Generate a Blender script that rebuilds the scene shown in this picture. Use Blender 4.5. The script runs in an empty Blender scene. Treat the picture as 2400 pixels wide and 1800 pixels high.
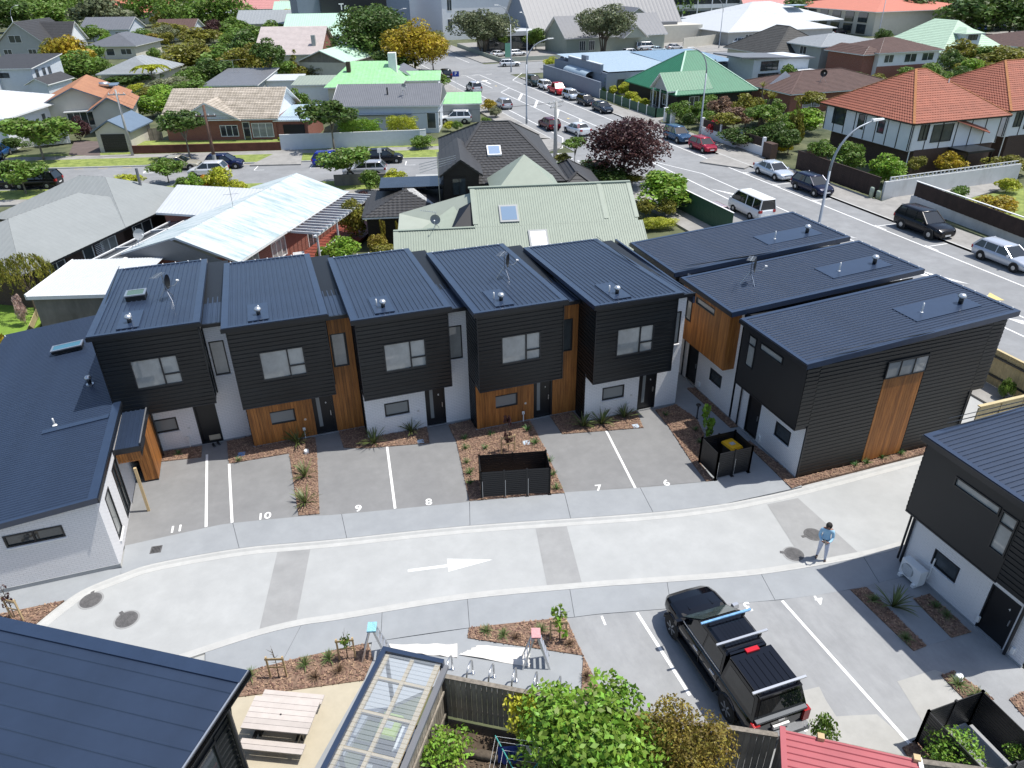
import bpy, math, random
import numpy as np
from mathutils import Vector, Matrix
random.seed(7)
S = bpy.context.scene
COL = S.collection
PI = math.pi
# ------------------------------------------------------------------ camera
F, H = 1715.0, 19.2                       # focal length in photo pixels, camera height in metres
PITCH = math.atan(F / 2972.0); ROLL = -math.atan(41 / 2972.0); YAW = -math.radians(18.2)
_r = Matrix.Rotation(YAW, 3, 'Z')
_up0 = Vector((0, math.sin(PITCH), math.cos(PITCH))); _rt0 = Vector((1, 0, 0))
FW = _r @ Vector((0, math.cos(PITCH), -math.sin(PITCH)))
RT = _r @ (_rt0 * math.cos(ROLL) + _up0 * math.sin(ROLL))
UP = _r @ (-_rt0 * math.sin(ROLL) + _up0 * math.cos(ROLL))
CAM = Vector((0, 0, H))
cd = bpy.data.cameras.new('camera'); co = bpy.data.objects.new('camera', cd); COL.objects.link(co)
cd.sensor_width = 36; cd.lens = 36 * F / 2400; cd.clip_start = 0.3; cd.clip_end = 4000
m3 = Matrix((RT, UP, -FW)).transposed(); co.matrix_world = Matrix.Translation(CAM) @ m3.to_4x4()
S.camera = co
# ------------------------------------------------------------------ sky, sun, exposure
SUN = Vector((0.42, -0.097, 1)).normalized()
w = bpy.data.worlds.new('World'); S.world = w; w.use_nodes = True
nt = w.node_tree; bg = nt.nodes['Background']; sk = nt.nodes.new('ShaderNodeTexSky'); sk.sky_type = 'NISHITA'
sk.sun_disc = False; sk.sun_elevation = math.asin(SUN.z); sk.sun_rotation = math.atan2(SUN.x, SUN.y); sk.air_density = 1.0; sk.dust_density = 1.2
nt.links.new(sk.outputs[0], bg.inputs[0]); bg.inputs[1].default_value = 0.15
sl = bpy.data.lights.new('sun', 'SUN'); sl.energy = 4.6; sl.angle = math.radians(0.55); sl.color = (1, 0.965, 0.91)
so = bpy.data.objects.new('sun', sl); COL.objects.link(so); so.rotation_euler = SUN.to_track_quat('Z', 'Y').to_euler(); so.location = (40, -20, 60)
vs = S.view_settings; vs.view_transform = 'Standard'; vs.look = 'None'; vs.exposure = 0.2; vs.gamma = 1; vs.use_curve_mapping = False
S.render.engine = 'CYCLES'
S.cycles.max_bounces = 6; S.cycles.transparent_max_bounces = 8

def at(u, v, z=0.0):
    """ground (or height z) point that photo pixel (u, v) stands on"""
    d = FW * F + RT * (u - 1200) + UP * (900 - v)
    return CAM + d * ((z - H) / d.z)
def onp(u, v, ax, val):
    d = FW * F + RT * (u - 1200) + UP * (900 - v)
    return CAM + d * ((val - CAM[ax]) / d[ax])
# ------------------------------------------------------------------ mesh helpers
class MB:
    def __init__(s): s.v = []; s.f = []
    def add(s, vs, fs):
        n = len(s.v); s.v += [tuple(p) for p in vs]; s.f += [tuple(i + n for i in f) for f in fs]; return s
    def poly(s, pts): return s.add(pts, [tuple(range(len(pts)))])
    def hexa(s, p): return s.add(p, [(3, 2, 1, 0), (4, 5, 6, 7), (0, 1, 5, 4), (1, 2, 6, 5), (2, 3, 7, 6), (3, 0, 4, 7)])
    def box(s, x0, y0, z0, x1, y1, z1):
        return s.hexa([(x0, y0, z0), (x1, y0, z0), (x1, y1, z0), (x0, y1, z0), (x0, y0, z1), (x1, y0, z1), (x1, y1, z1), (x0, y1, z1)])
    def prism(s, pts, z0, z1):
        a = sum(pts[i][0] * pts[(i + 1) % len(pts)][1] - pts[(i + 1) % len(pts)][0] * pts[i][1] for i in range(len(pts)))
        if a < 0: pts = pts[::-1]
        n = len(pts); v = [(p[0], p[1], z0) for p in pts] + [(p[0], p[1], z1) for p in pts]
        return s.add(v, [tuple(range(n))[::-1], tuple(range(n, 2 * n))] + [(i, (i + 1) % n, n + (i + 1) % n, n + i) for i in range(n)])
    def tube(s, pts, r, n=8, cap=True):
        pts = [Vector(p) for p in pts]; k = len(pts); rs = r if isinstance(r, (list, tuple)) else [r] * k
        vs = []; a = None
        for i, p in enumerate(pts):
            t = (pts[min(i + 1, k - 1)] - pts[max(i - 1, 0)]).normalized()
            if a is None: a = t.orthogonal().normalized()
            else:
                a = a - t * a.dot(t); a = a.normalized() if a.length > 1e-6 else t.orthogonal().normalized()
            b = t.cross(a)
            vs += [p + (a * math.cos(2 * PI * j / n) + b * math.sin(2 * PI * j / n)) * rs[i] for j in range(n)]
        fs = [(i * n + j, i * n + (j + 1) % n, (i + 1) * n + (j + 1) % n, (i + 1) * n + j) for i in range(k - 1) for j in range(n)]
        if cap: fs += [tuple(range(n))[::-1], tuple(range((k - 1) * n, k * n))]
        return s.add(vs, fs)
    def lathe(s, prof, c=(0, 0, 0), n=16, ax='z'):
        vs = []
        for r, z in prof:
            for j in range(n):
                x, y = r * math.cos(2 * PI * j / n), r * math.sin(2 * PI * j / n)
                q = {'z': (x, y, z), 'x': (z, x, y), 'y': (y, z, x)}[ax]
                vs.append((q[0] + c[0], q[1] + c[1], q[2] + c[2]))
        k = len(prof)
        fs = [(i * n + j, i * n + (j + 1) % n, (i + 1) * n + (j + 1) % n, (i + 1) * n + j) for i in range(k - 1) for j in range(n)]
        fs += [tuple(range(n))[::-1], tuple(range((k - 1) * n, k * n))]
        return s.add(vs, fs)
    def beam(s, a, b, w, h, up=(0, 0, 1)):
        a = Vector(a); b = Vector(b); t = (b - a).normalized(); sd = t.cross(Vector(up))
        sd = sd.normalized() if sd.length > 1e-5 else t.orthogonal().normalized(); u = sd.cross(t)
        sd = sd * w / 2; u = u * h / 2
        return s.hexa([a - sd - u, a + sd - u, b + sd - u, b - sd - u, a - sd + u, a + sd + u, b + sd + u, b - sd + u])
    def mesh(s, name, smooth=False):
        m = bpy.data.meshes.new(name); m.from_pydata(s.v, [], s.f)
        if smooth: m.polygons.foreach_set('use_smooth', [True] * len(m.polygons))
        m.update(); return m
    def obj(s, name, mat, par=None, smooth=False, kind=None):
        return link(name, s.mesh(name, smooth), mat, par, kind)
def link(name, me, mat, par=None, kind=None):
    o = bpy.data.objects.new(name, me); COL.objects.link(o)
    if mat is not None and not me.materials: me.materials.append(mat)
    elif mat is not None and me.materials[0] is not mat:
        o.material_slots[0].link = 'OBJECT'; o.material_slots[0].material = mat
    if par is not None: o.parent = par
    if kind: o['kind'] = kind
    return o
def tag(o, label, cat, group=None):
    o['label'] = label; o['category'] = cat
    if group: o['group'] = group
    return o
def thing(name, label, cat, loc=(0, 0, 0), rz=0.0, group=None):
    o = bpy.data.objects.new(name, None); COL.objects.link(o); o.empty_display_size = 0.3
    o.location = loc; o.rotation_euler = (0, 0, rz); return tag(o, label, cat, group)
KIDS = {}
def kids(o): return [c for c in bpy.data.objects if c.parent is o]
def copy_tree(o, par=None, src=None):
    c = o.copy(); COL.objects.link(c); c.parent = par
    for ch in src[o.name]: copy_tree(ch, c, src)
    return c
def kidmap(o, d=None):
    d = {} if d is None else d
    d[o.name] = list(o.children); [kidmap(c, d) for c in o.children]; return d
# ------------------------------------------------------------------ materials
def M(name, col, rough=0.6, var=0.0, scale=3.0, bump=0.0, bscale=40.0, metal=0.0, spec=0.5, orand=0.0, island=0.0, col2=None, stretch=None, detail=6.0, trans=0.0):
    m = bpy.data.materials.new(name); m.use_nodes = True; n = m.node_tree.nodes; l = m.node_tree.links; b = n['Principled BSDF']
    b.inputs['Roughness'].default_value = rough; b.inputs['Metallic'].default_value = metal; b.inputs['Specular IOR Level'].default_value = spec
    c4 = (*col, 1); b.inputs['Base Color'].default_value = c4
    tc = n.new('ShaderNodeTexCoord'); mp = n.new('ShaderNodeMapping'); l.new(tc.outputs['Object'], mp.inputs[0])
    if stretch: mp.inputs['Scale'].default_value = stretch
    out = None
    if var or col2:
        tx = n.new('ShaderNodeTexNoise'); tx.inputs['Scale'].default_value = scale; tx.inputs['Detail'].default_value = detail; tx.inputs['Roughness'].default_value = 0.65
        l.new(mp.outputs[0], tx.inputs['Vector'])
        rp = n.new('ShaderNodeValToRGB'); l.new(tx.outputs[0], rp.inputs[0])
        rp.color_ramp.elements[0].position = 0.3; rp.color_ramp.elements[1].position = 0.7
        lo = tuple(x * (1 - var) for x in col); hi = tuple(min(1, x * (1 + var)) for x in (col2 or col))
        rp.color_ramp.elements[0].color = (*lo, 1); rp.color_ramp.elements[1].color = (*hi, 1); out = rp.outputs[0]
    for amt, kind in ((orand, 0), (island, 1)):
        if amt:
            src = n.new('ShaderNodeObjectInfo').outputs['Random'] if kind == 0 else n.new('ShaderNodeNewGeometry').outputs['Random Per Island']
            mr = n.new('ShaderNodeMapRange'); l.new(src, mr.inputs[0]); mr.inputs[3].default_value = 1 - amt; mr.inputs[4].default_value = 1 + amt
            hs = n.new('ShaderNodeHueSaturation'); l.new(mr.outputs[0], hs.inputs['Value'])
            if out: l.new(out, hs.inputs['Color'])
            else: hs.inputs['Color'].default_value = c4
            if kind == 1 and amt > 0.2:
                m2 = n.new('ShaderNodeMapRange'); l.new(src, m2.inputs[0]); m2.inputs[3].default_value = 0.475; m2.inputs[4].default_value = 0.515; l.new(m2.outputs[0], hs.inputs['Hue'])
            out = hs.outputs[0]
    if out: l.new(out, b.inputs['Base Color'])
    if bump:
        t2 = n.new('ShaderNodeTexNoise'); t2.inputs['Scale'].default_value = bscale; t2.inputs['Detail'].default_value = 4; l.new(mp.outputs[0], t2.inputs['Vector'])
        bp = n.new('ShaderNodeBump'); bp.inputs['Strength'].default_value = bump; bp.inputs['Distance'].default_value = 0.02
        l.new(t2.outputs[0], bp.inputs['Height']); l.new(bp.outputs[0], b.inputs['Normal'])
    if trans:
        td = n.new('ShaderNodeBsdfTranslucent'); mx = n.new('ShaderNodeMixShader'); mx.inputs[0].default_value = trans
        if out: l.new(out, td.inputs[0])
        else: td.inputs[0].default_value = c4
        l.new(b.outputs[0], mx.inputs[1]); l.new(td.outputs[0], mx.inputs[2]); l.new(mx.outputs[0], n['Material Output'].inputs[0])
    return m
def brickmat(name, c1, c2, mortar, bump=0.4, sx=1.0):
    m = M(name, c1, 0.75); n = m.node_tree.nodes; l = m.node_tree.links; b = n['Principled BSDF']
    tc = n.new('ShaderNodeTexCoord'); sp = n.new('ShaderNodeSeparateXYZ'); l.new(tc.outputs['Object'], sp.inputs[0])
    ad = n.new('ShaderNodeMath'); l.new(sp.outputs[0], ad.inputs[0]); l.new(sp.outputs[1], ad.inputs[1]); cb = n.new('ShaderNodeCombineXYZ')
    l.new(ad.outputs[0], cb.inputs[0]); l.new(sp.outputs[2], cb.inputs[1])
    t = n.new('ShaderNodeTexBrick'); l.new(cb.outputs[0], t.inputs['Vector']); t.inputs['Scale'].default_value = 1.0 * sx
    t.inputs['Brick Width'].default_value = 0.24; t.inputs['Row Height'].default_value = 0.086; t.inputs['Mortar Size'].default_value = 0.009; t.inputs['Bias'].default_value = -0.2
    t.inputs['Color1'].default_value = (*c1, 1); t.inputs['Color2'].default_value = (*c2, 1); t.inputs['Mortar'].default_value = (*mortar, 1)
    l.new(t.outputs[0], b.inputs['Base Color']); bp = n.new('ShaderNodeBump'); bp.inputs['Strength'].default_value = bump; bp.inputs['Distance'].default_value = 0.012; bp.invert = True
    l.new(t.outputs['Fac'], bp.inputs['Height']); l.new(bp.outputs[0], b.inputs['Normal']); return m
def wavebump(m, scale, strength=0.5, axis='X', dist=0.02, prof='SIN'):
    n = m.node_tree.nodes; l = m.node_tree.links; tc = n.new('ShaderNodeTexCoord'); t = n.new('ShaderNodeTexWave'); t.wave_profile = prof
    t.bands_direction = axis; t.inputs['Scale'].default_value = scale; l.new(tc.outputs['Object'], t.inputs[0])
    bp = n.new('ShaderNodeBump'); bp.inputs['Strength'].default_value = strength; bp.inputs['Distance'].default_value = dist; l.new(t.outputs['Fac'], bp.inputs['Height'])
    l.new(bp.outputs[0], n['Principled BSDF'].inputs['Normal']); return m
def stained(m, dark, scale, lo=0.45, hi=0.75, stretch=(1, 1, 1), amt=0.6):
    """a second, larger layer of stains over a material's colour"""
    n = m.node_tree.nodes; l = m.node_tree.links; b = n['Principled BSDF']; src = b.inputs['Base Color'].links[0].from_socket if b.inputs['Base Color'].links else None
    tc = n.new('ShaderNodeTexCoord'); mp = n.new('ShaderNodeMapping'); mp.inputs['Scale'].default_value = stretch; l.new(tc.outputs['Object'], mp.inputs[0])
    t = n.new('ShaderNodeTexNoise'); t.inputs['Scale'].default_value = scale; t.inputs['Detail'].default_value = 8; t.inputs['Roughness'].default_value = 0.7; l.new(mp.outputs[0], t.inputs['Vector'])
    mr = n.new('ShaderNodeMapRange'); l.new(t.outputs[0], mr.inputs[0]); mr.inputs[1].default_value = lo; mr.inputs[2].default_value = hi; mr.inputs[4].default_value = amt
    mx = n.new('ShaderNodeMix'); mx.data_type = 'RGBA'; l.new(mr.outputs[0], mx.inputs[0])
    if src: l.new(src, mx.inputs[6])
    else: mx.inputs[6].default_value = b.inputs['Base Color'].default_value
    mx.inputs[7].default_value = (*dark, 1); l.new(mx.outputs[2], b.inputs['Base Color']); return m

m_conc = stained(M('driveway_concrete', (0.40, 0.408, 0.40), 0.8, 0.07, 1.2, 0.15, 30), (0.335, 0.342, 0.338), 0.35, 0.4, 0.75, (1, 1, 1), 0.8)
m_conc2 = stained(M('grey_concrete', (0.295, 0.31, 0.32), 0.8, 0.06, 1.5, 0.12, 30), (0.235, 0.25, 0.262), 0.5)
m_concd = stained(M('patch_concrete', (0.30, 0.302, 0.296), 0.8, 0.1, 1.3, 0.15, 30), (0.25, 0.252, 0.25), 0.9)
m_kerb = M('kerb_concrete', (0.45, 0.45, 0.43), 0.8, 0.08, 2, 0.1, 30)
m_bay = stained(M('bay_surface', (0.225, 0.226, 0.224), 0.85, 0.08, 2.0, 0.25, 90), (0.168, 0.169, 0.17), 0.6, 0.4, 0.75, (1, 1, 1), 0.7)
m_bay2 = stained(M('lower_bay_concrete', (0.30, 0.306, 0.308), 0.8, 0.08, 1.5, 0.2, 50), (0.205, 0.21, 0.215), 0.8, 0.45, 0.7, (1.0, 0.35, 1), 0.7)
m_bay3 = M('pale_concrete', (0.37, 0.365, 0.34), 0.8, 0.08, 2, 0.2, 50)
m_tan = M('tan_paving', (0.45, 0.40, 0.30), 0.85, 0.06, 3, 0.1, 60)
m_asph = stained(M('asphalt', (0.255, 0.26, 0.262), 0.9, 0.12, 1.0, 0.3, 60), (0.195, 0.198, 0.20), 0.15, 0.42, 0.7, (1, 1, 1), 0.8)
m_foot = stained(M('footpath_concrete', (0.30, 0.29, 0.27), 0.9, 0.15, 1.0, 0.2, 30), (0.16, 0.155, 0.145), 0.4)
m_white = M('road_paint', (0.80, 0.80, 0.78), 0.7, 0.05, 8)
m_yellow = M('yellow_paint', (0.65, 0.50, 0.20), 0.7, 0.1, 8)
m_grass = M('grass', (0.15, 0.21, 0.04), 0.95, 0.3, 1.2, 0.6, 60, col2=(0.24, 0.28, 0.07))
m_earth = M('garden_ground', (0.055, 0.085, 0.03), 0.95, 0.45, 0.3, 0.5, 20, col2=(0.11, 0.115, 0.06))
m_soil = M('soil', (0.085, 0.062, 0.042), 0.95, 0.4, 3, 0.6, 30)
m_mulch = M('mulch', (0.15, 0.095, 0.065), 0.95, 0.5, 9, 0.9, 45, col2=(0.23, 0.15, 0.105))
m_chip = M('wood_chip', (0.27, 0.17, 0.115), 0.9, island=0.55)
m_wbrick = brickmat('white_painted_brick', (0.78, 0.77, 0.77), (0.74, 0.735, 0.735), (0.62, 0.62, 0.62), 0.5)
m_dark = M('dark_weatherboard', (0.0085, 0.011, 0.013), 0.45, 0.15, 2, orand=0.16)
m_darkp = M('dark_panel', (0.008, 0.010, 0.0125), 0.5, 0.1, 2)
m_trim = M('black_trim', (0.010, 0.012, 0.016), 0.35)
m_roof = M('sky_tinted_navy_steel', (0.020, 0.033, 0.062), 0.38, 0.12, 0.8, spec=0.7)  # dark navy steel, with the blue sky reflection mixed into its base colour
m_flash = M('sky_tinted_navy_flashing', (0.021, 0.036, 0.070), 0.32, 0.1, 2, 0.2, 4, spec=0.8)  # matched to the roof colour, its painted sky blue included
m_cedar = M('cedar_board', (0.30, 0.105, 0.022), 0.55, 0.25, 2.0, stretch=(6, 6, 0.5), orand=0.25, col2=(0.37, 0.15, 0.035))
m_timber = M('pale_timber', (0.50, 0.37, 0.20), 0.7, 0.15, 3, stretch=(1, 1, 0.3))
m_newfence = M('new_pine_fence', (0.55, 0.45, 0.25), 0.75, 0.12, 3, orand=0.1)
m_oldfence = M('weathered_fence', (0.24, 0.21, 0.17), 0.9, 0.4, 3, 0.3, 20, stretch=(3, 3, 0.6), orand=0.25)
m_pane = M('window_pane', (0.30, 0.31, 0.30), 0.04, 0.25, 0.9, spec=0.8)
m_paned = M('dark_window_pane', (0.045, 0.055, 0.06), 0.04, 0.4, 0.8, spec=0.9)
m_frost = M('frosted_pane', (0.21, 0.225, 0.225), 0.25, spec=0.5)
m_frame = M('black_frame', (0.008, 0.010, 0.013), 0.4)
m_wframe = M('white_frame', (0.78, 0.78, 0.76), 0.5)
m_door = M('black_door', (0.006, 0.007, 0.009), 0.4)
m_steel = M('galvanised_steel', (0.55, 0.56, 0.57), 0.3, 0.1, 5, metal=0.85)
m_alum = M('aluminium', (0.62, 0.63, 0.64), 0.35, metal=0.8)
m_wpaint = M('white_paint', (0.80, 0.80, 0.78), 0.6, 0.05, 3)
m_black = M('black_steel', (0.007, 0.008, 0.010), 0.42)
m_rubber = M('rubber', (0.012, 0.012, 0.012), 0.85)
m_iron = stained(M('cast_iron', (0.10, 0.098, 0.098), 0.7, 0.2, 9, 0.8, 30), (0.16, 0.155, 0.15), 4)
m_bark = M('bark', (0.12, 0.095, 0.07), 0.95, 0.4, 4, 0.6, 14, stretch=(2, 2, 0.5))
m_paleb = M('pale_bark', (0.21, 0.185, 0.15), 0.95, 0.35, 4, 0.6, 14)
# ================================================================== ground, roads, paving
def W2(pts, z=0.0): return [tuple(at(u, v, z)[:2]) for u, v in pts]
def sheet(name, pts, z, mat, kind='structure', par=None):
    return MB().poly([(p[0], p[1], z) for p in pts]).obj(name, mat, par, kind=kind)
def slab(name, pts, z0, z1, mat, kind='structure', par=None):
    return MB().prism(list(pts), z0, z1).obj(name, mat, par, kind=kind)
def lerpv(poly, u):
    for (a, b), (c, d) in zip(poly, poly[1:]):
        if a <= u <= c: return b + (d - b) * (u - a) / (c - a)
    return poly[0][1] if u < poly[0][0] else poly[-1][1]
def smooth(poly, n=6):
    out = []
    for i in range(len(poly) - 1):
        p0, p1, p2, p3 = [Vector((*poly[max(0, min(len(poly) - 1, i + k))], 0)) for k in (-1, 0, 1, 2)]
        for j in range(n):
            t = j / n
            q = 0.5 * ((2 * p1) + (-p0 + p2) * t + (2 * p0 - 5 * p1 + 4 * p2 - p3) * t * t + (-p0 + 3 * p1 - 3 * p2 + p3) * t ** 3)
            out.append((q.x, q.y))
    return out + [poly[-1]]
sheet('ground', [(-1500, -300), (1500, -300), (1500, 2600), (-1500, 2600)], -0.15, m_earth)
sheet('main_road', [(34.6, -60), (49.2, -60), (49.2, 700), (34.6, 700)], -0.10, m_asph)
sheet('cross_road', [(49.1, 148), (330, 148), (330, 166), (49.1, 166)], -0.104, m_asph)
ss = lambda t, s: (19.0 + t * math.cos(math.radians(165)) - s * math.sin(math.radians(165)), 83.2 + t * math.sin(math.radians(165)) - s * math.cos(math.radians(165)) * -1)
_e = Vector((math.cos(math.radians(165.3)), math.sin(math.radians(165.3)))); _n = Vector((_e.y, -_e.x))   # along the side street, and towards its far side
SS = lambda t, s: tuple(Vector((19.0, 83.35)) + _e * t + _n * s)
sheet('side_street', [(36, SS(-17, 0)[1] + 1.0), SS(0, 0), SS(130, 0), SS(130, -9.3), SS(0, -9.3), (36, SS(-17, -9.3)[1] - 1)], -0.096, m_asph)
def kerbed(name, pts, mat, z=0.03): return slab(name, pts, -0.16, z, mat)
# footpaths beside the main road
kerbed('footpath', [(49.2, -60), (52.4, -60), (52.4, 142), (49.2, 142)], m_foot)
kerbed('footpath', [(49.2, 168), (53, 168), (53, 420), (49.2, 420)], m_foot)
kerbed('footpath', [(31.9, -60), (34.6, -60), (34.6, 69), (31.9, 69)], m_foot)
kerbed('footpath', [(31.6, 88), (34.6, 88), (34.6, 420), (31.6, 420)], m_foot)
for (x0, x1, y0, y1) in ((49.2, 49.38, -60, 142), (34.42, 34.6, -60, 69), (34.42, 34.6, 88, 420)): kerbed('kerb', [(x0, y0), (x1, y0), (x1, y1), (x0, y1)], m_kerb, 0.036)
# side street: kerb, grass verge, footpath, second verge
for a, b in ((-2, 24.5), (32.5, 130)): slab('grass_verge', [SS(a, 0.2), SS(b, 0.2), SS(b, 4.0), SS(a, 4.0)], -0.16, 0.03, m_grass)
slab('driveway_crossing', [SS(24.5, 0.2), SS(32.5, 0.2), SS(30.5, 4.4), SS(26, 4.4)], -0.16, 0.026, m_foot)
slab('footpath', [SS(-8, 4.0), SS(130, 4.0), SS(130, 5.9), SS(-8, 5.9)], -0.16, 0.02, m_foot)
slab('grass_verge', [SS(-4, 5.9), SS(130, 5.9), SS(130, 7.2), SS(-4, 7.2)], -0.16, 0.03, m_grass)
slab('kerb', [SS(-2, 0), SS(130, 0), SS(130, 0.2), SS(-2, 0.2)], -0.16, 0.022, m_kerb)
slab('grass_verge', [SS(6, -12.8), SS(130, -12.8), SS(130, -9.3), SS(6, -9.3)], -0.16, 0.03, m_grass)
slab('footpath', [SS(-8, -14.6), SS(130, -14.6), SS(130, -12.8), SS(-8, -12.8)], -0.16, 0.02, m_foot)
slab('corner_footpath', [(34.6, 88), (29, 91.5), SS(-8, 5.9), SS(-8, 0.2), (29.5, 81.2), (33.5, 82.6), (34.6, 84.5)], -0.16, 0.03, m_foot)
slab('driveway', W2([(585, 388), (705, 385), (712, 345), (690, 300), (655, 300), (660, 352)]), -0.16, 0.034, m_foot)
slab('driveway', W2([(175, 330), (235, 332), (235, 365), (160, 365)]), -0.16, 0.034, M('dark_drive', (0.13, 0.10, 0.09), 0.9, 0.2, 1))
slab('driveway', W2([(975, 410), (1030, 409), (1040, 440), (965, 440)]), -0.16, 0.04, m_conc)
slab('forecourt', W2([(1440, 265), (1540, 240), (1590, 268), (1500, 296)]), -0.16, 0.034, m_foot)
slab('driveway', W2([(1640, 380), (1760, 330), (1870, 330), (1745, 395)]), -0.16, 0.034, m_foot)
slab('driveway', W2([(2060, 475), (2160, 440), (2330, 425), (2370, 435), (2160, 500)]), -0.16, 0.034, m_foot)
slab('car_park', [(56, 166.5), (150, 166.5), (150, 215), (56, 215)], -0.16, -0.08, m_foot)
sheet('car_park', [(150, 120), (260, 120), (260, 178), (150, 178)], -0.1, m_foot)
def stripe(a, b, wd, z, mat=m_white, name='road_marking'):
    a = Vector(a[:2]); b = Vector(b[:2]); n = (b - a).normalized(); n = Vector((-n.y, n.x)) * wd / 2
    return sheet(name, [a + n, b + n, b - n, a - n], z, mat)
RZ = -0.094
stripe((47.0, -40), (47.0, 140), 0.13, RZ); stripe((36.4, -40), (36.4, 66), 0.13, RZ); stripe((36.3, 88.5), (36.3, 178), 0.13, RZ); stripe((47.0, 170), (47.0, 260), 0.13, RZ)
# flush median with diagonal bars, tapering down the hill
def mark(pts, name='road_marking', z=RZ): return sheet(name, pts, z, m_white)
stripe((43.3, 95), (43.4, 150), 0.13, RZ); stripe((40.6, 95), (40.5, 127), 0.13, RZ); stripe((40.5, 127), (43.3, 131), 0.13, RZ)
stripe((43.3, 95), (43.0, 82), 0.12, RZ); stripe((40.6, 95), (40.6, 82), 0.12, RZ)
for y in (96, 104.5, 113.5, 121): mark([(40.7, y - 3.2), (43.2, y + 2.4), (43.2, y + 3.4), (40.7, y - 2.2)])
stripe((40.5, 132), (40.5, 149), 0.12, RZ); stripe((40.5, 149), (43.4, 150), 0.12, RZ)
P1 = at(1520, 374); P2 = at(1640, 395); P3 = at(2200, 690); P4 = at(2400, 770)
stripe((P1.x, P1.y), (40.2, 54), 0.13, RZ); stripe((40.2, 54), (40.6, -30), 0.13, RZ); stripe((P1.x, P1.y), (43.0, 66.5), 0.12, RZ); stripe((43.0, 66.5), (42.8, 40), 0.12, RZ); stripe((42.8, 40), (41.6, -30), 0.12, RZ)
for a, b, c in (((1665, 440), (1745, 461), (1725, 452)), ((1905, 528), (2012, 556), (1930, 541)), ((2125, 622), (2275, 663), (2150, 640)), ((2360, 742), (2400, 748), (2400, 757))):
    mark([tuple(at(*p)[:2]) for p in (a, b, c)])
for p in ((2075, 525), (2195, 572), (1752, 402), (1822, 430), (1917, 467), (1645, 361)):
    q = at(*p); stripe((46.95 + 0.25, q.y - 1.0), (47.2, q.y + .3), 0.1, RZ + .001); stripe((47.2, q.y), (49.1, q.y), 0.1, RZ + .002)
for p in ((2325, 691),): q = at(*p); mark([(q.x - .9, q.y - .3), (q.x + .2, q.y - .8), (q.x + .4, q.y + .5)]).material_slots[0].material = m_yellow
for y in (88, 100, 134, 142): stripe((41.9, y), (41.9, y + .6), 0.3, RZ + .001, m_yellow)
mark([(41.6, 137), (41.9, 137), (41.9, 140.5), (42.6, 141.5), (42.3, 142.3), (41.0, 141.2), (41.6, 140.5)])
stripe((47.0, 140), (52, 149), 0.14, RZ); stripe((36.3, 88.5), (34.0, 83), 0.13, RZ); stripe((34.0, 83), (31, 81.6), 0.13, RZ)
for k in range(5): stripe((34.2 - .4 * k, 71.5 + 2 * k), (34.0 - .4 * k, 72.5 + 2 * k), 0.22, RZ + .002)
for k in range(4): stripe((37 + 2.6 * k, 150), (38.2 + 2.6 * k, 150), 0.2, RZ + .002)
for px in ((335, 402), (335, 404), (595, 397), (727, 392), (950, 385)):
    q = at(*px); stripe((q.x, q.y), (q.x - _e.x * 1.1, q.y - _e.y * 1.1), 0.1, -0.09); stripe((q.x, q.y), (q.x + _n.x * 1.9, q.y + _n.y * 1.9), 0.1, -0.0895)
for k in range(26): stripe(SS(8 + k * 2.6, -0.35), SS(9 + k * 2.6, -0.35), 0.09, -0.09, m_yellow)

# ------------------------------------------------------------------ the townhouse site
sheet('shared_driveway', [(-24, 15), (-9, 17), (9, 14.8), (20, 13), (34.6, 12), (34.6, 28), (-24, 28)], -0.08, m_conc)
UT = [(292, 1279), (482, 1237), (545, 1226), (700, 1211), (800, 1205), (1092, 1177), (1323, 1154), (1500, 1143), (1675, 1127)]
UB = [(282, 1346), (353, 1322), (470, 1299), (588, 1281), (700, 1271), (800, 1262), (1092, 1232), (1500, 1203), (1671, 1184), (1762, 1168), (1884, 1141)]
LB = [(420, 1550), (588, 1495), (700, 1467), (800, 1452), (1092, 1405), (1400, 1376), (1500, 1369), (1780, 1347), (2024, 1306), (2132, 1279), (2300, 1235)]
LT = [(480, 1600), (575, 1575), (700, 1542), (872, 1505), (1100, 1471), (1327, 1448), (1400, 1439), (1490, 1432), (1829, 1405), (1992, 1381), (2120, 1350), (2300, 1300)]
UTs, UBs, LBs, LTs = [smooth(p) for p in (UT, UB, LB, LT)]
def strip(name, A, B, joints, mat, z):
    root = None
    for (a0, b0), (a1, b1) in zip(joints, joints[1:]):
        n = 9; ua = [a0 + 1.0 + (a1 - a0 - 1.0) * i / n for i in range(n + 1)]; ub = [b0 + 1.0 + (b1 - b0 - 1.0) * i / n for i in range(n + 1)]
        pts = [(u, lerpv(A, u)) for u in ua] + [(u, lerpv(B, u)) for u in ub][::-1]
        o = slab(name if root is None else 'slab', W2(pts), -0.16, z, mat, 'structure' if root is None else None, root); root = root or o
strip('parking_footpath', UTs, UBs, [(292, 282), (545, 560), (800, 812), (1100, 1101), (1322, 1337), (1500, 1530), (1674, 1690)], m_conc2, 0.0)
strip('lower_footpath', LBs, LTs, [(480, 480), (705, 660), (895, 892), (1095, 1100), (1335, 1346), (1563, 1573), (1784, 1816), (2024, 2060), (2300, 2300)], m_conc2, 0.0)
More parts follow.
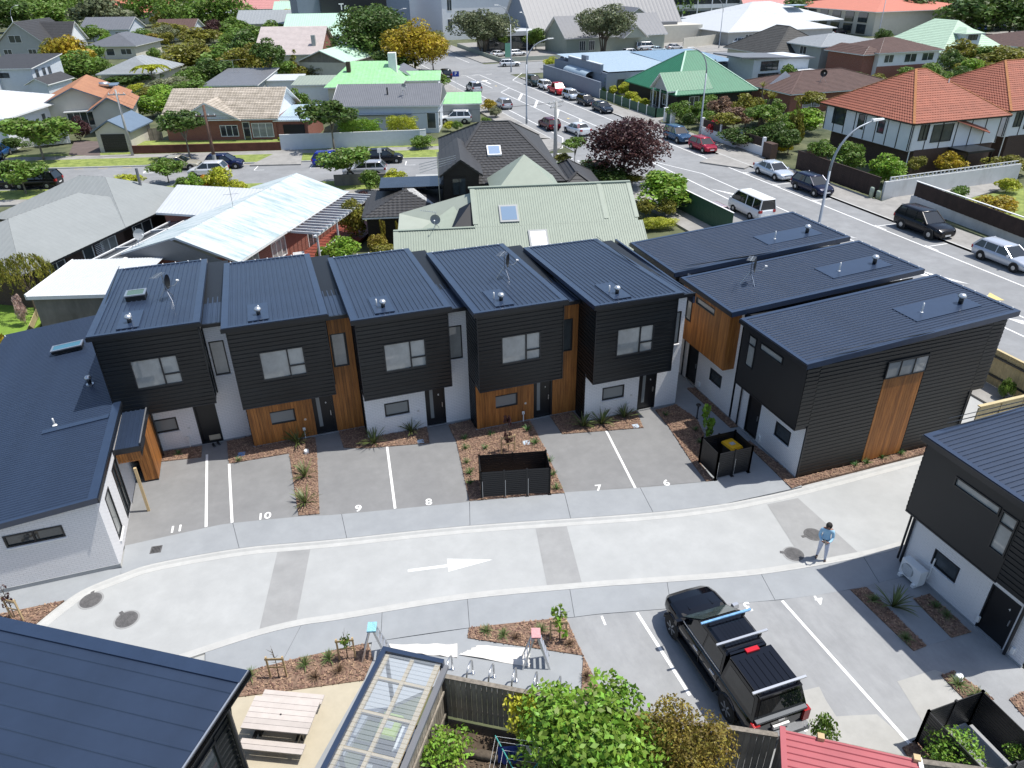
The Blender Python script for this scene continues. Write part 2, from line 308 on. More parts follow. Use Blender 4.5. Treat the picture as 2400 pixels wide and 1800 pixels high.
def kerbline(line, side, wd=0.32):
    P = [Vector(q) for q in W2(line)]; v = []; f = []
    for i, p in enumerate(P):
        t = (P[min(i + 1, len(P) - 1)] - P[max(i - 1, 0)]).normalized(); n = Vector((-t.y, t.x)) * side
        for o, z in ((0.012, -0.16), (0.012, 0.0), (0.10, 0.002), (0.17, -0.062), (0.36, -0.073), (0.36, -0.16)):
            q = p + n * o; v.append((q.x, q.y, z))
    for i in range(len(P) - 1): f += [(6 * i + j, 6 * i + j + 1, 6 * i + j + 7, 6 * i + j + 6) for j in range(5)]
    return MB().add(v, f).obj('driveway_kerb', m_kerb, kind='structure')
kerbline(smooth([(84, 1463), (137, 1420), (196, 1381)] + UB + [(2168, 1066)]), -1); kerbline(LBs, 1)
# concrete bands across the driveway
for q in ([(652, 1285), (729, 1279), (693, 1463), (605, 1487)], [(1254, 1232), (1327, 1228), (1366, 1375), (1284, 1381)], [(1798, 1182), (1870, 1167), (2024, 1306), (1890, 1326)]):
    sheet('concrete_band', W2(q, -0.075), -0.0745, m_concd)
slab('side_paving', W2([(285, 1331), (282, 1348), (196, 1384), (151, 1409), (0, 1440), (-120, 1455), (-120, 1390)]), -0.16, -0.002, m_conc2)
HF = [(-7.8, 31.3), (-2.7, 31.3), (-2.7, 30.3), (2.4, 30.3), (2.4, 29.2), (7.4, 29.2), (7.4, 28.2), (12.4, 28.2), (12.4, 27.1), (16.6, 27.1)]
slab('parking_bays', [(-7.7, 24)] + W2(UTs) + W2([(1655, 1129), (1624, 1083), (1570, 1000), (1540, 962)]) + HF[::-1], -0.16, -0.004, m_bay)
slab('entry_path', [(17.35, 27)] + W2([(1586, 951), (1632, 984), (1648, 1020), (1640, 1085), (1674, 1127), (1690, 1182), (1762, 1166), (1880, 1140), (1868, 1120)]) + [(19.3, 20), (19.3, 33), (17.3, 33)], -0.16, -0.008, m_conc2)
slab('parking_bays', W2([(1327, 1449), (1400, 1440), (1490, 1433), (1829, 1406), (1992, 1382), (2120, 1351)]) + [(19.7, 15), (19.7, 5), (13.5, 5), (7.6, 9.4)] + W2([(1405, 1622), (1367, 1537)]), -0.16, -0.004, m_bay2)
sheet('concrete_patch', W2([(1861, 1624), (1920, 1609), (1935, 1640), (1960, 1679), (2010, 1676), (2055, 1674), (2085, 1700), (2133, 1744), (2110, 1770), (1890, 1722)]), 0.0, m_bay3)
sheet('concrete_patch', W2([(2103, 1597), (2190, 1570), (2215, 1578), (2300, 1650), (2255, 1700), (2180, 1720)]), 0.0, m_bay3)
slab('unit_path', W2([(2036, 1378), (2136, 1404), (2232, 1496), (2175, 1513)]), -0.16, 0.002, m_conc2)
slab('bike_paving', W2([(872, 1505), (1100, 1472), (1096, 1496), (1367, 1537), (1362, 1632), (1240, 1640), (1035, 1600), (860, 1680), (770, 1830), (720, 1830), (853, 1595)]), -0.16, -0.002, m_conc2)
slab('courtyard_paving', W2([(540, 1636), (700, 1616), (853, 1595), (720, 1830), (560, 1850)]), -0.16, -0.004, m_tan)
sheet('back_garden_soil', [(-3, 4), (9, 4), (14, 2), (14, 8.5), (9, 9.5), (4.6, 12.3), (2.4, 13.7), (0.6, 11.2)], -0.1, m_soil)
# mulch beds: a raised bed and the loose chips on it
def inside(p, q):
    c = False
    for i in range(len(q)):
        (x1, y1), (x2, y2) = q[i], q[i - 1]
        if (y1 > p[1]) != (y2 > p[1]) and p[0] < (x2 - x1) * (p[1] - y1) / (y2 - y1) + x1: c = not c
    return c
def chips(q, dens, z, mat, rnd, s0=0.035, s1=0.10):
    mb = MB(); xs = [p[0] for p in q]; ys = [p[1] for p in q]
    for _ in range(int(dens * (max(xs) - min(xs)) * (max(ys) - min(ys)))):
        p = (rnd.uniform(min(xs), max(xs)), rnd.uniform(min(ys), max(ys)))
        if not inside(p, q): continue
        a = rnd.uniform(0, PI); l = rnd.uniform(s0, s1) / 2; b = rnd.uniform(0.012, 0.024); t1 = rnd.uniform(-.02, .03); t2 = rnd.uniform(-.01, .02)
        c, s = math.cos(a), math.sin(a); zz = z + 0.012 + rnd.uniform(0, .02)
        mb.add([(p[0] + c * l - s * b, p[1] + s * l + c * b, zz + t1), (p[0] - c * l - s * b, p[1] - s * l + c * b, zz - t1 * .3), (p[0] - c * l + s * b, p[1] - s * l - c * b, zz + t2), (p[0] + c * l + s * b, p[1] + s * l - c * b, zz)], [(0, 1, 2, 3)])
    return mb
BEDS = [[(356, 1063), (474, 1046), (472, 1072), (356, 1085)],
        [(532, 1036), (588, 1023), (597, 1047), (739, 1025), (743, 1061), (749, 1205), (700, 1209), (678, 1063), (537, 1087)],
        [(794, 1012), (852, 999), (864, 1027), (1000, 998), (1007, 1039), (910, 1047), (862, 1051), (806, 1050)],
        [(1051, 997), (1102, 985), (1118, 1009), (1242, 986), (1279, 1055), (1323, 1156), (1100, 1174), (1070, 1037)],
        [(1289, 975), (1341, 964), (1370, 993), (1490, 962), (1508, 1003), (1318, 1018)],
        [(1536, 962), (1584, 949), (1633, 982), (1650, 1018), (1640, 1085), (1672, 1125), (1655, 1129), (1622, 1085), (1568, 1002)],
        [(1610, 911), (1630, 909), (1731, 1000), (1712, 1003)],
        [(1759, 1036), (1868, 1121), (2180, 1046), (2178, 1060), (1890, 1133), (1855, 1145), (1745, 1037)],
        [(575, 1575), (700, 1543), (800, 1522), (864, 1508), (874, 1546), (853, 1595), (700, 1616), (545, 1636)],
        [(1099, 1472), (1325, 1448), (1367, 1537), (1096, 1496)], [(1367, 1537), (1408, 1620), (1362, 1632)],
        [(-60, 1450), (0, 1440), (151, 1408), (84, 1463), (0, 1510)],
        [(1993, 1383), (2031, 1377), (2171, 1514), (2141, 1526)], [(2141, 1404), (2178, 1392), (2275, 1482), (2229, 1495)],
        [(2205, 1584), (2236, 1573), (2330, 1640), (2270, 1650)], [(2114, 1753), (2178, 1724), (2260, 1800), (2150, 1810)], [(2365, 1640), (2400, 1620), (2400, 1680)]]
rnd = random.Random(3)
for q in BEDS:
    w2 = W2(q); b = slab('mulch_bed', w2, -0.16, 0.03, m_mulch)
    chips(w2, 190, 0.03, m_chip, rnd).obj('bark_chip', m_chip, b, kind='stuff')
# painted lines and numbers of the bays
for a, b in (((907, 1045), (926, 1192)), ((1421, 1010), (1489, 1144)), ((485, 1065), (483, 1235)), ((537, 1087), (544, 1225)), ((1493, 1436), (1617, 1630)), ((1833, 1408), (2133, 1744)), ((1660, 1424), (1890, 1714))):
    stripe(at(*a), at(*b), 0.105, 0.003, name='parking_line')
a, b, c = at(956, 1338, -.08), at(1050, 1326, -.08), at(1154, 1312, -.08)
stripe(a, b, 0.13, -0.0735, name='arrow_marking'); _q = at(1048, 1310, -.08); _p = at(1051, 1340, -.08)
sheet('arrow_marking', [tuple(_q[:2]), tuple(c[:2]), tuple(_p[:2])], -0.073, m_white)
def text(name, s, loc, rot, size, mat, par=None, kind=None, ext=0.0, align='CENTER'):
    cu = bpy.data.curves.new(name, 'FONT'); cu.body = s; cu.size = size; cu.align_x = align; cu.align_y = 'CENTER'; cu.extrude = ext; cu.offset = size * 0.02
    t = bpy.data.objects.new(name, cu); me = bpy.data.meshes.new_from_object(t); bpy.data.objects.remove(t)
    o = link(name, me, mat, par, kind); o.location = loc; o.rotation_euler = rot; return o
for s, u, v, r in (('11', 413, 1240, 0.06), ('10', 619, 1210, 0.03), ('9', 840, 1192, 0), ('8', 1005, 1177, -.04), ('7', 1403, 1144, -.1), ('6', 1562, 1132, -.12), ('1', 1414, 1453, PI + .0), ('3', 1752, 1421, PI - .0), ('4', 1919, 1405, PI - .0)):
    text('bay_number', s, at(u, v) + Vector((0, 0, 0.003)), (0, 0, r - 0.12), 0.56, m_white, kind='structure')
# drain covers
for i, (u, v, lab) in enumerate(((213, 1407, 'rusty round manhole cover near the white brick wall'), (297, 1452, 'grey round manhole cover in front of the dark roof'), (1861, 1299, 'round manhole cover touching the shadow of the standing person'), (1906, 1253, 'round manhole cover behind the standing person'))):
    p = at(u, v, -.08); t = thing('manhole_cover', lab, 'manhole', (p.x, p.y, -0.08), 0.5 * i, 'manhole covers in the driveway')
    MB().lathe([(0.36, -0.05), (0.36, 0.012), (0.30, 0.016)], n=28).obj('lid', m_iron, t); mb = MB()
    for k in range(-4, 5):
        h = math.sqrt(0.27 ** 2 - (k * .06) ** 2); mb.box(k * .06 - .012, -h, .016, k * .06 + .012, h, .024)
    mb.obj('tread_rib', m_iron, t); MB().lathe([(0.42, -0.05), (0.42, 0.008), (0.365, 0.008)], n=28).obj('rim', m_concd, t); MB().box(-.06, .36, 0, .06, .5, .014).obj('hinge', m_iron, t)
p = at(366, 1288); t = thing('drain_grate', 'small square iron grate in the path below bay 11', 'drain', (p.x, p.y, 0), -.1); MB().box(-.2, -.2, -.02, .2, .2, .004).obj('pit', m_black, t)
MB().box(-.2, -.2, 0, .2, -.17, .012).box(-.2, .17, 0, .2, .2, .012).box(-.2, -.17, 0, -.17, .17, .012).box(.17, -.17, 0, .2, .17, .012).obj('frame', m_iron, t)
for k in range(7): MB().box(-.15 + k * .05 - .012, -.17, .001, -.15 + k * .05 + .012, .17, .011).obj('bar', m_iron, t)
# ================================================================== townhouses
FRONT = lambda y0=0.0: (lambda s, z, d: (s, y0 - d, z))
def LEFT(x0): return lambda s, z, d: (x0 - d, s, z)
def RIGHT(x0): return lambda s, z, d: (x0 + d, s, z)
def BACK(y0): return lambda s, z, d: (s, y0 + d, z)
def wall(par, name, P, s0, s1, z0, z1, ops, mat, ztop=None, depth=0.09):
    """wall face with real openings and their reveals"""
    zt = ztop or (lambda s: z1); mb = MB()
    ss = sorted({s0, s1, *[o[i] for o in ops for i in (0, 1)]}); zs = sorted({z0, *[o[i] for o in ops for i in (2, 3)]})
    for a, b in zip(ss, ss[1:]):
        for i, z in enumerate(zs):
            last = i == len(zs) - 1; c = (a + b) / 2; zc = (z + (zs[i + 1] if not last else zt(c))) / 2
            if any(o[0] < c < o[1] and o[2] < zc < o[3] for o in ops): continue
            mb.poly([P(a, z, 0), P(b, z, 0), P(b, zt(b) if last else zs[i + 1], 0), P(a, zt(a) if last else zs[i + 1], 0)])
    for (a, b, c, d) in [o[:4] for o in ops]:
        for q in (((a, c), (b, c)), ((b, c), (b, d)), ((b, d), (a, d)), ((a, d), (a, c))):
            mb.poly([P(*q[0], 0), P(*q[1], 0), P(*q[1], -depth), P(*q[0], -depth)])
    return mb.obj(name, mat, par)
def hboards(par, P, s0, s1, z0, ztop, ops, pitch=0.185, mat=None, proud=0.028):
    """lapped weatherboards, each one an object"""
    mat = mat or m_dark; zt = ztop if callable(ztop) else (lambda s: ztop); z = z0; zmax = max(zt(s0), zt(s1))
    while z < zmax - 0.03:
        zb = z + pitch - 0.004; cuts = sorted([(o[0], o[1]) for o in ops if o[2] < zb - .03 and o[3] > z + .03]); a = s0; segs = []
        for c, d in cuts: segs.append((a, c)); a = d
        segs.append((a, s1))
        for a, b in segs:
            if b - a < 0.04: continue
            za, zb2 = min(zb, zt(a)), min(zb, zt(b))
            if za <= z + .01 and zb2 <= z + .01: continue
            za = max(za, z + .004); zb2 = max(zb2, z + .004)
            MB().hexa([P(a, z, 0), P(b, z, 0), P(b, z, .004), P(a, z, .004), P(a, za, 0), P(b, zb2, 0), P(b, zb2, proud), P(a, za, proud)]).obj('weatherboard', mat, par)
        z += pitch
def vboards(par, P, s0, s1, z0, z1, ops, pitch=0.14, mat=None):
    mat = mat or m_cedar; n = max(1, round((s1 - s0) / pitch)); pt = (s1 - s0) / n
    for i in range(n):
        a = s0 + i * pt + .005; b = a + pt - .01; c = (a + b) / 2; cuts = sorted([(o[2], o[3]) for o in ops if o[0] < c < o[1]]); z = z0; segs = []
        for u, v in cuts: segs.append((z, u)); z = v
        segs.append((z, z1))
        for u, v in segs:
            if v - u < .03: continue
            MB().hexa([P(a, u, 0), P(b, u, 0), P(b, u, .022), P(a, u, .022), P(a, v, 0), P(b, v, 0), P(b, v, .022), P(a, v, .022)]).obj('cedar_board', mat, par)
def window(par, P, op, vm=(), hm=(), pane=None, fmat=None, fw=0.05, out=0.02, dep=-0.06, name='window', sill=None):
    """frame with mullions; every pane is a piece of its own"""
    a, b, c, d = op[:4]; fmat = fmat or m_frame; pane = pane or m_pane
    bar = lambda mb, s0, s1, z0, z1, o=out: mb.hexa([P(s0, z0, dep), P(s1, z0, dep), P(s1, z0, o), P(s0, z0, o), P(s0, z1, dep), P(s1, z1, dep), P(s1, z1, o), P(s0, z1, o)])
    mb = MB(); bar(mb, a, b, c, c + fw); bar(mb, a, b, d - fw, d); bar(mb, a, a + fw, c + fw, d - fw); bar(mb, b - fw, b, c + fw, d - fw)
    for s in vm: bar(mb, s - fw / 2, s + fw / 2, c + fw, d - fw, out - .004)
    for z, s0, s1 in hm: bar(mb, s0 + fw / 2, s1 - fw / 2, z - fw / 2, z + fw / 2, out - .006)
    o = mb.obj(name, fmat, par); ss = [a + fw] + list(vm) + [b - fw]
    for s0, s1 in zip(ss, ss[1:]):
        zs = [c + fw] + [z for z, p, q in hm if p < (s0 + s1) / 2 < q] + [d - fw]
        for z0, z1 in zip(zs, zs[1:]): MB().poly([P(s0, z0, dep + .03), P(s1, z0, dep + .03), P(s1, z1, dep + .03), P(s0, z1, dep + .03)]).obj('pane', pane, o)
    if sill: bar(MB(), 0, 0, 0, 0); m = MB(); m.hexa([P(a - .03, c - .07, 0), P(b + .03, c - .07, 0), P(b + .03, c - .07, .07), P(a - .03, c - .07, .07), P(a - .03, c - .005, 0), P(b + .03, c - .005, 0), P(b + .03, c - .02, .07), P(a - .03, c - .02, .07)]); m.obj('sill', sill, o)
    return o
def steel_roof(par, x0, x1, y0, y1, zf, zb, pitch=0.2, sheetw=0.8, thick=0.03, rib=0.03, mat=None, name='roof_sheet', ribw=0.05):
    """ribbed steel sheets running front to back"""
    mat = mat or m_roof; n = max(1, round((x1 - x0) / sheetw)); wd = (x1 - x0) / n; nr = max(1, round(wd / pitch)); pt = wd / nr; prof = []
    for i in range(nr): prof += [(i * pt, 0), (i * pt + pt - ribw - .03, 0), (i * pt + pt - ribw - .012, rib), (i * pt + pt - .012, rib)]
    prof.append((wd, 0)); mb = MB(); k = len(prof)
    mb.add([(x, y0, zf + h) for x, h in prof] + [(x, y1, zb + h) for x, h in prof], [(i, i + 1, k + i + 1, k + i) for i in range(k - 1)])
    me = mb.mesh(name)
    for i in range(n): o = link(name, me, mat, par); o.location = (x0 + i * wd, 0, 0)
def flashing(par, x0, x1, y0, y1, zf, zb, h=0.045, wd=0.26, fr=0.14, drop=0.16, sides=(1, 1, 1, 1)):
    """smooth flashings over the edges of a ribbed roof and the black fascia below"""
    zz = lambda y: zf + (zb - zf) * (y - y0) / (y1 - y0)
    def strip(a, b, c, d, n='flashing'):
        mb = MB(); mb.hexa([(a, c, zz(c) - drop), (b, c, zz(c) - drop), (b, d, zz(d) - drop), (a, d, zz(d) - drop), (a, c, zz(c) + h), (b, c, zz(c) + h), (b, d, zz(d) + h), (a, d, zz(d) + h)]); mb.obj(n, m_flash, par)
    if sides[0]: strip(x0 - .02, x0 + wd, y0 - .02, y1 + .02)
    if sides[1]: strip(x1 - wd, x1 + .02, y0 - .02, y1 + .02)
    if sides[2]: strip(x0 + wd + .002, x1 - wd - .002, y0 - .02, y0 + fr)
    if sides[3]: strip(x0 + wd + .002, x1 - wd - .002, y1 - fr, y1 + .02)
    MB().box(x0 - .05, y0 - .06, zf - .17, x1 + .05, y0 - .025, zf + .01).obj('fascia', m_trim, par)
    mb = MB()
    for i in range(7): t = i / 6; mb.lathe([(.03, -.02), (.03, .05), (.012, .06)], (x0 + .3 + (x1 - x0 - .6) * t, y1 - .06, zb + .04), 8)
    mb.obj('ridge_screw', m_wpaint, par)
def door(par, P, op, number=None, glass=True):
    a, b, c, d = op; mb = MB(); q = lambda m, s0, s1, z0, z1, d0, d1: m.hexa([P(s0, z0, d0), P(s1, z0, d0), P(s1, z0, d1), P(s0, z0, d1), P(s0, z1, d0), P(s1, z1, d0), P(s1, z1, d1), P(s0, z1, d1)])
    q(mb, a, b, c, d, -.085, -.05); o = mb.obj('door', m_door, par)
    m = MB(); q(m, a, a + .05, c, d, -.08, .01); q(m, b - .05, b, c, d, -.08, .01); q(m, a + .05, b - .05, d - .05, d, -.08, .01); m.obj('door_frame', m_frame, o)
    if glass: m = MB(); q(m, a + .22, a + .38, c + .35, d - .1, -.05, -.044); m.obj('glass_panel', m_frost, o)
    m = MB(); q(m, b - .16, b - .13, c + .9, c + 1.15, -.05, -.0); m.obj('handle', m_steel, o); m = MB(); q(m, a, b, c - .05, c, -.08, .05); m.obj('threshold', m_alum, o)
    if number:
        p = Vector(P(b - .3, d - .45, -.04)); n = Vector(P(0, 0, 1)) - Vector(P(0, 0, 0)); text('door_number', number, p, (PI / 2, 0, math.atan2(n.x, -n.y)), 0.13, m_wpaint, o)
    return o
def vent(x, y, z, lab, s=1.0):
    t = thing('roof_vent', lab, 'vent', (x, y, z), 0, 'round roof vents')
    MB().lathe([(.16 * s, -.05), (.16 * s, .012), (.1 * s, .02)], n=14).obj('base_flange', m_alum, t); MB().lathe([(.085 * s, 0), (.085 * s, .27 * s)], n=14).obj('pipe', m_trim, t, True)
    MB().lathe([(.09 * s, .25 * s), (.145 * s, .27 * s), (.145 * s, .33 * s), (.10 * s, .40 * s), (.03 * s, .42 * s)], n=14).obj('cowl', m_alum, t, True)
def flue(x, y, z, lab, h=0.34):
    t = thing('vent_pipe', lab, 'pipe', (x, y, z), 0, 'white roof vent pipes')
    MB().lathe([(.1, -.05), (.1, .012), (.05, .05)], n=12).obj('boot', m_wpaint, t); MB().lathe([(.035, .02), (.035, h), (.02, h + .04)], n=10).obj('pipe', m_wpaint, t, True)
def dish(x, y, z, lab, face, s=1.0, yagi=True, col=None):
    t = thing('satellite_dish', lab, 'dish', (x, y, z), face)
    m = MB(); [m.beam((0, 0, .62 * s), (.42 * s * math.cos(a), .42 * s * math.sin(a), -.02), .025, .025) for a in (.5, 2.4, 4.4)]; m.obj('tripod', m_steel, t)
    MB().tube([(0, 0, .4 * s), (0, 0, 1.25 * s)], .02 * s, 8).obj('mast', m_steel, t)
    m = MB(); k = []
    for r, d in ((0.001, 0), (.14, .02), (.26, .06), (.33, .1)):
        k.append([(-.08 * s - d * s * .9, r * s * 1.0 * math.cos(q * PI / 9), .92 * s + r * s * math.sin(q * PI / 9) - d * s * .3) for q in range(18)])
    for a, b in zip(k, k[1:]): m.add(a + b, [(i, (i + 1) % 18, 18 + (i + 1) % 18, 18 + i) for i in range(18)])
    m.obj('reflector', col or m_black, t, True); m = MB(); m.tube([(-.08 * s, 0, .62 * s), (-.45 * s, 0, .72 * s), (-.62 * s, 0, .92 * s)], .012 * s, 6); m.obj('feed_arm', m_steel, t); MB().lathe([(.04 * s, -.05), (.05 * s, .05)], (-.62 * s, 0, .94 * s), 8, 'x').obj('receiver', m_wpaint, t)
    if yagi:
        m = MB().beam((0, -.1, 1.3 * s), (0, .95, 1.42 * s), .018, .018)
        for i in range(9): y = i * .115; m.beam((-.17, y, 1.31 * s + y * .125), (.17, y, 1.31 * s + y * .125), .011, .011)
        m.obj('aerial', m_alum, t)
    return t
# ------------------------------------------------------------------ the row facing the driveway
UX = [-7.72, -2.63, 2.45, 7.42, 12.47]; UY = [31.15, 30.12, 29.07, 28.03, 27.0]
ULAB = ['dark two storey townhouse with white lower wall and open door, leftmost of the row', 'dark townhouse with cedar lower wall behind bay 10',
        'dark two storey townhouse with white lower wall, behind bays 8 and 9', 'dark two storey townhouse with cedar lower wall, behind the slatted bin screen', 'dark townhouse with white lower wall, rightmost of the row of five']
for k in range(5):
    x0, yw = UX[k], UY[k]; cedar = k in (1, 3); wd = (UX[k + 1] - x0) if k < 4 else 4.95; bw = 3.95
    t = thing('townhouse', ULAB[k], 'house', (x0, yw, 0), 0, 'dark townhouses with coloured lower walls')
    yN = (UY[k - 1] - yw) if k else 9.5
    low = (.91, 2.05, 1.0, 1.69); dr = (2.83, 3.77, .07, 2.1); colw = (4.12, 4.74, 3.42, 5.08); bwn = (1.05, 2.9, 3.74, 5.12)
    Pf = FRONT(); core = MB(); core.box(.02, .1, -.15, wd - .002, 8.1, 5.86); core.obj('building_core', m_darkp, t)
    colmax = 5.92
    if cedar:
        wl = wall(t, 'lower_wall', Pf, 0.02, wd, 0, 2.6, [low, dr], m_darkp); vboards(wl, FRONT(.0), .03, bw, .06, 2.6, [low, dr], .135); vboards(wl, FRONT(.0), bw, wd - .01, .06, colmax, [dr, colw], .135)
        wall(t, 'upper_wall', FRONT(.002), bw, wd, 2.6, colmax, [colw], m_darkp)
    else:
        wall(t, 'lower_wall', Pf, 0.0, wd, 0, 2.62, [low, dr], m_wbrick); wall(t, 'upper_wall', Pf, bw, wd, 2.62, colmax, [colw], m_wbrick)
    MB().box(-.02, -.03, -.15, wd, .05, .055).obj('footing', m_conc2, t)
    window(t, Pf, low, pane=m_frost, fw=.06, sill=None if cedar else m_wbrick); window(t, Pf, colw, pane=m_pane if k != 3 else m_paned, fw=.05, sill=None if cedar else m_wbrick)
    if k == 0:   # open door: dark hall behind the frame
        m = MB(); a, b, c, d = dr; m.box(a, -.02, c, a + .06, .08, d); m.box(b - .06, -.02, c, b, .08, d); m.box(a + .06, -.02, d - .06, b - .06, .08, d); m.box(a, -.03, c - .04, b, .09, c + .03); o = m.obj('door_frame', m_frame, t)
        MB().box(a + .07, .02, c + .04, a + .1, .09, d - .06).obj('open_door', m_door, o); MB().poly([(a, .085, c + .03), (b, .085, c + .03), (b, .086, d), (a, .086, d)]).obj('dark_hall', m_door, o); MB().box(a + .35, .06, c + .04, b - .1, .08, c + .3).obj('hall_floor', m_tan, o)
    else: door(t, Pf, dr, {1: '9', 2: '8', 3: '7', 4: '6'}[k])
    # upper box, overhanging the entrance
    yb = -.85; bx = MB(); bx.box(.03, yb + .3, 2.56, bw - .03, 8.05, 6.0); o = bx.obj('upper_storey', m_darkp, t)
    wall(o, 'box_front', FRONT(yb + .03), 0.02, bw - .02, 2.55, 6.34, [bwn], m_darkp)
    hboards(o, FRONT(yb + .03), 0.0, bw, 2.55, 6.33, [bwn])
    zr = lambda y: 6.42 - (y + .95) * .05
    hboards(o, LEFT(.02), yb, min(yN + .6, 8.0) if k else 8.0, 2.55, lambda s: zr(s) - .08, [], mat=m_dark)
    if yN > .2 and k: hboards(t, LEFT(.02), .0, yN + .02, .08, 2.55, [])
    if k == 0: hboards(t, LEFT(.02), .0, 8.0, .08, 2.55, [])
    hboards(o, RIGHT(bw - .02), yb, 8.0 if k == 4 else .02, 2.55, lambda s: zr(s) - .08, [])
    MB().box(0.0, yb, 2.5, bw, .04, 2.552).obj('soffit', m_trim, o)
    MB().box(-.022, yb - .025, 2.52, .01, yb + .03, 6.3).obj('corner_trim', m_trim, o); MB().box(bw - .01, yb - .025, 2.52, bw + .022, yb + .03, 6.3).obj('corner_trim', m_trim, o)
    window(o, FRONT(yb + .03), bwn, vm=(2.21,), hm=((4.26, 2.21, 2.9),), pane=m_pane, fw=.055, out=.035)
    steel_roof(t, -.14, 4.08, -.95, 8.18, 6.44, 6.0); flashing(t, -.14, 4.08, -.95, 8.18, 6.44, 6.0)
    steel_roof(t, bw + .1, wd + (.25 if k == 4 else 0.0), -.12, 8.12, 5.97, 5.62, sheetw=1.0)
    MB().box(bw + .05, -.2, 5.83, wd + (.3 if k == 4 else 0), -.1, 5.99).obj('gutter', m_trim, t)
    if k == 4: MB().box(wd + .2, -.2, 5.5, wd + .3, 8.1, 5.9).obj('fascia', m_flash, t); wall(t, 'side_wall', RIGHT(wd), 0, 8, 0, 5.6, [], m_wbrick)
    MB().tube([(bw + .06, -.05, 5.9), (bw + .06, -.05, 2.7), (bw + .06, -.05, 2.6)], .035, 8).obj('downpipe', m_trim, t)
    m = MB(); m.lathe([(.06, -.01), (.06, .01)], (2.45, -.02, 1.0), 10, 'y'); m.obj('tap_plate', m_steel, t); m = MB(); m.box(2.3, -.1, .02, 2.34, -.06, .5); m.box(2.26, -.1, .45, 2.38, -.05, .6); m.obj('hose_post', m_wpaint, t)
    vent(x0 + 1.35, yw - .0, 6.44 - .04, ['silver roof vent beside the skylight of the leftmost townhouse', 'silver roof vent in front of a flat plate on the roof behind bay 10', 'silver vent beside a short white pipe on the roof behind bay 8', 'silver roof vent on the roof with the tall dish behind the slatted bin screen', 'silver roof vent on the rightmost roof of the row'][k])
    flue(x0 + (1.38 if k < 2 else 1.12), yw + .32, 6.42 - .05, ['small white pipe just behind the vent beside the skylight', 'small white pipe just behind the vent behind bay 10', 'short white pipe left of the vent on the roof behind bays 8 and 9', 'short white pipe left of the vent on the roof with the tall dish', 'short white pipe left of the vent on the rightmost roof of the row'][k])
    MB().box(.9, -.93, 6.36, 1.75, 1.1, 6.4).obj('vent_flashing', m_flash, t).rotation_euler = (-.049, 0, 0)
for o in [o for o in bpy.data.objects if o.name.startswith('vent_flashing')]: o.location.z = .058
# skylight on the leftmost roof and on the low roof
def skylight(x, y, z, lab, wx, wy, tilt, rz=0, h=.2, pane=None):
    t = thing('skylight', lab, 'skylight', (x, y, z), rz); t.rotation_euler = (tilt[0], tilt[1], rz)
    MB().box(-wx / 2, -wy / 2, -.05, wx / 2, wy / 2, h - .05).obj('kerb', m_black, t)
    MB().box(-wx / 2 - .03, -wy / 2 - .03, h - .05, wx / 2 + .03, -wy / 2 + .06, h).box(-wx / 2 - .03, wy / 2 - .06, h - .05, wx / 2 + .03, wy / 2 + .03, h).box(-wx / 2 - .03, -wy / 2 + .06, h - .05, -wx / 2 + .06, wy / 2 - .06, h).box(wx / 2 - .06, -wy / 2 + .06, h - .05, wx / 2 + .03, wy / 2 - .06, h).obj('frame', m_steel, t)
    MB().box(-wx / 2 + .06, -wy / 2 + .06, h - .05, wx / 2 - .06, wy / 2 - .06, h - .015).obj('pane', pane or M('green_tinted_pane', (0.07, 0.12, 0.07), 0.08, spec=.8), t)
skylight(-6.9 + .45, 34.4, 6.2, 'open square skylight with green glass on the leftmost townhouse roof', .8, .8, (-.05, 0), h=.34)
dish(-5.1, 33.7, 6.22, 'black satellite dish with aerial on the leftmost townhouse roof', 2.9, 1.0); dish(9.9, 31.0, 6.22, 'black satellite dish with aerial on the roof behind the slatted bin screen', 2.6, 1.0)
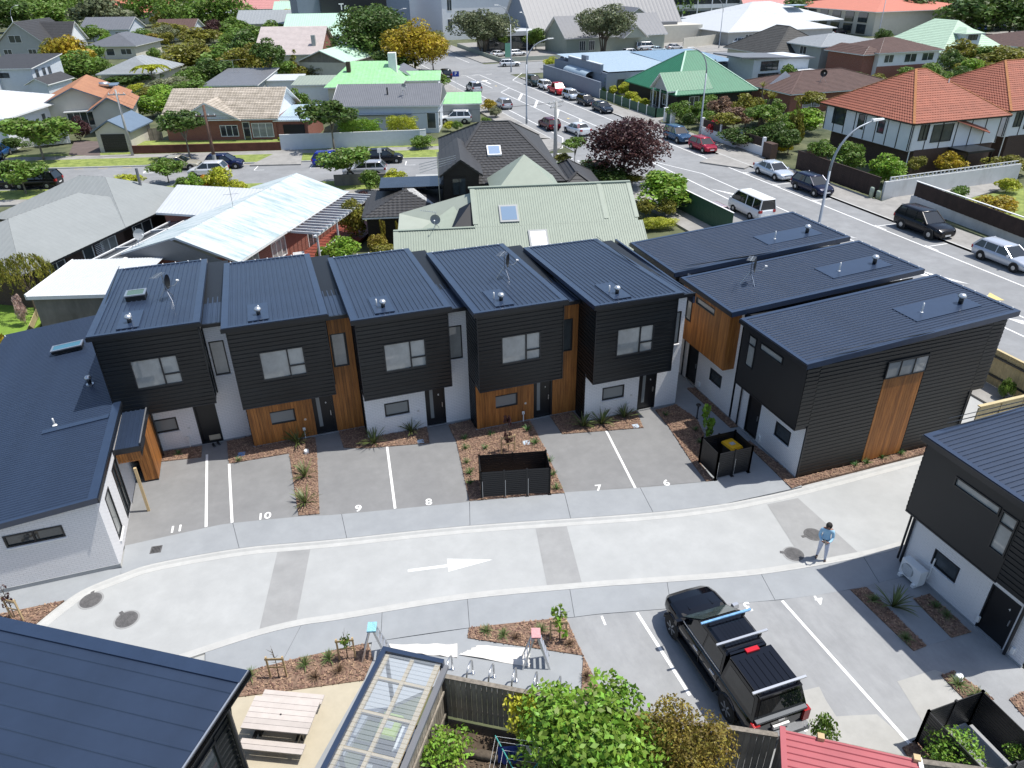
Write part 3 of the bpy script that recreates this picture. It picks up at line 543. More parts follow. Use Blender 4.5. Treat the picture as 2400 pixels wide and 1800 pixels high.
# ------------------------------------------------------------------ houses facing the entry path (front to the left)
def path_house(lab, ox, oy, upper, win_low, dr, box, upw, full=True, mirror=False, L=9.7, num=None, boardlow=True, rz=-PI / 2):
    t = thing('townhouse', lab, 'house', (ox, oy, 0), rz, 'dark townhouses with coloured lower walls'); wd = 4.95; yb = -.6; a, b = box; Pf = FRONT()
    MB().box(.02, .1, -.15, wd - .02, L - 1.0, 5.5).obj('building_core', m_darkp, t)
    wall(t, 'lower_wall', Pf, 0, wd, 0, 2.64, [win_low, dr], m_wbrick); wall(t, 'upper_wall', Pf, 0, wd, 2.64, 5.6, [], m_wbrick if upper != 'dark' else m_darkp)
    MB().box(-.0, -.03, -.15, wd, .05, .06).obj('footing', m_conc2, t); window(t, Pf, win_low, pane=m_paned, fw=.05, sill=m_wbrick); door(t, Pf, dr, num, glass=False)
    MB().box(a + .02, yb + .3, 2.62, b - .02, .2, 5.6).obj('upper_storey', m_darkp, t)
    zr = lambda y: 5.66 + (y + .7) * .06
    if upper == 'cedar':
        wl = wall(t, 'box_front', FRONT(yb + .02), a, b, 2.6, 5.6, upw, m_darkp); vboards(wl, FRONT(yb + .02), a, b, 2.6, 5.6, upw, .135)
        vboards(wl, RIGHT(b), yb, .0, 2.6, 5.6, [], .13); vboards(wl, LEFT(a), yb, .0, 2.6, 5.6, [], .13)
    else:
        wl = wall(t, 'box_front', FRONT(yb), a, b, 2.6, 5.6, upw, m_darkp); MB().box(a - .02, yb - .02, 2.55, b + .02, .05, 2.6).obj('soffit', m_trim, t)
    for u in upw: window(wl, FRONT(yb + .02 if upper == 'cedar' else yb), u, pane=m_pane, fw=.05, out=.03, hm=((u[3] - .45, u[0], u[1]),) if u[3] - u[2] > 1 else ())
    x0r, x1r = (a - .1, wd + .08) if not mirror else (-.08, b + .1)
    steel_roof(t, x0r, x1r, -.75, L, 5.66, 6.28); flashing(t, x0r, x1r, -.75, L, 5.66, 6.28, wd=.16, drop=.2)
    MB().tube([(a - .12, yb + .3, 5.5), (a - .12, yb + .3, 2.75), (a - .12, -.08, 2.45), (a - .12, -.08, .1)], .04, 8).obj('downpipe', m_trim, t)
    for q, (px, zz) in enumerate(((dr[1] + .25, .35), (2.2 if not mirror else 3.2, .4))): MB().box(px, -.07, zz - .12, px + .1, 0, zz + .12).obj('meter_box', m_wpaint, t)
    return t, zr
R1, zr = path_house('dark townhouse with tall cedar stripe on its long side, nearest on the right', 19.2, 24.85, 'dark', (3.15, 4.15, 1.12, 1.82), (1.1, 2.03, .12, 2.1), (.72, 4.93), [(1.95, 3.5, 4.84, 5.2), (1.15, 1.72, 3.7, 5.2)])
sp = [(3.38, 5.42, .09, 4.22), (3.32, 5.5, 4.22, 5.02)]
hboards(R1, RIGHT(4.95), -.6, .02, 2.6, lambda s: zr(s) - .1, []); hboards(R1, RIGHT(4.95), 0.02, 8.5, .1, lambda s: zr(s) - .12, [(3.36, 5.46, .05, 5.02)]); hboards(R1, RIGHT(4.95), 8.5, 9.25, 2.62, lambda s: zr(s) - .12, [])
MB().box(4.2, 8.4, 2.6, 4.9, 9.2, 6.0).obj('upper_storey', m_darkp, R1)
wl = wall(R1, 'cedar_panel', RIGHT(4.952), 3.36, 5.46, .08, 4.24, [], m_darkp); vboards(wl, RIGHT(4.95), 3.38, 5.42, .08, 4.2, [], .14); window(R1, RIGHT(4.96), (3.34, 5.48, 4.22, 5.02), vm=(4.05, 4.76), pane=m_pane, out=.06, dep=.0)
MB().box(4.94, -.03, .05, 5.0, .03, 2.62).obj('corner_trim', m_trim, R1); MB().box(4.94, 8.46, .05, 5.0, 8.54, 2.62).obj('corner_trim', m_trim, R1)
R2, _ = path_house('townhouse with cedar upper storey and rooftop dish, middle of the three on the right', 19.2, 29.95, 'cedar', (3.0, 4.0, 1.1, 1.76), (.9, 1.83, .12, 2.1), (.72, 4.75), [(1.9, 3.55, 4.84, 5.2), (1.1, 1.62, 3.7, 5.2)])
R3, _ = path_house('dark townhouse with plain roof, farthest of the three on the right', 19.2, 35.0, 'dark', (3.0, 4.0, 1.1, 1.76), (.9, 1.83, .12, 2.1), (.3, 4.93), [(1.9, 3.55, 4.84, 5.2)])
hboards(R3, RIGHT(4.95), -.6, 9.2, 2.62, lambda s: 5.66 + (s + .7) * .06 - .1, []); hboards(R2, RIGHT(4.95), .0, 9.2, .2, lambda s: 5.66 + (s + .7) * .06 - .3, [])
for i, (yy, n) in enumerate(((24.85, 'nearest right roof with the cedar stripe below'), (29.95, 'right roof that carries the dish'), (35.0, 'farthest right roof next to the lamp post'))):
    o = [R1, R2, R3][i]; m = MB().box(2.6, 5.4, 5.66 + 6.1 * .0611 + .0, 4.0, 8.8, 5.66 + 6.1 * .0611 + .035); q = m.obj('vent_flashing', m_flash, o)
    for v in q.data.vertices: v.co.z += (v.co.y - 5.4) * .0611
    vent(19.2 + 8.2, yy - 2.55 - .9, 6.2, 'silver vent at the street end of the ' + n, 1.15); flue(19.2 + 6.2, yy - 3.4, 6.08, 'white pipe on the flat plate of the ' + n, .42)
dish(20.9, 27.3, 5.78, 'black satellite dish with aerial on the middle right roof', 2.4, 1.05)
# unit 4, bottom right, window nearest the path's end
U4, z4 = path_house('dark townhouse with white lower wall and heat pump, at the right edge', 19.66, 14.47, 'dark', (1.08, 2.1, .9, 1.56), (3.22, 4.25, .05, 1.95), (.02, 3.6), [(1.3, 2.95, 4.62, 4.98), (3.0, 3.55, 3.5, 4.95)], mirror=True, num='4', L=12)
hboards(U4, LEFT(.0), -.6, .0, 2.6, lambda s: z4(s) - .1, []); hboards(U4, LEFT(.0), .0, 11, .1, lambda s: z4(s) - .1, []); hboards(U4, FRONT(-.6), 3.62, 4.95, 2.6, 5.55, [])
MB().box(3.65, -.6, 2.6, 4.95, .1, 5.5).obj('upper_storey', m_darkp, U4); MB().tube([(4.4, -.1, 2.5), (4.4, -.1, .05)], .05, 8).obj('downpipe', m_trim, U4); MB().tube([(.03, -.06, 2.5), (.03, -.06, .05)], .05, 8).obj('downpipe', m_trim, U4)
# white single storey wing on the left with the low dark roof
t = thing('low_wing', 'single storey white brick wing with low dark roof, at the left edge', 'house', (-7.55, 23.7, 0)); L0 = -6.6; D = 17.4
zl = lambda x: 3.28 + x * .10
Pf = FRONT(); wn = (-3.1, -1.27, 1.87, 2.38)
wall(t, 'front_wall', Pf, L0, 0, 0, 3.1, [wn], m_wbrick, ztop=lambda s: zl(s) - .1); window(t, Pf, wn, vm=(-2.2,), pane=m_paned, sill=m_wpaint, fw=.06)
w1, w2, d1 = (.95, 1.75, .5, 2.45), (1.0, 1.5, .5, 2.4), (2.75, 3.75, .1, 2.45)
wall(t, 'side_wall', RIGHT(0), 0, 7.4, 0, 3.1, [w1, d1], m_wbrick, ztop=lambda s: 3.18); window(t, RIGHT(0), w1, pane=m_pane, fw=.06, sill=m_wpaint); window(t, RIGHT(0), d1, pane=m_paned, fw=.07, vm=(3.25,), name='glazed_door')
MB().box(L0 + .05, .12, -.15, -.12, D - .2, 2.5).obj('building_core', m_darkp, t); MB().box(L0, -.03, -.15, .03, .04, .16).obj('footing', m_conc2, t)
rf = bpy.data.objects.new('roof', None); COL.objects.link(rf); rf.parent = t; rf.location = (0, 0, 0); rf.rotation_euler = (0, 0, PI / 2)      # local x runs along the wing, local y to the left
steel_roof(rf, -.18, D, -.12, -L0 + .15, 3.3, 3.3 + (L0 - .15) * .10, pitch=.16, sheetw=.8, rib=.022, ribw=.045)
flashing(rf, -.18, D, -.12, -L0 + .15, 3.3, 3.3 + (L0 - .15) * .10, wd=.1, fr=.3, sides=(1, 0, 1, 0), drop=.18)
m = MB(); m.box(5.4, .2, 3.27, 5.7, 2.7, 3.32); o = m.obj('vent_flashing', m_flash, rf)
for v in o.data.vertices: v.co.z -= (v.co.y - .2) * .1 - .02
flue(*at(128, 995, 3.1)[:2], 3.06, 'white pipe on the low dark roof at left', .3); vent(*at(211, 900, 3.2)[:2], 3.2, 'silver vent in the shadow on the low dark roof at left'); skylight(*at(158, 812, 3.25)[:2], 3.15, 'long blue skylight on the low dark roof at left', 1.35, .6, (0, -.1), h=.16, pane=M('blue_pane', (0.05, 0.16, 0.22), .06, spec=.8))
# porch of the wing
t = thing('porch', 'small cedar porch with ribbed black roof beside the white wing', 'porch', (-7.5, 27.4, 0)); steel_roof(t, 0.0, .95, .0, 3.6, 2.72, 2.8, pitch=.18, sheetw=.95)
m = MB().box(-.04, -.06, 2.56, 1.0, 0.0, 2.78).box(.95, 0, 2.56, 1.0, 3.6, 2.84).obj('gutter', m_trim, t); MB().box(.93, .1, 2.785, .98, 3.5, 2.86).obj('gutter_lip', m_alum, t)
wl = MB().box(.02, 0.02, 2.2, .9, 3.5, 2.58).obj('soffit_box', m_darkp, t); vboards(wl, FRONT(.0), .02, .92, 2.12, 2.56, [], .1)
wl = MB().box(.36, 1.55, -.1, .9, 3.6, 2.5).obj('screen_wall', m_darkp, t); vboards(wl, RIGHT(.9), 1.5, 3.6, .08, 2.5, [], .13); vboards(wl, FRONT(1.55), .36, .93, .08, 2.5, [], .14)
MB().tube([(.98, 3.3, 2.6), (.98, 3.3, .08)], .04, 8).obj('downpipe', m_trim, t); MB().box(.62, -.62, 0, .72, -.52, 2.15).obj('post', m_timber, t)
# dark building in the bottom left corner
BA = math.radians(-32.5); c0 = at(578, 1575, 6.2); t = thing('corner_building', 'dark two storey building with ribbed roof, filling the bottom left corner', 'house', (c0.x, c0.y, 0), BA); Lb = 12.0
rf = bpy.data.objects.new('roof', None); COL.objects.link(rf); rf.parent = t; rf.rotation_euler = (0, 0, PI / 2)
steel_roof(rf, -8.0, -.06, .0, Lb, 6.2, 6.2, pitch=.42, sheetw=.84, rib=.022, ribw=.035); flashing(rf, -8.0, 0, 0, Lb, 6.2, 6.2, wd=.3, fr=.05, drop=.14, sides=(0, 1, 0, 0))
MB().box(-.03, -8, 6.06, .06, .05, 6.2).obj('gutter', m_trim, t); MB().box(.0, -8, 6.2, .035, .03, 6.235).obj('gutter_lip', m_alum, t)
MB().box(-Lb, -8, -.15, -.5, -.45, 6.05).obj('building_core', m_darkp, t); bw = (-2.6, -1.0, 3.2, 5.2)
wl = wall(t, 'side_wall', RIGHT(-.38), -8, -.4, 0, 6.05, [bw], m_darkp); hboards(t, RIGHT(-.38), -8, -.4, .1, 6.0, [bw]); window(t, RIGHT(-.36), bw, pane=m_paned, fw=.06, vm=(-1.8,), sill=m_wpaint)
hboards(t, BACK(-.42), -Lb, -.4, .1, 6.0, []); MB().tube([(-.25, -.55, 6.0), (-.25, -.55, 2.6)], .05, 8).obj('downpipe', m_trim, t); MB().box(-.4, -.5, .1, -.34, -.38, 6.02).obj('corner_trim', m_trim, t)
# ================================================================== vegetation
def proj(p):
    d = Vector(p) - CAM; k = d.dot(FW); return 1200 + F * d.dot(RT) / k, 900 - F * d.dot(UP) / k, k
def topz(base, v):
    lo, hi = 0.0, 60.0
    for _ in range(40):
        m = (lo + hi) / 2
        if proj((base[0], base[1], m))[1] > v: lo = m
        else: hi = m
    return (lo + hi) / 2
def leafmat(name, c, c2=None, isl=0.38):
    k3 = (1, 1, 1) if 'purple' in name else (2.0, 1.75, 1.5); c = tuple(min(.6, x * k) for x, k in zip(c, k3)); c2 = c2 and tuple(min(.65, x * k) for x, k in zip(c2, k3))
    return M(name, c, 0.5, 0.25, 0.9, col2=c2, island=isl, trans=0.28, spec=0.35)
LM = {'dark': leafmat('dark_leaves', (0.028, 0.06, 0.016), (0.05, 0.095, 0.022)), 'mid': leafmat('green_leaves', (0.045, 0.095, 0.018), (0.085, 0.155, 0.03)), 'bright': leafmat('bright_leaves', (0.075, 0.16, 0.02), (0.12, 0.22, 0.03)),
      'lime': leafmat('lime_leaves', (0.15, 0.21, 0.02), (0.24, 0.28, 0.03)), 'olive': leafmat('olive_leaves', (0.07, 0.09, 0.015), (0.13, 0.14, 0.025)), 'yellow': leafmat('yellow_leaves', (0.35, 0.24, 0.015), (0.5, 0.36, 0.02)), 'gold': leafmat('gold_green_leaves', (0.11, 0.12, 0.012), (0.24, 0.2, 0.02)),
      'purple': leafmat('purple_leaves', (0.05, 0.022, 0.022), (0.10, 0.045, 0.042)), 'grey': leafmat('grey_green_leaves', (0.075, 0.1, 0.06), (0.13, 0.155, 0.1)), 'orange': leafmat('orange_leaves', (0.35, 0.15, 0.02), (0.45, 0.24, 0.03)), 'brown': leafmat('brown_twigs', (0.10, 0.075, 0.055), (0.15, 0.11, 0.085)),
      'greydark': leafmat('pohutukawa_leaves', (0.038, 0.06, 0.03), (0.09, 0.115, 0.07)), 'flower': leafmat('white_flowers', (0.5, 0.5, 0.42), (0.7, 0.68, 0.6)), 'rust': leafmat('rust_leaves', (0.13, 0.10, 0.02), (0.16, 0.17, 0.03)), 'red': leafmat('red_flowers', (0.4, 0.03, 0.03)), 'pink': leafmat('pink_flowers', (0.5, 0.25, 0.25))}
def quadmesh(name, V):
    n = len(V) // 4; me = bpy.data.meshes.new(name); me.vertices.add(4 * n); me.vertices.foreach_set('co', V.astype(np.float32).ravel())
    me.loops.add(4 * n); me.loops.foreach_set('vertex_index', np.arange(4 * n, dtype=np.int32)); me.polygons.add(n)
    me.polygons.foreach_set('loop_start', np.arange(0, 4 * n, 4, dtype=np.int32)); me.update(calc_edges=True); return me
def leaves(rs, C, N, ln, wd, droop=0.0):
    """diamond leaves at centres C facing roughly along N"""
    n = len(C); R = rs.normal(size=(n, 3)); N = N + 0.75 * R; N /= np.linalg.norm(N, axis=1)[:, None] + 1e-9
    T = np.cross(N, rs.normal(size=(n, 3))); T[:, 2] -= droop; T /= np.linalg.norm(T, axis=1)[:, None] + 1e-9; B = np.cross(N, T); s = rs.uniform(.65, 1.35, (n, 1))
    V = np.stack([C - T * ln * s, C + B * wd * s, C + T * ln * s + N * ln * .15, C - B * wd * s], 1).reshape(-1, 3); return V
def crown(seed, shape='round', n=3000, lobes=26, ls=0.085):
    rs = np.random.RandomState(seed); P = []
    while len(P) < lobes:
        p = rs.uniform(-1, 1, 3); r = np.linalg.norm(p)
        if shape == 'round':
            if r < 1 and p[2] > -.75: P.append((p * .74, rs.uniform(.24, .42)))
        elif shape == 'flat':
            if r < 1 and p[2] > -.45: P.append((p * np.array([.78, .78, .62]), rs.uniform(.2, .36)))
        elif shape == 'cone':
            h = (p[2] + 1) / 2
            if math.hypot(p[0], p[1]) < 1.05 - h: P.append((p * np.array([.8, .8, .9]), .12 + .22 * (1 - h)))
        elif shape == 'column':
            if math.hypot(p[0], p[1]) < .85: P.append((p * np.array([.6, .6, .85]), rs.uniform(.2, .34)))
        elif shape == 'box': P.append((p * .78, rs.uniform(.2, .3)))
    ctr = np.array([p for p, r in P]); rad = np.array([r for p, r in P]); k = rs.choice(len(P), n, p=rad ** 2 / (rad ** 2).sum())
    d = rs.normal(size=(n, 3)); d[:, 2] += .25; d /= np.linalg.norm(d, axis=1)[:, None]; C = ctr[k] + d * rad[k][:, None] * rs.uniform(.6, 1.08, (n, 1)) ** .7
    if shape == 'box': C = np.clip(C, -1.0 + rs.uniform(-.04, .04, C.shape), 1.0 + rs.uniform(-.06, .06, C.shape))
    if shape in ('round', 'flat'): C[:, :2] /= np.percentile(np.hypot(C[:, 0], C[:, 1]), 96)
    return quadmesh('crown', leaves(rs, C, d, ls, ls * .55))
CR = {}
def get_crown(shape, i, fine=0):
    key = (shape, i, fine)
    if key not in CR: CR[key] = crown(11 + i * 7 + len(shape), shape, *((3000, 26, .085) if not fine else (9000, 40 if shape != 'box' else 140, .045)))
    return CR[key]
def weeping(seed):
    rs = np.random.RandomState(seed); C = []; N = []
    for _ in range(150):
        a = rs.uniform(0, 2 * PI); r = rs.uniform(.1, 1) ** .5; x, y = r * math.cos(a), r * math.sin(a); z0 = .95 * math.sqrt(max(0, 1 - r * r * .85)) + rs.uniform(-.1, .05); L = rs.uniform(.35, 1.1)
        for t in np.linspace(0, 1, 22): C.append((x * (1 + .12 * t) + rs.normal() * .03, y * (1 + .12 * t) + rs.normal() * .03, z0 - L * t)); N.append((x, y, .2))
    return quadmesh('crown', leaves(rs, np.array(C), np.array(N), .075, .022, 2.5))
TK = {}
def trunkmesh(i, multi=False):
    if (i, multi) in TK: return TK[(i, multi)]
    r = random.Random(50 + i); mb = MB()
    for k in range(5 if multi else 1):
        a = r.uniform(0, 6.28); o = .16 if multi else 0; top = (math.cos(a) * (.32 if multi else .05), math.sin(a) * (.32 if multi else .05), .95); b0 = (math.cos(a) * o * .4, math.sin(a) * o * .4, -.02)
        mid = ((b0[0] + top[0]) / 2 + r.uniform(-.04, .04), (b0[1] + top[1]) / 2 + r.uniform(-.04, .04), .5); q = .5 if multi else 1
        mb.tube([b0, (mid[0] * .6, mid[1] * .6, .22), mid, top], [.075 * q, .055 * q, .045 * q, .02 * q], 7)
        for _ in range(6 if not multi else 3):
            a2 = r.uniform(0, 6.28); z = r.uniform(.4, .8); l = r.uniform(.35, .6); p0 = (mid[0], mid[1], z)
            mb.tube([p0, (p0[0] + math.cos(a2) * l * .5, p0[1] + math.sin(a2) * l * .5, z + l * .35), (p0[0] + math.cos(a2) * l, p0[1] + math.sin(a2) * l, z + l * .8)], [.03, .02, .008], 5)
    TK[(i, multi)] = mb.mesh('trunk', True); return TK[(i, multi)]
TN = [0]
def tree(label, xy, h, r, mat='mid', shape='round', sq=None, name='tree', cat='tree', group=None, bark=None, multi=False, fine=0, low=None, rr=None):
    """tapered trunk with limbs and a crown of leaf-sized faces"""
    TN[0] += 1; i = TN[0]; rnd = random.Random(i * 13)
    t = thing(name, label, cat, (xy[0], xy[1], 0), rnd.uniform(0, 6.28), group)
    if shape == 'weep': me = CR.setdefault('weep', weeping(5))
    else: me = get_crown(shape, i % (4 if shape in ('round', 'flat') else 2), fine)
    rz = (sq or (.8 if shape in ('round', 'weep') else .55 if shape == 'flat' else 1)) * r
    if shape in ('cone', 'column', 'box'): rz = h / 2 * .98
    rz = min(rz, h * .5) if low is None else (h - low) / 2
    c = link('crown', me, LM[mat] if isinstance(mat, str) else mat, t); c.location = (0, 0, h - rz * (.95 if shape != 'weep' else 1)); c.scale = (r, r * (rr or 1), rz)
    k = link('trunk', trunkmesh(i % 4, multi), bark or m_bark, t); ht = max(h - rz, .3) * 1.1; k.scale = (min(max(r * .6, .25), ht * .7) * (1.6 if multi else 1),) * 2 + (ht,)
    return t
def tp(label, u, v, vt, hw, mat='mid', shape='round', **kw):
    """tree whose foot stands at photo pixel (u, v), with its top and half width read off the photograph"""
    vm = v if kw.pop('foot', 0) else (v + vt * 2) / 3; u += (1241 - u) * (v - vm) / (3871 - v)     # trunks lean in the picture: u is read at the crown
    b = at(u, v); return tree(label, (b.x, b.y), topz(b, vt), hw * proj(b)[2] / F, mat, shape, **kw)
def bush(label, u, v, vt, hw, mat='mid', shape='round', **kw):
    b = at(u, v); h = topz(b, vt); r = hw * proj(b)[2] / F; return tree(label, (b.x, b.y), max(h, .3), r, mat, shape, low=0.02, name=kw.pop('name', 'shrub'), cat=kw.pop('cat', 'shrub'), **kw)
def blades(seed, n, spread=1.0, w=.035, curve=.5, seg=4):
    rs = random.Random(seed); mb = MB()
    for _ in range(n):
        a = rs.uniform(0, 2 * PI); e = rs.uniform(.25, 1.0) * spread; l = rs.uniform(.7, 1.1); pts = []
        for s in range(seg + 1):
            t = s / seg; r = l * t * e; z = l * (t * math.sqrt(max(.05, 1 - (e * .7) ** 2)) - curve * e * t * t * .8); pts.append((r * math.cos(a), r * math.sin(a), max(z, -.02), w * (1 - t) ** .6 * (0.6 + t)))
        sx, sy = -math.sin(a), math.cos(a); v = []
        for x, y, z, q in pts: v += [(x - sx * q, y - sy * q, z + q * .3), (x + sx * q, y + sy * q, z + q * .3)]
        mb.add(v, [(2 * i, 2 * i + 1, 2 * i + 3, 2 * i + 2) for i in range(seg)])
    return mb.mesh('blades')
m_flax = M('flax_leaf', (0.12, 0.15, 0.045), 0.45, island=.45, trans=.15); m_grassy = M('tussock_leaf', (0.13, 0.2, 0.06), 0.6, island=.4, trans=.2); m_dead = M('dry_tussock', (0.14, 0.09, 0.05), .8, island=.4)
BL = [blades(1, 46, 1.0, .03, .45), blades(2, 90, .9, .016, .9), blades(3, 38, 1.0, .035, .4)]
def plant(label, u, v, s, kind=0, mat=None, group=None, name=None, z=0.02, cat='plant'):
    p = at(u, v); t = thing(name or ('flax_plant' if kind != 1 else 'tussock_grass'), label, cat, (p.x, p.y, z), random.uniform(0, 6), group)
    o = link('leaf', BL[kind], mat or (m_flax if kind != 1 else m_grassy), t); o.scale = (s, s, s); return t
# ================================================================== cars
def paint(c, metal=.35): return M('car_paint', c, .22, metal=metal, spec=.7)
m_glass = M('car_glass', (0.012, 0.016, 0.018), .05, spec=.9); m_tail = M('tail_light', (0.35, 0.01, 0.012), .2); m_head = M('head_light', (0.6, 0.62, 0.63), .15, metal=.3); m_rim = M('wheel_rim', (0.42, 0.43, 0.44), .3, metal=.7); m_plate = M('number_plate', (0.75, 0.75, 0.72), .5); m_plast = M('black_plastic', (0.015, 0.015, 0.016), .6)
CT = {'hatch': (4.0, 1.74, 1.5, 2.5, .94, .98, -1.94, -1.5, .22, 1.05), 'sedan': (4.65, 1.8, 1.43, 2.75, .92, 1.0, -1.75, -1.0, .15, 1.05), 'suv': (4.55, 1.86, 1.72, 2.68, 1.06, 1.06, -2.2, -1.85, .15, .98), 'wagon': (4.55, 1.76, 1.46, 2.72, .93, .94, -2.2, -1.75, .15, 1.02), 'van': (4.75, 1.72, 1.98, 2.5, 1.12, 1.14, -2.33, -2.26, 1.15, 1.95), 'ute': (5.2, 1.86, 1.8, 3.15, 1.08, 1.08, -.75, -.55, .55, 1.28)}
def ring(w, zl, zt): h = w / 2; return [(0, zl), (.78 * h, zl), (.95 * h, zl + .1), (h, zl + (zt - zl) * .45), (.985 * h, zl + (zt - zl) * .72), (.93 * h, zt - .035), (.80 * h, zt), (0, zt + .025)]
def loft(st):
    mb = MB(); R = []
    for x, zl, zt, w in st:
        q = ring(w, zl, zt); R.append([(x, y, z) for y, z in q] + [(x, -y, z) for y, z in q[-2:0:-1]])
    n = len(R[0])
    for a, b in zip(R, R[1:]): mb.add(a + b, [(i, (i + 1) % n, n + (i + 1) % n, n + i) for i in range(n)])
    mb.poly(R[0][::-1]); mb.poly(R[-1]); return mb
CARM = {}
def carparts(ty):
    if ty in CARM: return CARM[ty]
    L, W, Hh, wb, zb, zr, b0, r0, r1, b1 = CT[ty]; h = L / 2; z0 = .24; P = []
    zd = {'sedan': zr, 'ute': 1.06}.get(ty, zb); hood = zb - .02 if ty != 'van' else zb
    st = [(-h, .4, zd - .14, W * .72), (-h + .06, .3, zd - .03, W * .88), (-h + .35, z0, zd, W * .97), (b0 + .1 if ty != 'ute' else -.8, z0, zd, W), (-.2, z0, zb, W), (b1 - .1, z0, hood, W), (b1 + (h - b1) * .45, z0, hood - .06, W * .98), (h - .25, z0 + .02, hood - .15, W * .92), (h - .07, .3, hood - .24, W * .82), (h, .38, hood - .36, W * .66)]
    P.append(('body', loft(st).mesh('body', True), 'paint', None))
    wr, wt = W / 2 * .90, W / 2 * .72; zt = Hh - .03
    mb = MB(); mb.hexa([(b0, -wr, zb - .02), (b1, -wr, zb - .02), (b1, wr, zb - .02), (b0, wr, zb - .02), (r0, -wt, zt), (r1, -wt, zt), (r1, wt, zt), (r0, wt, zt)]); P.append(('window_glass', mb.mesh('glass'), m_glass, None))
    e = .05; mb = MB(); top = [(r0 - .06, wt + .02), (r0 + .25, wt + .035), (r1 - .3, wt + .035), (r1 + .07, wt + .01)]; pts = [(x, -y) for x, y in top] + [(x, y) for x, y in top[::-1]]; n = len(pts)
    mb.add([(x, y, zt - .05) for x, y in pts] + [(x, y * .93, zt + .025) for x, y in pts] + [(x * .9 + (r0 + r1) * .05, y * .6, zt + .05) for x, y in pts], [(i, (i + 1) % n, n + (i + 1) % n, n + i) for i in range(n)] + [(n + i, n + (i + 1) % n, 2 * n + (i + 1) % n, 2 * n + i) for i in range(n)] + [tuple(range(2 * n, 3 * n))]); P.append(('roof', mb.mesh('roof', True), 'paint', None))
    for s in (-1, 1):
        for a, b, wdt in (((b0, wr), (r0, wt), .12 if ty in ('hatch', 'suv', 'wagon', 'van') else .1), ((b1, wr), (r1, wt), .07), ((-.28, wr), (-.28, wt), .07)) + ((((-1.25, wr), (-1.25, wt), .06),) if ty in ('suv', 'wagon', 'van') else ()):
            m = MB(); m.beam((a[0], s * (a[1] + .005), zb - .03), (b[0], s * (b[1] + .005), zt), wdt, .05, (0, 1, .3)); P.append(('pillar', m.mesh('pillar'), 'paint', None))
        m = MB(); m.box(b1 - .28, s * (W / 2 - .02) - (.0 if s > 0 else .16), zb - .02, b1 - .12, s * (W / 2 - .02) + (.16 if s > 0 else 0), zb + .11); P.append(('mirror', m.mesh('mirror'), 'paint', None))
        m = MB(); m.hexa([(h - .30, s * W * .43, hood - .30), (h - .02, s * W * .30, hood - .36), (h - .02, s * W * .17, hood - .36), (h - .3, s * W * .3, hood - .28), (h - .42, s * W * .455, hood - .20), (h - .07, s * W * .33, hood - .235), (h - .07, s * W * .18, hood - .23), (h - .4, s * W * .3, hood - .19)]); P.append(('headlight', m.mesh('headlight'), m_head, None))
        m = MB(); m.box(-h - .01, min(s * W * .30, s * W * .455), zd - .28, -h + .22, max(s * W * .30, s * W * .455), zd - .06); P.append(('tail_light', m.mesh('tail'), m_tail, None))
    m = MB(); m.box(-h - .015, -.26, .55, -h + .05, .26, .66); P.append(('number_plate', m.mesh('plate'), m_plate, None)); m = MB(); m.box(h - .05, -.26, .40, h + .012, .26, .51); P.append(('number_plate', m.mesh('plate'), m_plate, None))
    m = MB(); m.box(h - .12, -.42, hood - .36, h - .005, .42, hood - .27); P.append(('grille', m.mesh('grille'), m_plast, None))
    if ty == 'ute':
        m = MB(); m.box(-h + .12, -W * .42, 1.0, b0 - .08, W * .42, 1.1); P.append(('tray', m.mesh('tray'), m_plast, None))
    rw = .33 if ty not in ('suv', 'ute') else .38
    for sx in (-1, 1):
        for sy in (-1, 1):
            c = (sx * wb / 2 + .05, sy * (W / 2 - .09), rw); m = MB().lathe([(rw * .6, -.1), (rw * .95, -.1), (rw, -.06), (rw, .06), (rw * .95, .1), (rw * .6, .1)], c, 18, 'y'); q = len(P); P.append(('wheel', m.mesh('wheel', False), m_rubber, None))
            m = MB().lathe([(rw * .62, .0), (rw * .6, sy * .095), (rw * .2, sy * .11)], c, 14, 'y'); P.append(('rim', m.mesh('rim'), m_rim, q)); m = MB().lathe([(rw * 1.16, -.09), (rw * 1.16, .075 if sy > 0 else -.075), (rw * .5, .08 if sy > 0 else -.08)], (c[0], c[1], c[2] + .02), 18, 'y'); P.append(('wheel_arch', m.mesh('arch'), m_plast, q))
    CARM[ty] = P; return P
def car(label, ty, col, xy, hd, cat='car', s=1.0, name='parked_car', group='cars parked along the streets', metal=.35, z=-0.1, pm=None):
    t = thing(name, label, cat, (xy[0], xy[1], z), hd, group); t.scale = (s, s, s); pm = pm or paint(col, metal); made = []
    for n, me, m, par in carparts(ty): made.append(link(n, me, pm if m == 'paint' else m, t if par is None else made[par]))
    return t
def car_px(label, ty, col, a, b, away, hd=None, **kw):
    """car whose near wheels touch the road at photo pixels a (rear) and b (front)"""
    A = at(*a, -.1); B = at(*b, -.1); d = B - A; W = CT[ty][1] * kw.get('s', 1); c = (A + B) / 2 + Vector((away[0], away[1], 0)) * (W / 2 - .02)
    return car(label, ty, col, (c.x, c.y), math.atan2(d.y, d.x) if hd is None else hd, **kw)
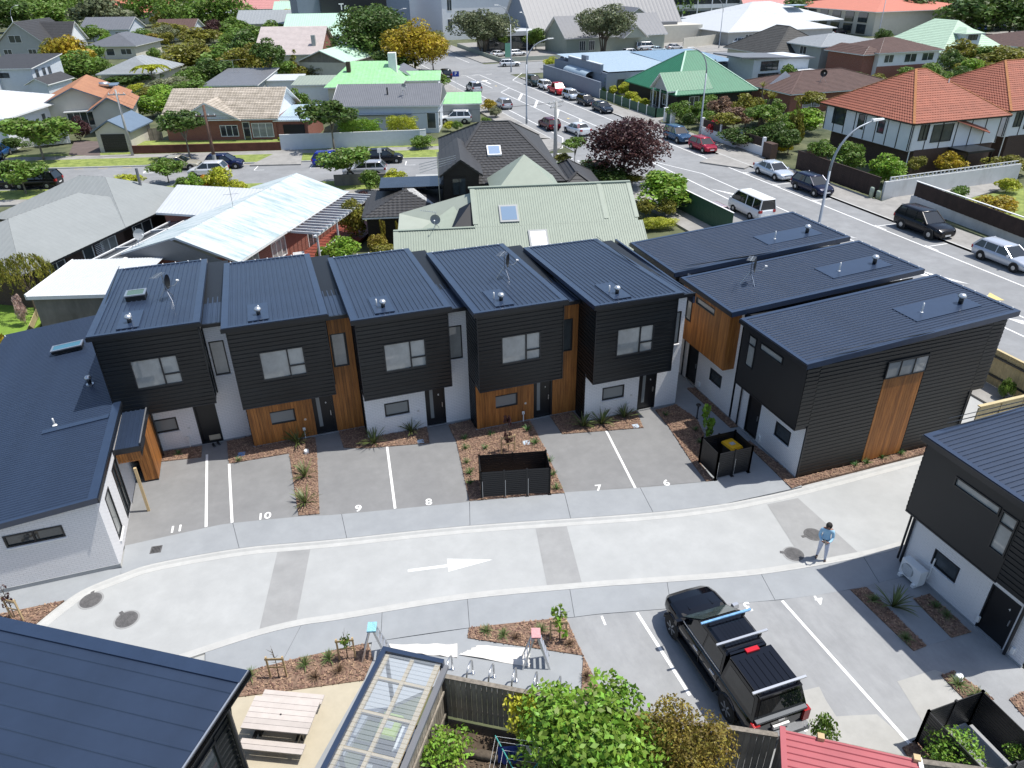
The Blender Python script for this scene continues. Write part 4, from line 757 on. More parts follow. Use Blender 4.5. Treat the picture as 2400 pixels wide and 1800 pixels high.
# ================================================================== houses
def urange(P2, v):
    us = []
    for i in range(len(P2)):
        (u1, v1), (u2, v2) = P2[i], P2[i - 1]
        if abs(v1 - v2) < 1e-9:
            if abs(v - v1) < 1e-6: us += [u1, u2]
            continue
        t = (v - v1) / (v2 - v1)
        if -1e-6 <= t <= 1 + 1e-6: us.append(u1 + t * (u2 - u1))
    return (min(us), max(us)) if us else None
def roofplane(par, pts, style, mat, pitch=.33, sep=False, wave=0.0, tile=.3, step=.035, rib=.02):
    """one plane of a roof: eave first (pts[0] to pts[1]); tile courses, ribbed sheet or plain"""
    P = [Vector(p) for p in pts]; e = (P[1] - P[0]).normalized(); n = e.cross(P[2] - P[0]).normalized(); n = n if n.z > 0 else -n; s = n.cross(e); s = s if s.z >= 0 else -s
    o = P[0]; Q = [((p - o).dot(e), (p - o).dot(s)) for p in P]; vmax = max(q[1] for q in Q); pt = lambda u, v, hh: o + e * u + s * v + n * hh
    if style == 'tile':
        k = max(1, int(round(vmax / pitch))); dv = vmax / k; allm = MB()
        for i in range(k):
            v0, v1 = i * dv, min((i + 1) * dv, vmax); a = urange(Q, v0 + 1e-4); b = urange(Q, v1 - 1e-4)
            if not a or not b: continue
            mb = MB() if sep else allm; w = a[1] - a[0]
            m = max(1, int(w / tile)) if wave else 1; low = []; up = []; bot = []
            for j in range(m + 1):
                for f_, hh in (((0, 0), (.55, wave)) if wave and j < m else ((0, 0),)):
                    t = min(1, (j + f_) / m); low.append(pt(a[0] + w * t, v0 - .02, step + hh)); bot.append(pt(a[0] + w * t, v0 - .02, 0)); up.append(pt(b[0] + (b[1] - b[0]) * t, v1, .004 + hh))
            q = len(low); mb.add(low + up, [(x, x + 1, q + x + 1, q + x) for x in range(q - 1)]); mb.add(bot + low, [(x, x + 1, q + x + 1, q + x) for x in range(q - 1)])
            if sep: mb.obj('tile_course', mat, par)
        if not sep: return allm.obj('roof_tiles', mat, par)
    elif style == 'rib':
        us = sorted({q[0] for q in Q}); u0, u1 = us[0], us[-1]; k = max(1, int(round((u1 - u0) / pitch))); mb = MB(); du = (u1 - u0) / k; pr = []
        for i in range(k): pr += [(u0 + i * du, 0), (u0 + (i + .45) * du, 0), (u0 + (i + .6) * du, rib), (u0 + (i + .85) * du, rib)]
        pr.append((u1, 0)); QT = [(v, u) for u, v in Q]; col = []
        for u, hh in pr:
            r = urange(QT, min(max(u, u0 + 1e-4), u1 - 1e-4)); col.append((pt(u, r[0], hh + .012), pt(u, r[1], hh + .012)))
        for (a, b), (c, d) in zip(col, col[1:]): mb.poly([a, c, d, b])
        return mb.obj('roof_sheet', mat, par)
    else:
        return MB().poly([p + n * .012 for p in P]).obj('roof_sheet', mat, par)
def roof(par, x0, x1, y0, y1, h, r, kind, style, mat, ov=.45, ax=None, inset=None, wallm=None, under=None, ridge=None, **kw):
    """gable, hip, mono or pyramid roof over a rectangle; returns the base slab that carries tiles or sheets"""
    X0, X1, Y0, Y1 = x0 - ov, x1 + ov, y0 - ov, y1 + ov; ax = ax or ('x' if x1 - x0 >= y1 - y0 else 'y'); half = (Y1 - Y0) / 2 if ax == 'x' else (X1 - X0) / 2
    eh = h - .05; T = eh + r; ins = 0 if kind == 'gable' else (inset if inset is not None else half)
    if kind == 'mono': A, B, C, D = (X0, Y0, eh), (X1, Y0, eh), (X1, Y1, T), (X0, Y1, T); planes = [[A, B, C, D]]
    else:
        if ax == 'x': R0, R1 = (X0 + ins, (Y0 + Y1) / 2, T), (X1 - ins, (Y0 + Y1) / 2, T); planes = [[(X0, Y0, eh), (X1, Y0, eh), R1, R0], [(X1, Y1, eh), (X0, Y1, eh), R0, R1]]; ends = [[(X1, Y0, eh), (X1, Y1, eh), R1], [(X0, Y1, eh), (X0, Y0, eh), R0]]
        else: R0, R1 = ((X0 + X1) / 2, Y0 + ins, T), ((X0 + X1) / 2, Y1 - ins, T); planes = [[(X1, Y0, eh), (X1, Y1, eh), R1, R0], [(X0, Y1, eh), (X0, Y0, eh), R0, R1]]; ends = [[(X0, Y0, eh), (X1, Y0, eh), R0], [(X1, Y1, eh), (X0, Y1, eh), R1]]
        if kind == 'hip': planes += ends
    mb = MB(); d = .14
    for p in planes:
        k = len(p); mb.add([(a[0], a[1], a[2] - d) for a in p] + [(a[0], a[1], a[2] - .004) for a in p], [tuple(range(k)), tuple(range(k, 2 * k))] + [(i, (i + 1) % k, k + (i + 1) % k, k + i) for i in range(k)])
    base = mb.obj('roof', under or m_wpaint, par)
    for p in planes: roofplane(base, p, style, mat, **kw)
    if kind in ('gable', 'mono'):
        m = MB()
        if kind == 'gable':
            if ax == 'x':
                for x in (x0 + .02, x1 - .02): MB().poly([(x, y0, h - .1), (x, y1, h - .1), (x, (Y0 + Y1) / 2, T - .12)]).obj('gable_wall', wallm or m_wpaint, par)
            else:
                for y in (y0 + .02, y1 - .02): MB().poly([(x0, y, h - .1), (x1, y, h - .1), ((X0 + X1) / 2, y, T - .12)]).obj('gable_wall', wallm or m_wpaint, par)
        else:
            for x in (x0 + .02, x1 - .02): m.poly([(x, y0, h - .12), (x, y1, h - .12), (x, y1, T - .2)])
            m.poly([(x0, y1 - .02, h - .12), (x1, y1 - .02, h - .12), (x1, y1 - .02, T - .2), (x0, y1 - .02, T - .2)])
        if kind == 'mono': m.obj('gable_wall', wallm or m_wpaint, par)
    if ridge and kind != 'mono':
        caps = [(R0, R1)] if ins < half * 5 and (Vector(R0) - Vector(R1)).length > .2 else []
        if kind == 'hip':
            cs = [(X0, Y0, eh), (X1, Y0, eh), (X1, Y1, eh), (X0, Y1, eh)]; caps += [(c, min((R0, R1), key=lambda q: (Vector(q) - Vector(c)).length)) for c in cs]
        for a, b in caps: MB().beam((a[0], a[1], a[2] + .03), (b[0], b[1], b[2] + .03), .24, .09).obj('ridge_cap', ridge, base)
    return base
def box_house(label, o, rz, w, d, h, wallm, rf=None, wins=(), name='house', cat='house', group=None, base=None):
    t = thing(name, label, cat, (o[0], o[1], 0), rz, group); MB().box(0, 0, -.15, w, d, h).obj('wall', wallm, t)
    for f, s, z, ww, hh, nv, *rest in wins:
        Pp = {'F': FRONT(0), 'L': LEFT(0), 'R': RIGHT(w), 'B': BACK(d)}[f]; fm = rest[0] if rest else m_wframe; pn = rest[1] if len(rest) > 1 else m_paned
        window(t, Pp, (s, s + ww, z, z + hh), vm=[s + ww * (i + 1) / nv for i in range(nv - 1)], pane=pn, fmat=fm, fw=.07, out=.05, dep=-.02)
    return t
def fence(label, pts, h, mat, bw=.15, gap=.012, z0=.0, cap=None, posts=None, name='fence', th=.025, postm=None, sep=True, rail=None, alt=0):
    """paling fence along ground points: every paling is a part"""
    p0 = Vector((*pts[0][:2], 0)); t = thing(name, label, 'fence', p0)
    for a, b in zip(pts, pts[1:]):
        a = Vector((*a[:2], 0)) - p0; b = Vector((*b[:2], 0)) - p0; L = (b - a).length; e = (b - a) / L; n = Vector((-e.y, e.x, 0)); k = max(1, int(L / bw)); dv = L / k; me = None; ang = math.atan2(e.y, e.x)
        if sep:
            me = MB().box(gap / 2, -th / 2, z0, dv - gap / 2, th / 2, h).mesh('paling')
            for i in range(k): q = link('paling', me, mat, t); q.location = a + e * (i * dv) + n * (alt * (i % 2)); q.rotation_euler = (0, 0, ang); q.location.z = random.uniform(-.015, .015) if alt == 0 else 0
        else:
            m = MB()
            for i in range(k): c = a + e * (i * dv + gap / 2); c2 = a + e * ((i + 1) * dv - gap / 2); m.beam((c.x, c.y, (z0 + h) / 2), (c2.x, c2.y, (z0 + h) / 2), th, h - z0)
            m.obj('palings', mat, t, kind='stuff')
        for zz in (rail or ()): MB().beam((a.x + n.x * .05, a.y + n.y * .05, zz), (b.x + n.x * .05, b.y + n.y * .05, zz), .045, .08).obj('rail', mat, t)
        if cap: MB().beam((a.x, a.y, h + .02), (b.x, b.y, h + .02), .14, .04).obj('cap', cap, t)
        if posts:
            kk = max(1, int(round(L / posts)))
            for i in range(kk + 1): c = a + e * (L * i / kk); MB().box(c.x - .07, c.y - .07, 0, c.x + .07, c.y + .07, h + .12).obj('post', postm or mat, t)
    return t
def wallrun(label, pts, h, th, mat, name='garden_wall', cat='wall', cap=None, z0=-.15):
    p0 = Vector((*pts[0][:2], 0)); t = thing(name, label, cat, p0)
    for a, b in zip(pts, pts[1:]):
        a = Vector((*a[:2], 0)) - p0; b = Vector((*b[:2], 0)) - p0; MB().beam((a.x, a.y, (z0 + h) / 2), (b.x, b.y, (z0 + h) / 2), th, h - z0).obj('wall', mat, t)
        if cap: MB().beam((a.x, a.y, h + .025), (b.x, b.y, h + .025), th + .06, .05).obj('cap', cap, t)
    return t
# ================================================================== neighbourhood materials
def FR(deg):
    a = math.radians(deg); e = (math.cos(a), math.sin(a)); return lambda x, y: (x * e[0] - y * e[1], x * e[1] + y * e[0])
m_rbrick = brickmat('red_brick', (0.27, 0.075, 0.045), (0.20, 0.055, 0.035), (0.30, 0.22, 0.18), .4); m_dbrick = brickmat('brown_brick', (0.075, 0.04, 0.028), (0.055, 0.03, 0.022), (0.09, 0.07, 0.06), .4)
m_whroof = stained(M('worn_white_roof', (0.50, 0.55, 0.555), .6, .05, 3, stretch=(1, 1, 1)), (0.27, 0.36, 0.365), .9, .46, .64, (.3, 2.4, 1), .95)
m_grroof = stained(M('grey_roof', (0.245, 0.26, 0.255), .75, .04, 2), (0.2, 0.215, 0.21), .3); m_sage = M('sage_steel', (0.27, 0.31, 0.25), .55, .06, 1.5); m_blk = M('charcoal_tile', (0.042, 0.041, 0.041), .6, .2, 2, orand=.1)
m_tan = M('tan_tile', (0.33, 0.285, 0.22), .8, .2, 1.2, orand=.12, col2=(0.40, 0.35, 0.29)); m_org = M('orange_tile', (0.30, 0.10, 0.06), .75, .15, 1.5, orand=.08); m_orgc = M('mossy_ridge_cap', (0.33, 0.14, 0.05), .85, .3, 5)
m_brn = M('brown_tile', (0.095, 0.055, 0.045), .8, .2, 1.5, orand=.1); m_gry = M('grey_tile', (0.30, 0.32, 0.33), .7, .1, 2, orand=.08); m_mint = M('mint_tile', (0.42, 0.56, 0.42), .7, .1, 2, orand=.06); m_dkt = M('dark_tile', (0.055, 0.054, 0.05), .75, .3, 1.5, orand=.15)
m_green = stained(M('green_roof', (0.27, 0.53, 0.25), .6, .1, 1.5), (0.36, 0.55, 0.42), 1.2, .5, .7); m_dgreen = M('dark_green_roof', (0.03, 0.17, 0.085), .5, .08, 1); m_lgreen = M('pale_green_roof', (0.42, 0.60, 0.47), .6, .06, 1); m_rust = stained(M('rusty_roof', (0.36, 0.17, 0.09), .75, .12, 1.2), (0.24, 0.1, 0.06), .5)
m_blroof = M('blue_grey_roof', (0.34, 0.43, 0.50), .5, .05, 1.5); m_slate = M('slate_blue_roof', (0.13, 0.18, 0.24), .5, .06, 1); m_gmet = M('zinc_roof', (0.145, 0.15, 0.162), .5, .08, 1.2); m_wroof = M('white_roof', (0.50, 0.52, 0.53), .6, .04, 1); m_pink = M('pink_tile', (0.45, 0.39, 0.37), .8, .1, 1, orand=.06); m_rose = M('rose_roof', (0.55, 0.25, 0.23), .7, .08, 1); m_ored = M('orange_red_roof', (0.5, 0.17, 0.11), .7, .08, 1)
m_lwall = M('pale_weatherboard', (0.58, 0.62, 0.66), .7, .05, 2); wavebump(m_lwall, 1.8, .5, 'Z', .02, 'SAW'); m_cwall = M('cream_wall', (0.56, 0.53, 0.45), .75, .06, 1); m_gwall = M('grey_wall', (0.36, 0.37, 0.36), .75, .06, 1); m_blwall = M('slate_blue_wall', (0.20, 0.235, 0.29), .7, .06, 1); m_ddark = M('black_house_wall', (0.014, 0.011, 0.010), .6, .2, 2); wavebump(m_ddark, 1.7, .6, 'Z', .03, 'SAW')
m_wwall = M('white_wall', (0.76, 0.77, 0.78), .7, .04, 1.5); m_sagew = M('sage_wall', (0.33, 0.36, 0.30), .75, .05, 1); m_block = stained(M('concrete_block', (0.22, 0.205, 0.18), .9, .15, 1.5), (0.12, 0.115, 0.10), .8, .45, .7, (1, 1, .3), .8); m_wblock = stained(M('worn_white_block', (0.55, 0.56, 0.56), .8, .06, 1.5), (0.36, 0.36, 0.35), .7, .5, .75, (1, 1, .4), .7)
m_bfence = M('brown_fence', (0.035, 0.02, 0.016), .8, .25, 2, orand=.15); m_gfence = M('green_fence', (0.03, 0.09, 0.055), .6, .1, 2); m_redsh = M('red_steel_roof', (0.36, 0.085, 0.095), .6, .08, 1.5); m_deck = M('red_deck', (0.22, 0.055, 0.035), .6, .15, 2, orand=.15); m_galv = M('weathered_white_timber', (0.52, 0.54, 0.55), .7, .12, 3)
m_dpane = M('tinted_panel', (0.02, 0.025, 0.035), .12, .3, 1.5, spec=.8); m_pole = M('wooden_pole', (0.13, 0.075, 0.055), .9, .3, 3, stretch=(2, 2, .4)); m_cpole = M('grey_pole', (0.36, 0.36, 0.35), .85, .12, 3); m_lamp = M('lamp_post_steel', (0.30, 0.33, 0.37), .45, .05, 3, metal=.4); m_sign = M('sign_blue', (0.01, 0.04, 0.30), .5)
# ================================================================== houses right behind the townhouses
f31 = FR(-31.3); A31 = math.radians(-31.3)
W_ = lambda *k: k
h = box_house('brick bungalow with long worn white roof and timber pergola', f31(-35.2, 40.0), A31, 7.7, 15.8, 2.75, m_rbrick, wins=[('F', .5, .3, 1.0, 2.0, 1), ('F', 4.2, 1.1, 1.5, 1.1, 2), ('R', .3, .8, 2.2, 1.7, 3, m_wframe, m_pane), ('R', 4.2, .9, 2.0, 1.4, 3, m_wframe, m_pane), ('R', 9.5, .1, 1.6, 2.1, 2)])
roof(h, 0, 7.7, 0, 15.8, 2.8, 1.35, 'gable', 'rib', m_whroof, ov=.5, ax='y', wallm=m_gwall, pitch=.3, rib=.012)
MB().box(-3.4, 8.2, -.1, 2, 14, 2.7).obj('wing_wall', m_rbrick, h); roof(h, -3.6, 4.0, 8.4, 14.2, 2.82, 1.3, 'gable', 'rib', m_wroof, ov=.4, ax='x', wallm=m_wwall, pitch=.3, rib=.012)
m = MB().poly([(-.5, -1.0, 2.72), (8.2, -1.0, 2.72), (3.85, -1.0, 4.12)]).obj('gable_face', m_gmet, h)
m = MB(); m.tube([(3.85, 6.5, 4.1), (3.85, 6.5, 5.6)], .02, 6); m.beam((3.2, 6.5, 5.5), (4.5, 6.5, 5.5), .02, .02); m.beam((3.4, 6.2, 5.0), (4.3, 6.8, 5.0), .02, .02); m.obj('aerial', m_steel, h)
t = thing('pergola', 'weathered white timber pergola beside the worn white roof', 'pergola', (*f31(-27.0, 46.2), 0), A31)
for i in range(17): MB().box(-.6, i * .62, 2.5, 2.3, i * .62 + .09, 2.66).obj('rafter', m_galv, t)
for y in (0, 3.3, 6.6, 9.9): MB().box(2.0, y, 0, 2.12, y + .12, 2.4).obj('post', m_galv, t)
MB().box(1.95, -.3, 2.36, 2.15, 10.4, 2.5).obj('beam', m_galv, t); MB().box(-.6, -.3, 2.66, .1, 10.4, 2.72).obj('ledger', m_galv, t); MB().beam((2.1, .05, 1.2), (2.1, 3.4, 1.2), .05, .05).obj('rail', m_galv, t)
t = thing('deck', 'red timber deck under the pergola', 'deck', (*f31(-27.4, 44.5), 0), A31)
for i in range(22): MB().box(.0 + i * .145, 0, .1, .0 + i * .145 + .135, 12, .28).obj('deck_board', m_deck, t)
for k in range(3): MB().box(.2, -.35 * (k + 1), 0, 2.6, -.35 * k - .01, .22 - .07 * k).obj('step', m_deck, t)
t = thing('butterfly_chair', 'white sling chair on the red deck', 'chair', (*f31(-26.2, 45.6), .28), A31 + .6); MB().add([(-.4, .35, .95), (.4, .35, .95), (.38, -.4, .45), (-.38, -.4, .45), (0, .1, .35), (0, -.15, .32)], [(0, 1, 4), (1, 2, 5, 4), (2, 3, 5), (3, 0, 4, 5)]).obj('sling_seat', m_wpaint, t)
m = MB(); [m.beam(a, b, .025, .025) for a, b in (((-.4, .35, .95), (.35, -.4, 0)), ((.4, .35, .95), (-.35, -.4, 0)), ((-.38, -.4, .45), (.3, .35, 0)), ((.38, -.4, .45), (-.3, .35, 0)))]; m.obj('frame', m_steel, t)
t = thing('glass_lean_to', 'dark glazed lean-to with white bars beside the worn white roof', 'conservatory', (*f31(-38.2, 38.2), 0), A31)
MB().box(0, 0, 0, 2.8, 11.5, 1.95).box(2.8, 0, 0, 4.6, 1.7, 1.95).obj('wall', m_wwall, t); MB().hexa([(-.1, -.1, 2.0), (2.9, -.1, 2.45), (2.9, 11.6, 2.45), (-.1, 11.6, 2.0), (-.1, -.1, 2.05), (2.9, -.1, 2.5), (2.9, 11.6, 2.5), (-.1, 11.6, 2.05)]).obj('roof_pane', m_dpane, t); MB().box(2.92, -.1, 2.35, 4.7, 1.7, 2.45).obj('roof_pane', m_dpane, t)
for y in (-.1, 3.7, 7.6, 11.5): MB().beam((-.1, y, 2.1), (2.9, y, 2.55), .1, .06).obj('glazing_bar', m_wpaint, t)
for x in (-.05, 1.4, 2.85): MB().beam((x, -.1, 2.1 + x * .15), (x, 11.6, 2.1 + x * .15), .08, .05).obj('glazing_bar', m_wpaint, t)
for x in (2.95, 3.8, 4.65): MB().beam((x, -.1, 2.5), (x, 1.7, 2.5), .08, .05).obj('glazing_bar', m_wpaint, t)
MB().beam((2.9, -.05, 2.52), (4.7, -.05, 2.52), .08, .05).obj('glazing_bar', m_wpaint, t)
c = f31(-35.0, 40.6); dish(c[0], c[1], 2.75, 'grey satellite dish at the corner of the worn white roof', 2.2, 1.15, False, M('grey_dish', (0.3, 0.31, 0.32), .5))
h = box_house('long bungalow with plain grey hipped roof at the left edge', f31(-48.3, 36.0), A31, 7.9, 14.5, 2.45, m_dbrick, wins=[('R', 2.0, .9, 1.5, 1.2, 2), ('R', 5.2, .1, 1.0, 2.1, 1, m_wframe), ('R', 7.0, .9, 1.6, 1.2, 2, m_wframe, m_pane), ('R', 10.5, .6, 2.2, 1.5, 2)])
roof(h, 0, 7.9, 0, 14.5, 2.5, 2.0, 'hip', 'rib', m_grroof, ov=.65, ax='y', pitch=.4, rib=.008, under=m_black); MB().box(-3.0, 9.5, -.1, 7.9, 18.3, 2.45).obj('wing_wall', m_dbrick, h); roof(h, -3, 7.9, 9.8, 18.3, 2.52, 2.3, 'hip', 'rib', m_grroof, ov=.65, ax='x', pitch=.4, rib=.008, under=m_black)
MB().tube([(5.6, 15.4, 3.2), (5.6, 15.4, 5.2)], .11, 10).obj('flue', m_gmet, h); MB().box(-1.6, 5.6, 0, -.4, 6.6, 5.6).obj('chimney', m_rbrick, h)
m = MB(); [m.box(6.9 + .05, 6.35 + i * .12, .1, 7.0, 6.35 + i * .12 + .03, 2.1) for i in range(6)]; [m.box(8.0, 6.3, .2 + i * .12, 8.05, 7.1, .23 + i * .12) for i in range(16)]; m.obj('trellis', m_wpaint, h)
h = thing('garage', 'flat white roofed garage with concrete block wall behind the low dark roof', 'garage', (-14.1, 46.3, 0), math.radians(-16)); MB().box(0, 0, -.15, 5.4, 5.2, 2.65).obj('wall', m_block, h); steel_roof(h, -.15, 5.6, -.2, 5.6, 2.74, 2.86, pitch=.2, sheetw=1.0, rib=.015, mat=m_wroof); MB().box(-.2, -.24, 2.56, 5.65, -.2, 2.78).box(-.24, -.24, 2.56, -.16, 5.6, 2.9).obj('fascia', m_wpaint, h)
# black tiled house
f13 = FR(-13); A13 = math.radians(-13)
h = thing('house', 'black two storey house with charcoal tiled roof and dormer', 'house', (*f13(0, 54.6), 0), A13); MB().box(0, .4, -.15, 9.3, 17, 4.7).obj('wall', m_ddark, h); MB().box(.1, -.2, -.15, 2.7, 5, 5.9).obj('front_wall', m_ddark, h)
roof(h, .2, 9.1, .6, 17, 4.85, 2.9, 'hip', 'tile', m_blk, ov=.3, ax='x', inset=3.6, under=m_black, pitch=.37, sep=True, wave=.02, tile=.36, step=.04, ridge=m_blk)
roof(h, .1, 2.7, -.3, 7.0, 5.75, 1.15, 'gable', 'tile', m_blk, ov=.28, ax='y', wallm=m_ddark, under=m_black, pitch=.37, sep=True, step=.04)
window(h, FRONT(-.2), (.72, 1.75, 4.2, 5.45), vm=(1.24,), pane=m_paned, out=.05, dep=-.02); MB().box(1.15, -.26, 5.75, 1.3, -.19, 5.9).obj('vent_grille', m_wpaint, h); MB().box(2.2, -.26, 3.05, 2.4, -.19, 3.25).obj('vent_grille', m_wpaint, h)
MB().box(8.8, 2.5, -.15, 13, 11, 2.7).obj('side_wing', m_ddark, h); roof(h, 8.8, 13, 2.5, 11, 2.8, 1.6, 'hip', 'tile', m_blk, ov=.4, ax='y', under=m_black, pitch=.37, step=.04, ridge=m_blk)
sk2 = thing('skylight', 'white framed skylight in the charcoal tiled roof', 'skylight', (*f13(4.2, 59.0), 6.3), A13); sk2.rotation_euler = (.315, 0, A13); MB().box(-.55, -.7, -.05, .55, .7, .1).obj('frame', m_wframe, sk2); MB().box(-.44, -.58, .1, .44, .58, .112).obj('pane', M('sky_pane', (0.25, 0.33, 0.45), .05, spec=.9), sk2)
m = MB(); m.tube([(-.25, -.4, 2.5), (-.25, -.4, 7.4)], .035, 8)
for k in range(4): m.beam((-1.6, -.5 + k * .1, 6.0 + .18 * k), (1.1, .4 - k * .15, 6.5 + .18 * k), .03, .03)
m.obj('aerial', m_steel, h)
h = box_house('low black garage with charcoal hipped roof beside the black house', f13(-5.9, 55.4), A13, 5.9, 6.8, 2.55, m_ddark); roof(h, 0, 5.9, 0, 6.8, 2.6, 1.3, 'hip', 'tile', m_blk, ov=.3, ax='x', under=m_wpaint, pitch=.37, sep=True, wave=.02, tile=.36, step=.04); MB().hexa([(.9, 3.3, 3.55), (6.2, 3.3, 3.55), (6.2, 6, 3.4), (.9, 6, 3.4), (.9, 3.1, 3.85), (6.2, 3.1, 3.85), (6.2, 6, 3.95), (.9, 6, 3.95)]).obj('upper_roof', m_dpane, h)
# sage green house
f12 = FR(-12.3); A12 = math.radians(-12.3); h = thing('house', 'house with large sage green ribbed roof and skylights behind the townhouses', 'house', (*f12(0, 0), 0), A12)
zs = lambda y: 6.05 - .56 * (49.2 - y)
MB().add([(-2.5, 43, 0), (13.2, 43, 0), (13.2, 51, 0), (-2.5, 51, 0), (-2.5, 43, zs(43) - .2), (13.2, 43, zs(43) - .2), (13.2, 49.1, 5.8), (2.6, 49.1, 5.8), (2.6, 46, 4.1), (-2.5, 46, 4.1), (13.2, 51, 5), (-2.5, 51, 4.0)], [(0, 1, 5, 4), (1, 2, 10, 6, 5), (0, 4, 9, 11, 3), (9, 8, 7, 6, 10, 11)]).obj('wall', m_sagew, h)
rf = MB().poly([(-2.7, 42, zs(42) - .03), (13.6, 42, zs(42) - .03), (13.6, 46.1, zs(46.1) - .03), (-2.7, 46.1, zs(46.1) - .03)]).obj('roof', m_sage, h); roofplane(rf, [(-2.7, 42, zs(42)), (13.6, 42, zs(42)), (13.6, 46.1, zs(46.1)), (-2.7, 46.1, zs(46.1))], 'rib', m_sage, pitch=.16, rib=.022); roofplane(rf, [(2.45, 46.1, zs(46.1)), (13.3, 46.1, zs(46.1)), (13.3, 49.2, zs(49.2)), (2.45, 49.2, zs(49.2))], 'rib', m_sage, pitch=.16, rib=.022)
roofplane(rf, [(13.3, 53, 4.2), (2.45, 53, 4.2), (2.45, 49.2, zs(49.2)), (13.3, 49.2, zs(49.2))], 'rib', m_sage, pitch=.16); MB().box(2.3, 49.05, 6.02, 13.4, 49.35, 6.12).obj('ridge_cap', m_sage, rf); MB().beam((-2.75, 46.12, zs(46.1) + .03), (2.5, 46.12, zs(46.1) + .03), .26, .06).obj('flashing', m_sage, rf)
for x in (11.2, -2.6, 2.55, 13.25): MB().beam((x, 46.3 if x in (2.55, 11.2, 13.25) else 42, zs(46.3 if x in (2.55, 11.2, 13.25) else 42) + .035), (x, 49.2 if x != -2.6 else 46.1, zs(49.2 if x != -2.6 else 46.1) + .035), .3, .05).obj('flashing', m_sage, rf)
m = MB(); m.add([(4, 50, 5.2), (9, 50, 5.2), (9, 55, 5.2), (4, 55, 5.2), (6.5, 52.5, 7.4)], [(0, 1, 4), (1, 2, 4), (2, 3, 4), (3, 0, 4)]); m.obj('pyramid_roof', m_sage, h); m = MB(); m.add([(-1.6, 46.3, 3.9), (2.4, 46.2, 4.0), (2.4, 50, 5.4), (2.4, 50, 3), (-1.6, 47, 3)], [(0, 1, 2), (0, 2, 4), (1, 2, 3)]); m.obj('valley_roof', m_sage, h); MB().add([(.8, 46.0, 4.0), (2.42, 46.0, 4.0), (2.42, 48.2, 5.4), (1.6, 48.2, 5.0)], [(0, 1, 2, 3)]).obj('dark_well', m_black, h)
for (x, y, lab, pm) in ((4.8, 47.0, 'grey framed skylight high on the sage green roof', M('sky_pane2', (0.18, 0.26, 0.36), .05, spec=.9)), (6.5, 45.0, 'white blind skylight low on the sage green roof', m_wpaint)):
    c = f12(x, y); k = thing('skylight', lab, 'skylight', (*c, zs(y)), A12); k.rotation_euler = (math.atan(.56), 0, A12); MB().box(-.62, -.75, -.02, .62, .75, .12).obj('frame', m_gwall, k); MB().box(-.5, -.6, .12, .5, .6, .13).obj('pane', pm, k)
c = f12(.0, 46.2); dish(c[0], c[1], 4.1, 'grey satellite dish with aerial on the sage green roof', 1.2, 1.0, True, M('grey_dish2', (0.3, 0.31, 0.32), .5))
# ================================================================== across the side street
f17 = FR(-17); A17 = math.radians(-17)
h = box_house('red brick house with tan tiled roof and pale gable across the side street', f17(-40, 94.6), A17, 13.4, 11.6, 2.95, m_rbrick, wins=[('F', 6.5, .9, 2.2, 1.35, 3), ('F', 9.3, .3, .9, 2.3, 1), ('F', 10.4, .75, 2.6, 1.7, 3, m_wframe, m_pane)])
roof(h, .0, 13.4, 0, 11.6, 3.05, 2.75, 'gable', 'tile', m_tan, ov=.5, ax='x', wallm=m_wwall, pitch=.36, sep=True, wave=.03, tile=.34, step=.05); roof(h, 2.0, 9.0, -.5, 6, 3.05, 2.0, 'gable', 'tile', m_tan, ov=.4, ax='y', wallm=m_lwall, pitch=.36, sep=True, step=.05)
MB().box(13.4, .2, -.15, 17.2, 9, 2.7).obj('garage_wall', m_rbrick, h); roof(h, 13.4, 17.2, .2, 9, 2.75, .35, 'mono', 'rib', m_blroof, ov=.3, pitch=.3); MB().box(14.2, .1, .02, 16.8, .2, 2.15).obj('garage_door', m_door, h)
wallrun('long brown retaining wall in front of the red brick house', [at(312, 361), at(659, 352)], .95, .25, M('rust_wall', (0.12, 0.045, 0.028), .9, .25, 1.5)); bush('row of low flowers along the red brick house front', 655, 336, 320, 34, 'lime', 'box', rr=.12)
slab('lawn', [tuple(at(*p)[:2]) for p in ((315, 352), (660, 343), (650, 333), (330, 340))], -.16, .5, m_grass)
h = box_house('cream villa with rusty orange roof and two front gables', (-27.3, 116.5), .02, 10, 13, 3.0, m_cwall, wins=[('F', 3.4, .6, 3.2, 1.8, 4)]); roof(h, 0, 10, 0, 13, 3.1, 2.5, 'gable', 'rib', m_rust, ov=.6, ax='y', wallm=m_cwall, pitch=.4, rib=.012, under=m_slate)
MB().box(7.2, -4.4, -.15, 11.6, 6, 3.0).obj('wing_wall', m_cwall, h); roof(h, 7.2, 11.6, -4.4, 6, 3.1, 1.6, 'gable', 'tile', m_rust, ov=.5, ax='y', wallm=m_cwall, pitch=.4, under=m_slate); MB().box(6.5, 8, 4.4, 9.4, 11, 4.55).obj('solar_panel', m_slate, h); m = MB().lathe([(.3, 0), (.3, 1.2)], (7.2, 7.6, 4.8), 12, 'x'); m.obj('solar_tank', m_alum, h, True); MB().box(3.2, -.7, 2.5, 6.8, 0, 2.6).obj('window_hood', m_wpaint, h)
h = box_house('small white garage with blue gable roof and black roller door', f17(-47.0, 91.2), A17, 3.9, 6, 2.4, m_cwall); roof(h, 0, 3.9, 0, 6, 2.45, 1.3, 'gable', 'rib', m_slate, ov=.4, ax='y', wallm=m_cwall, pitch=.4, rib=.012, under=m_slate)
for i in range(8): MB().box(.55, -.06 - .01 * (i % 2), .05 + i * .255, 3.35, .0, .05 + i * .255 + .24).obj('door_panel', m_trim, h)
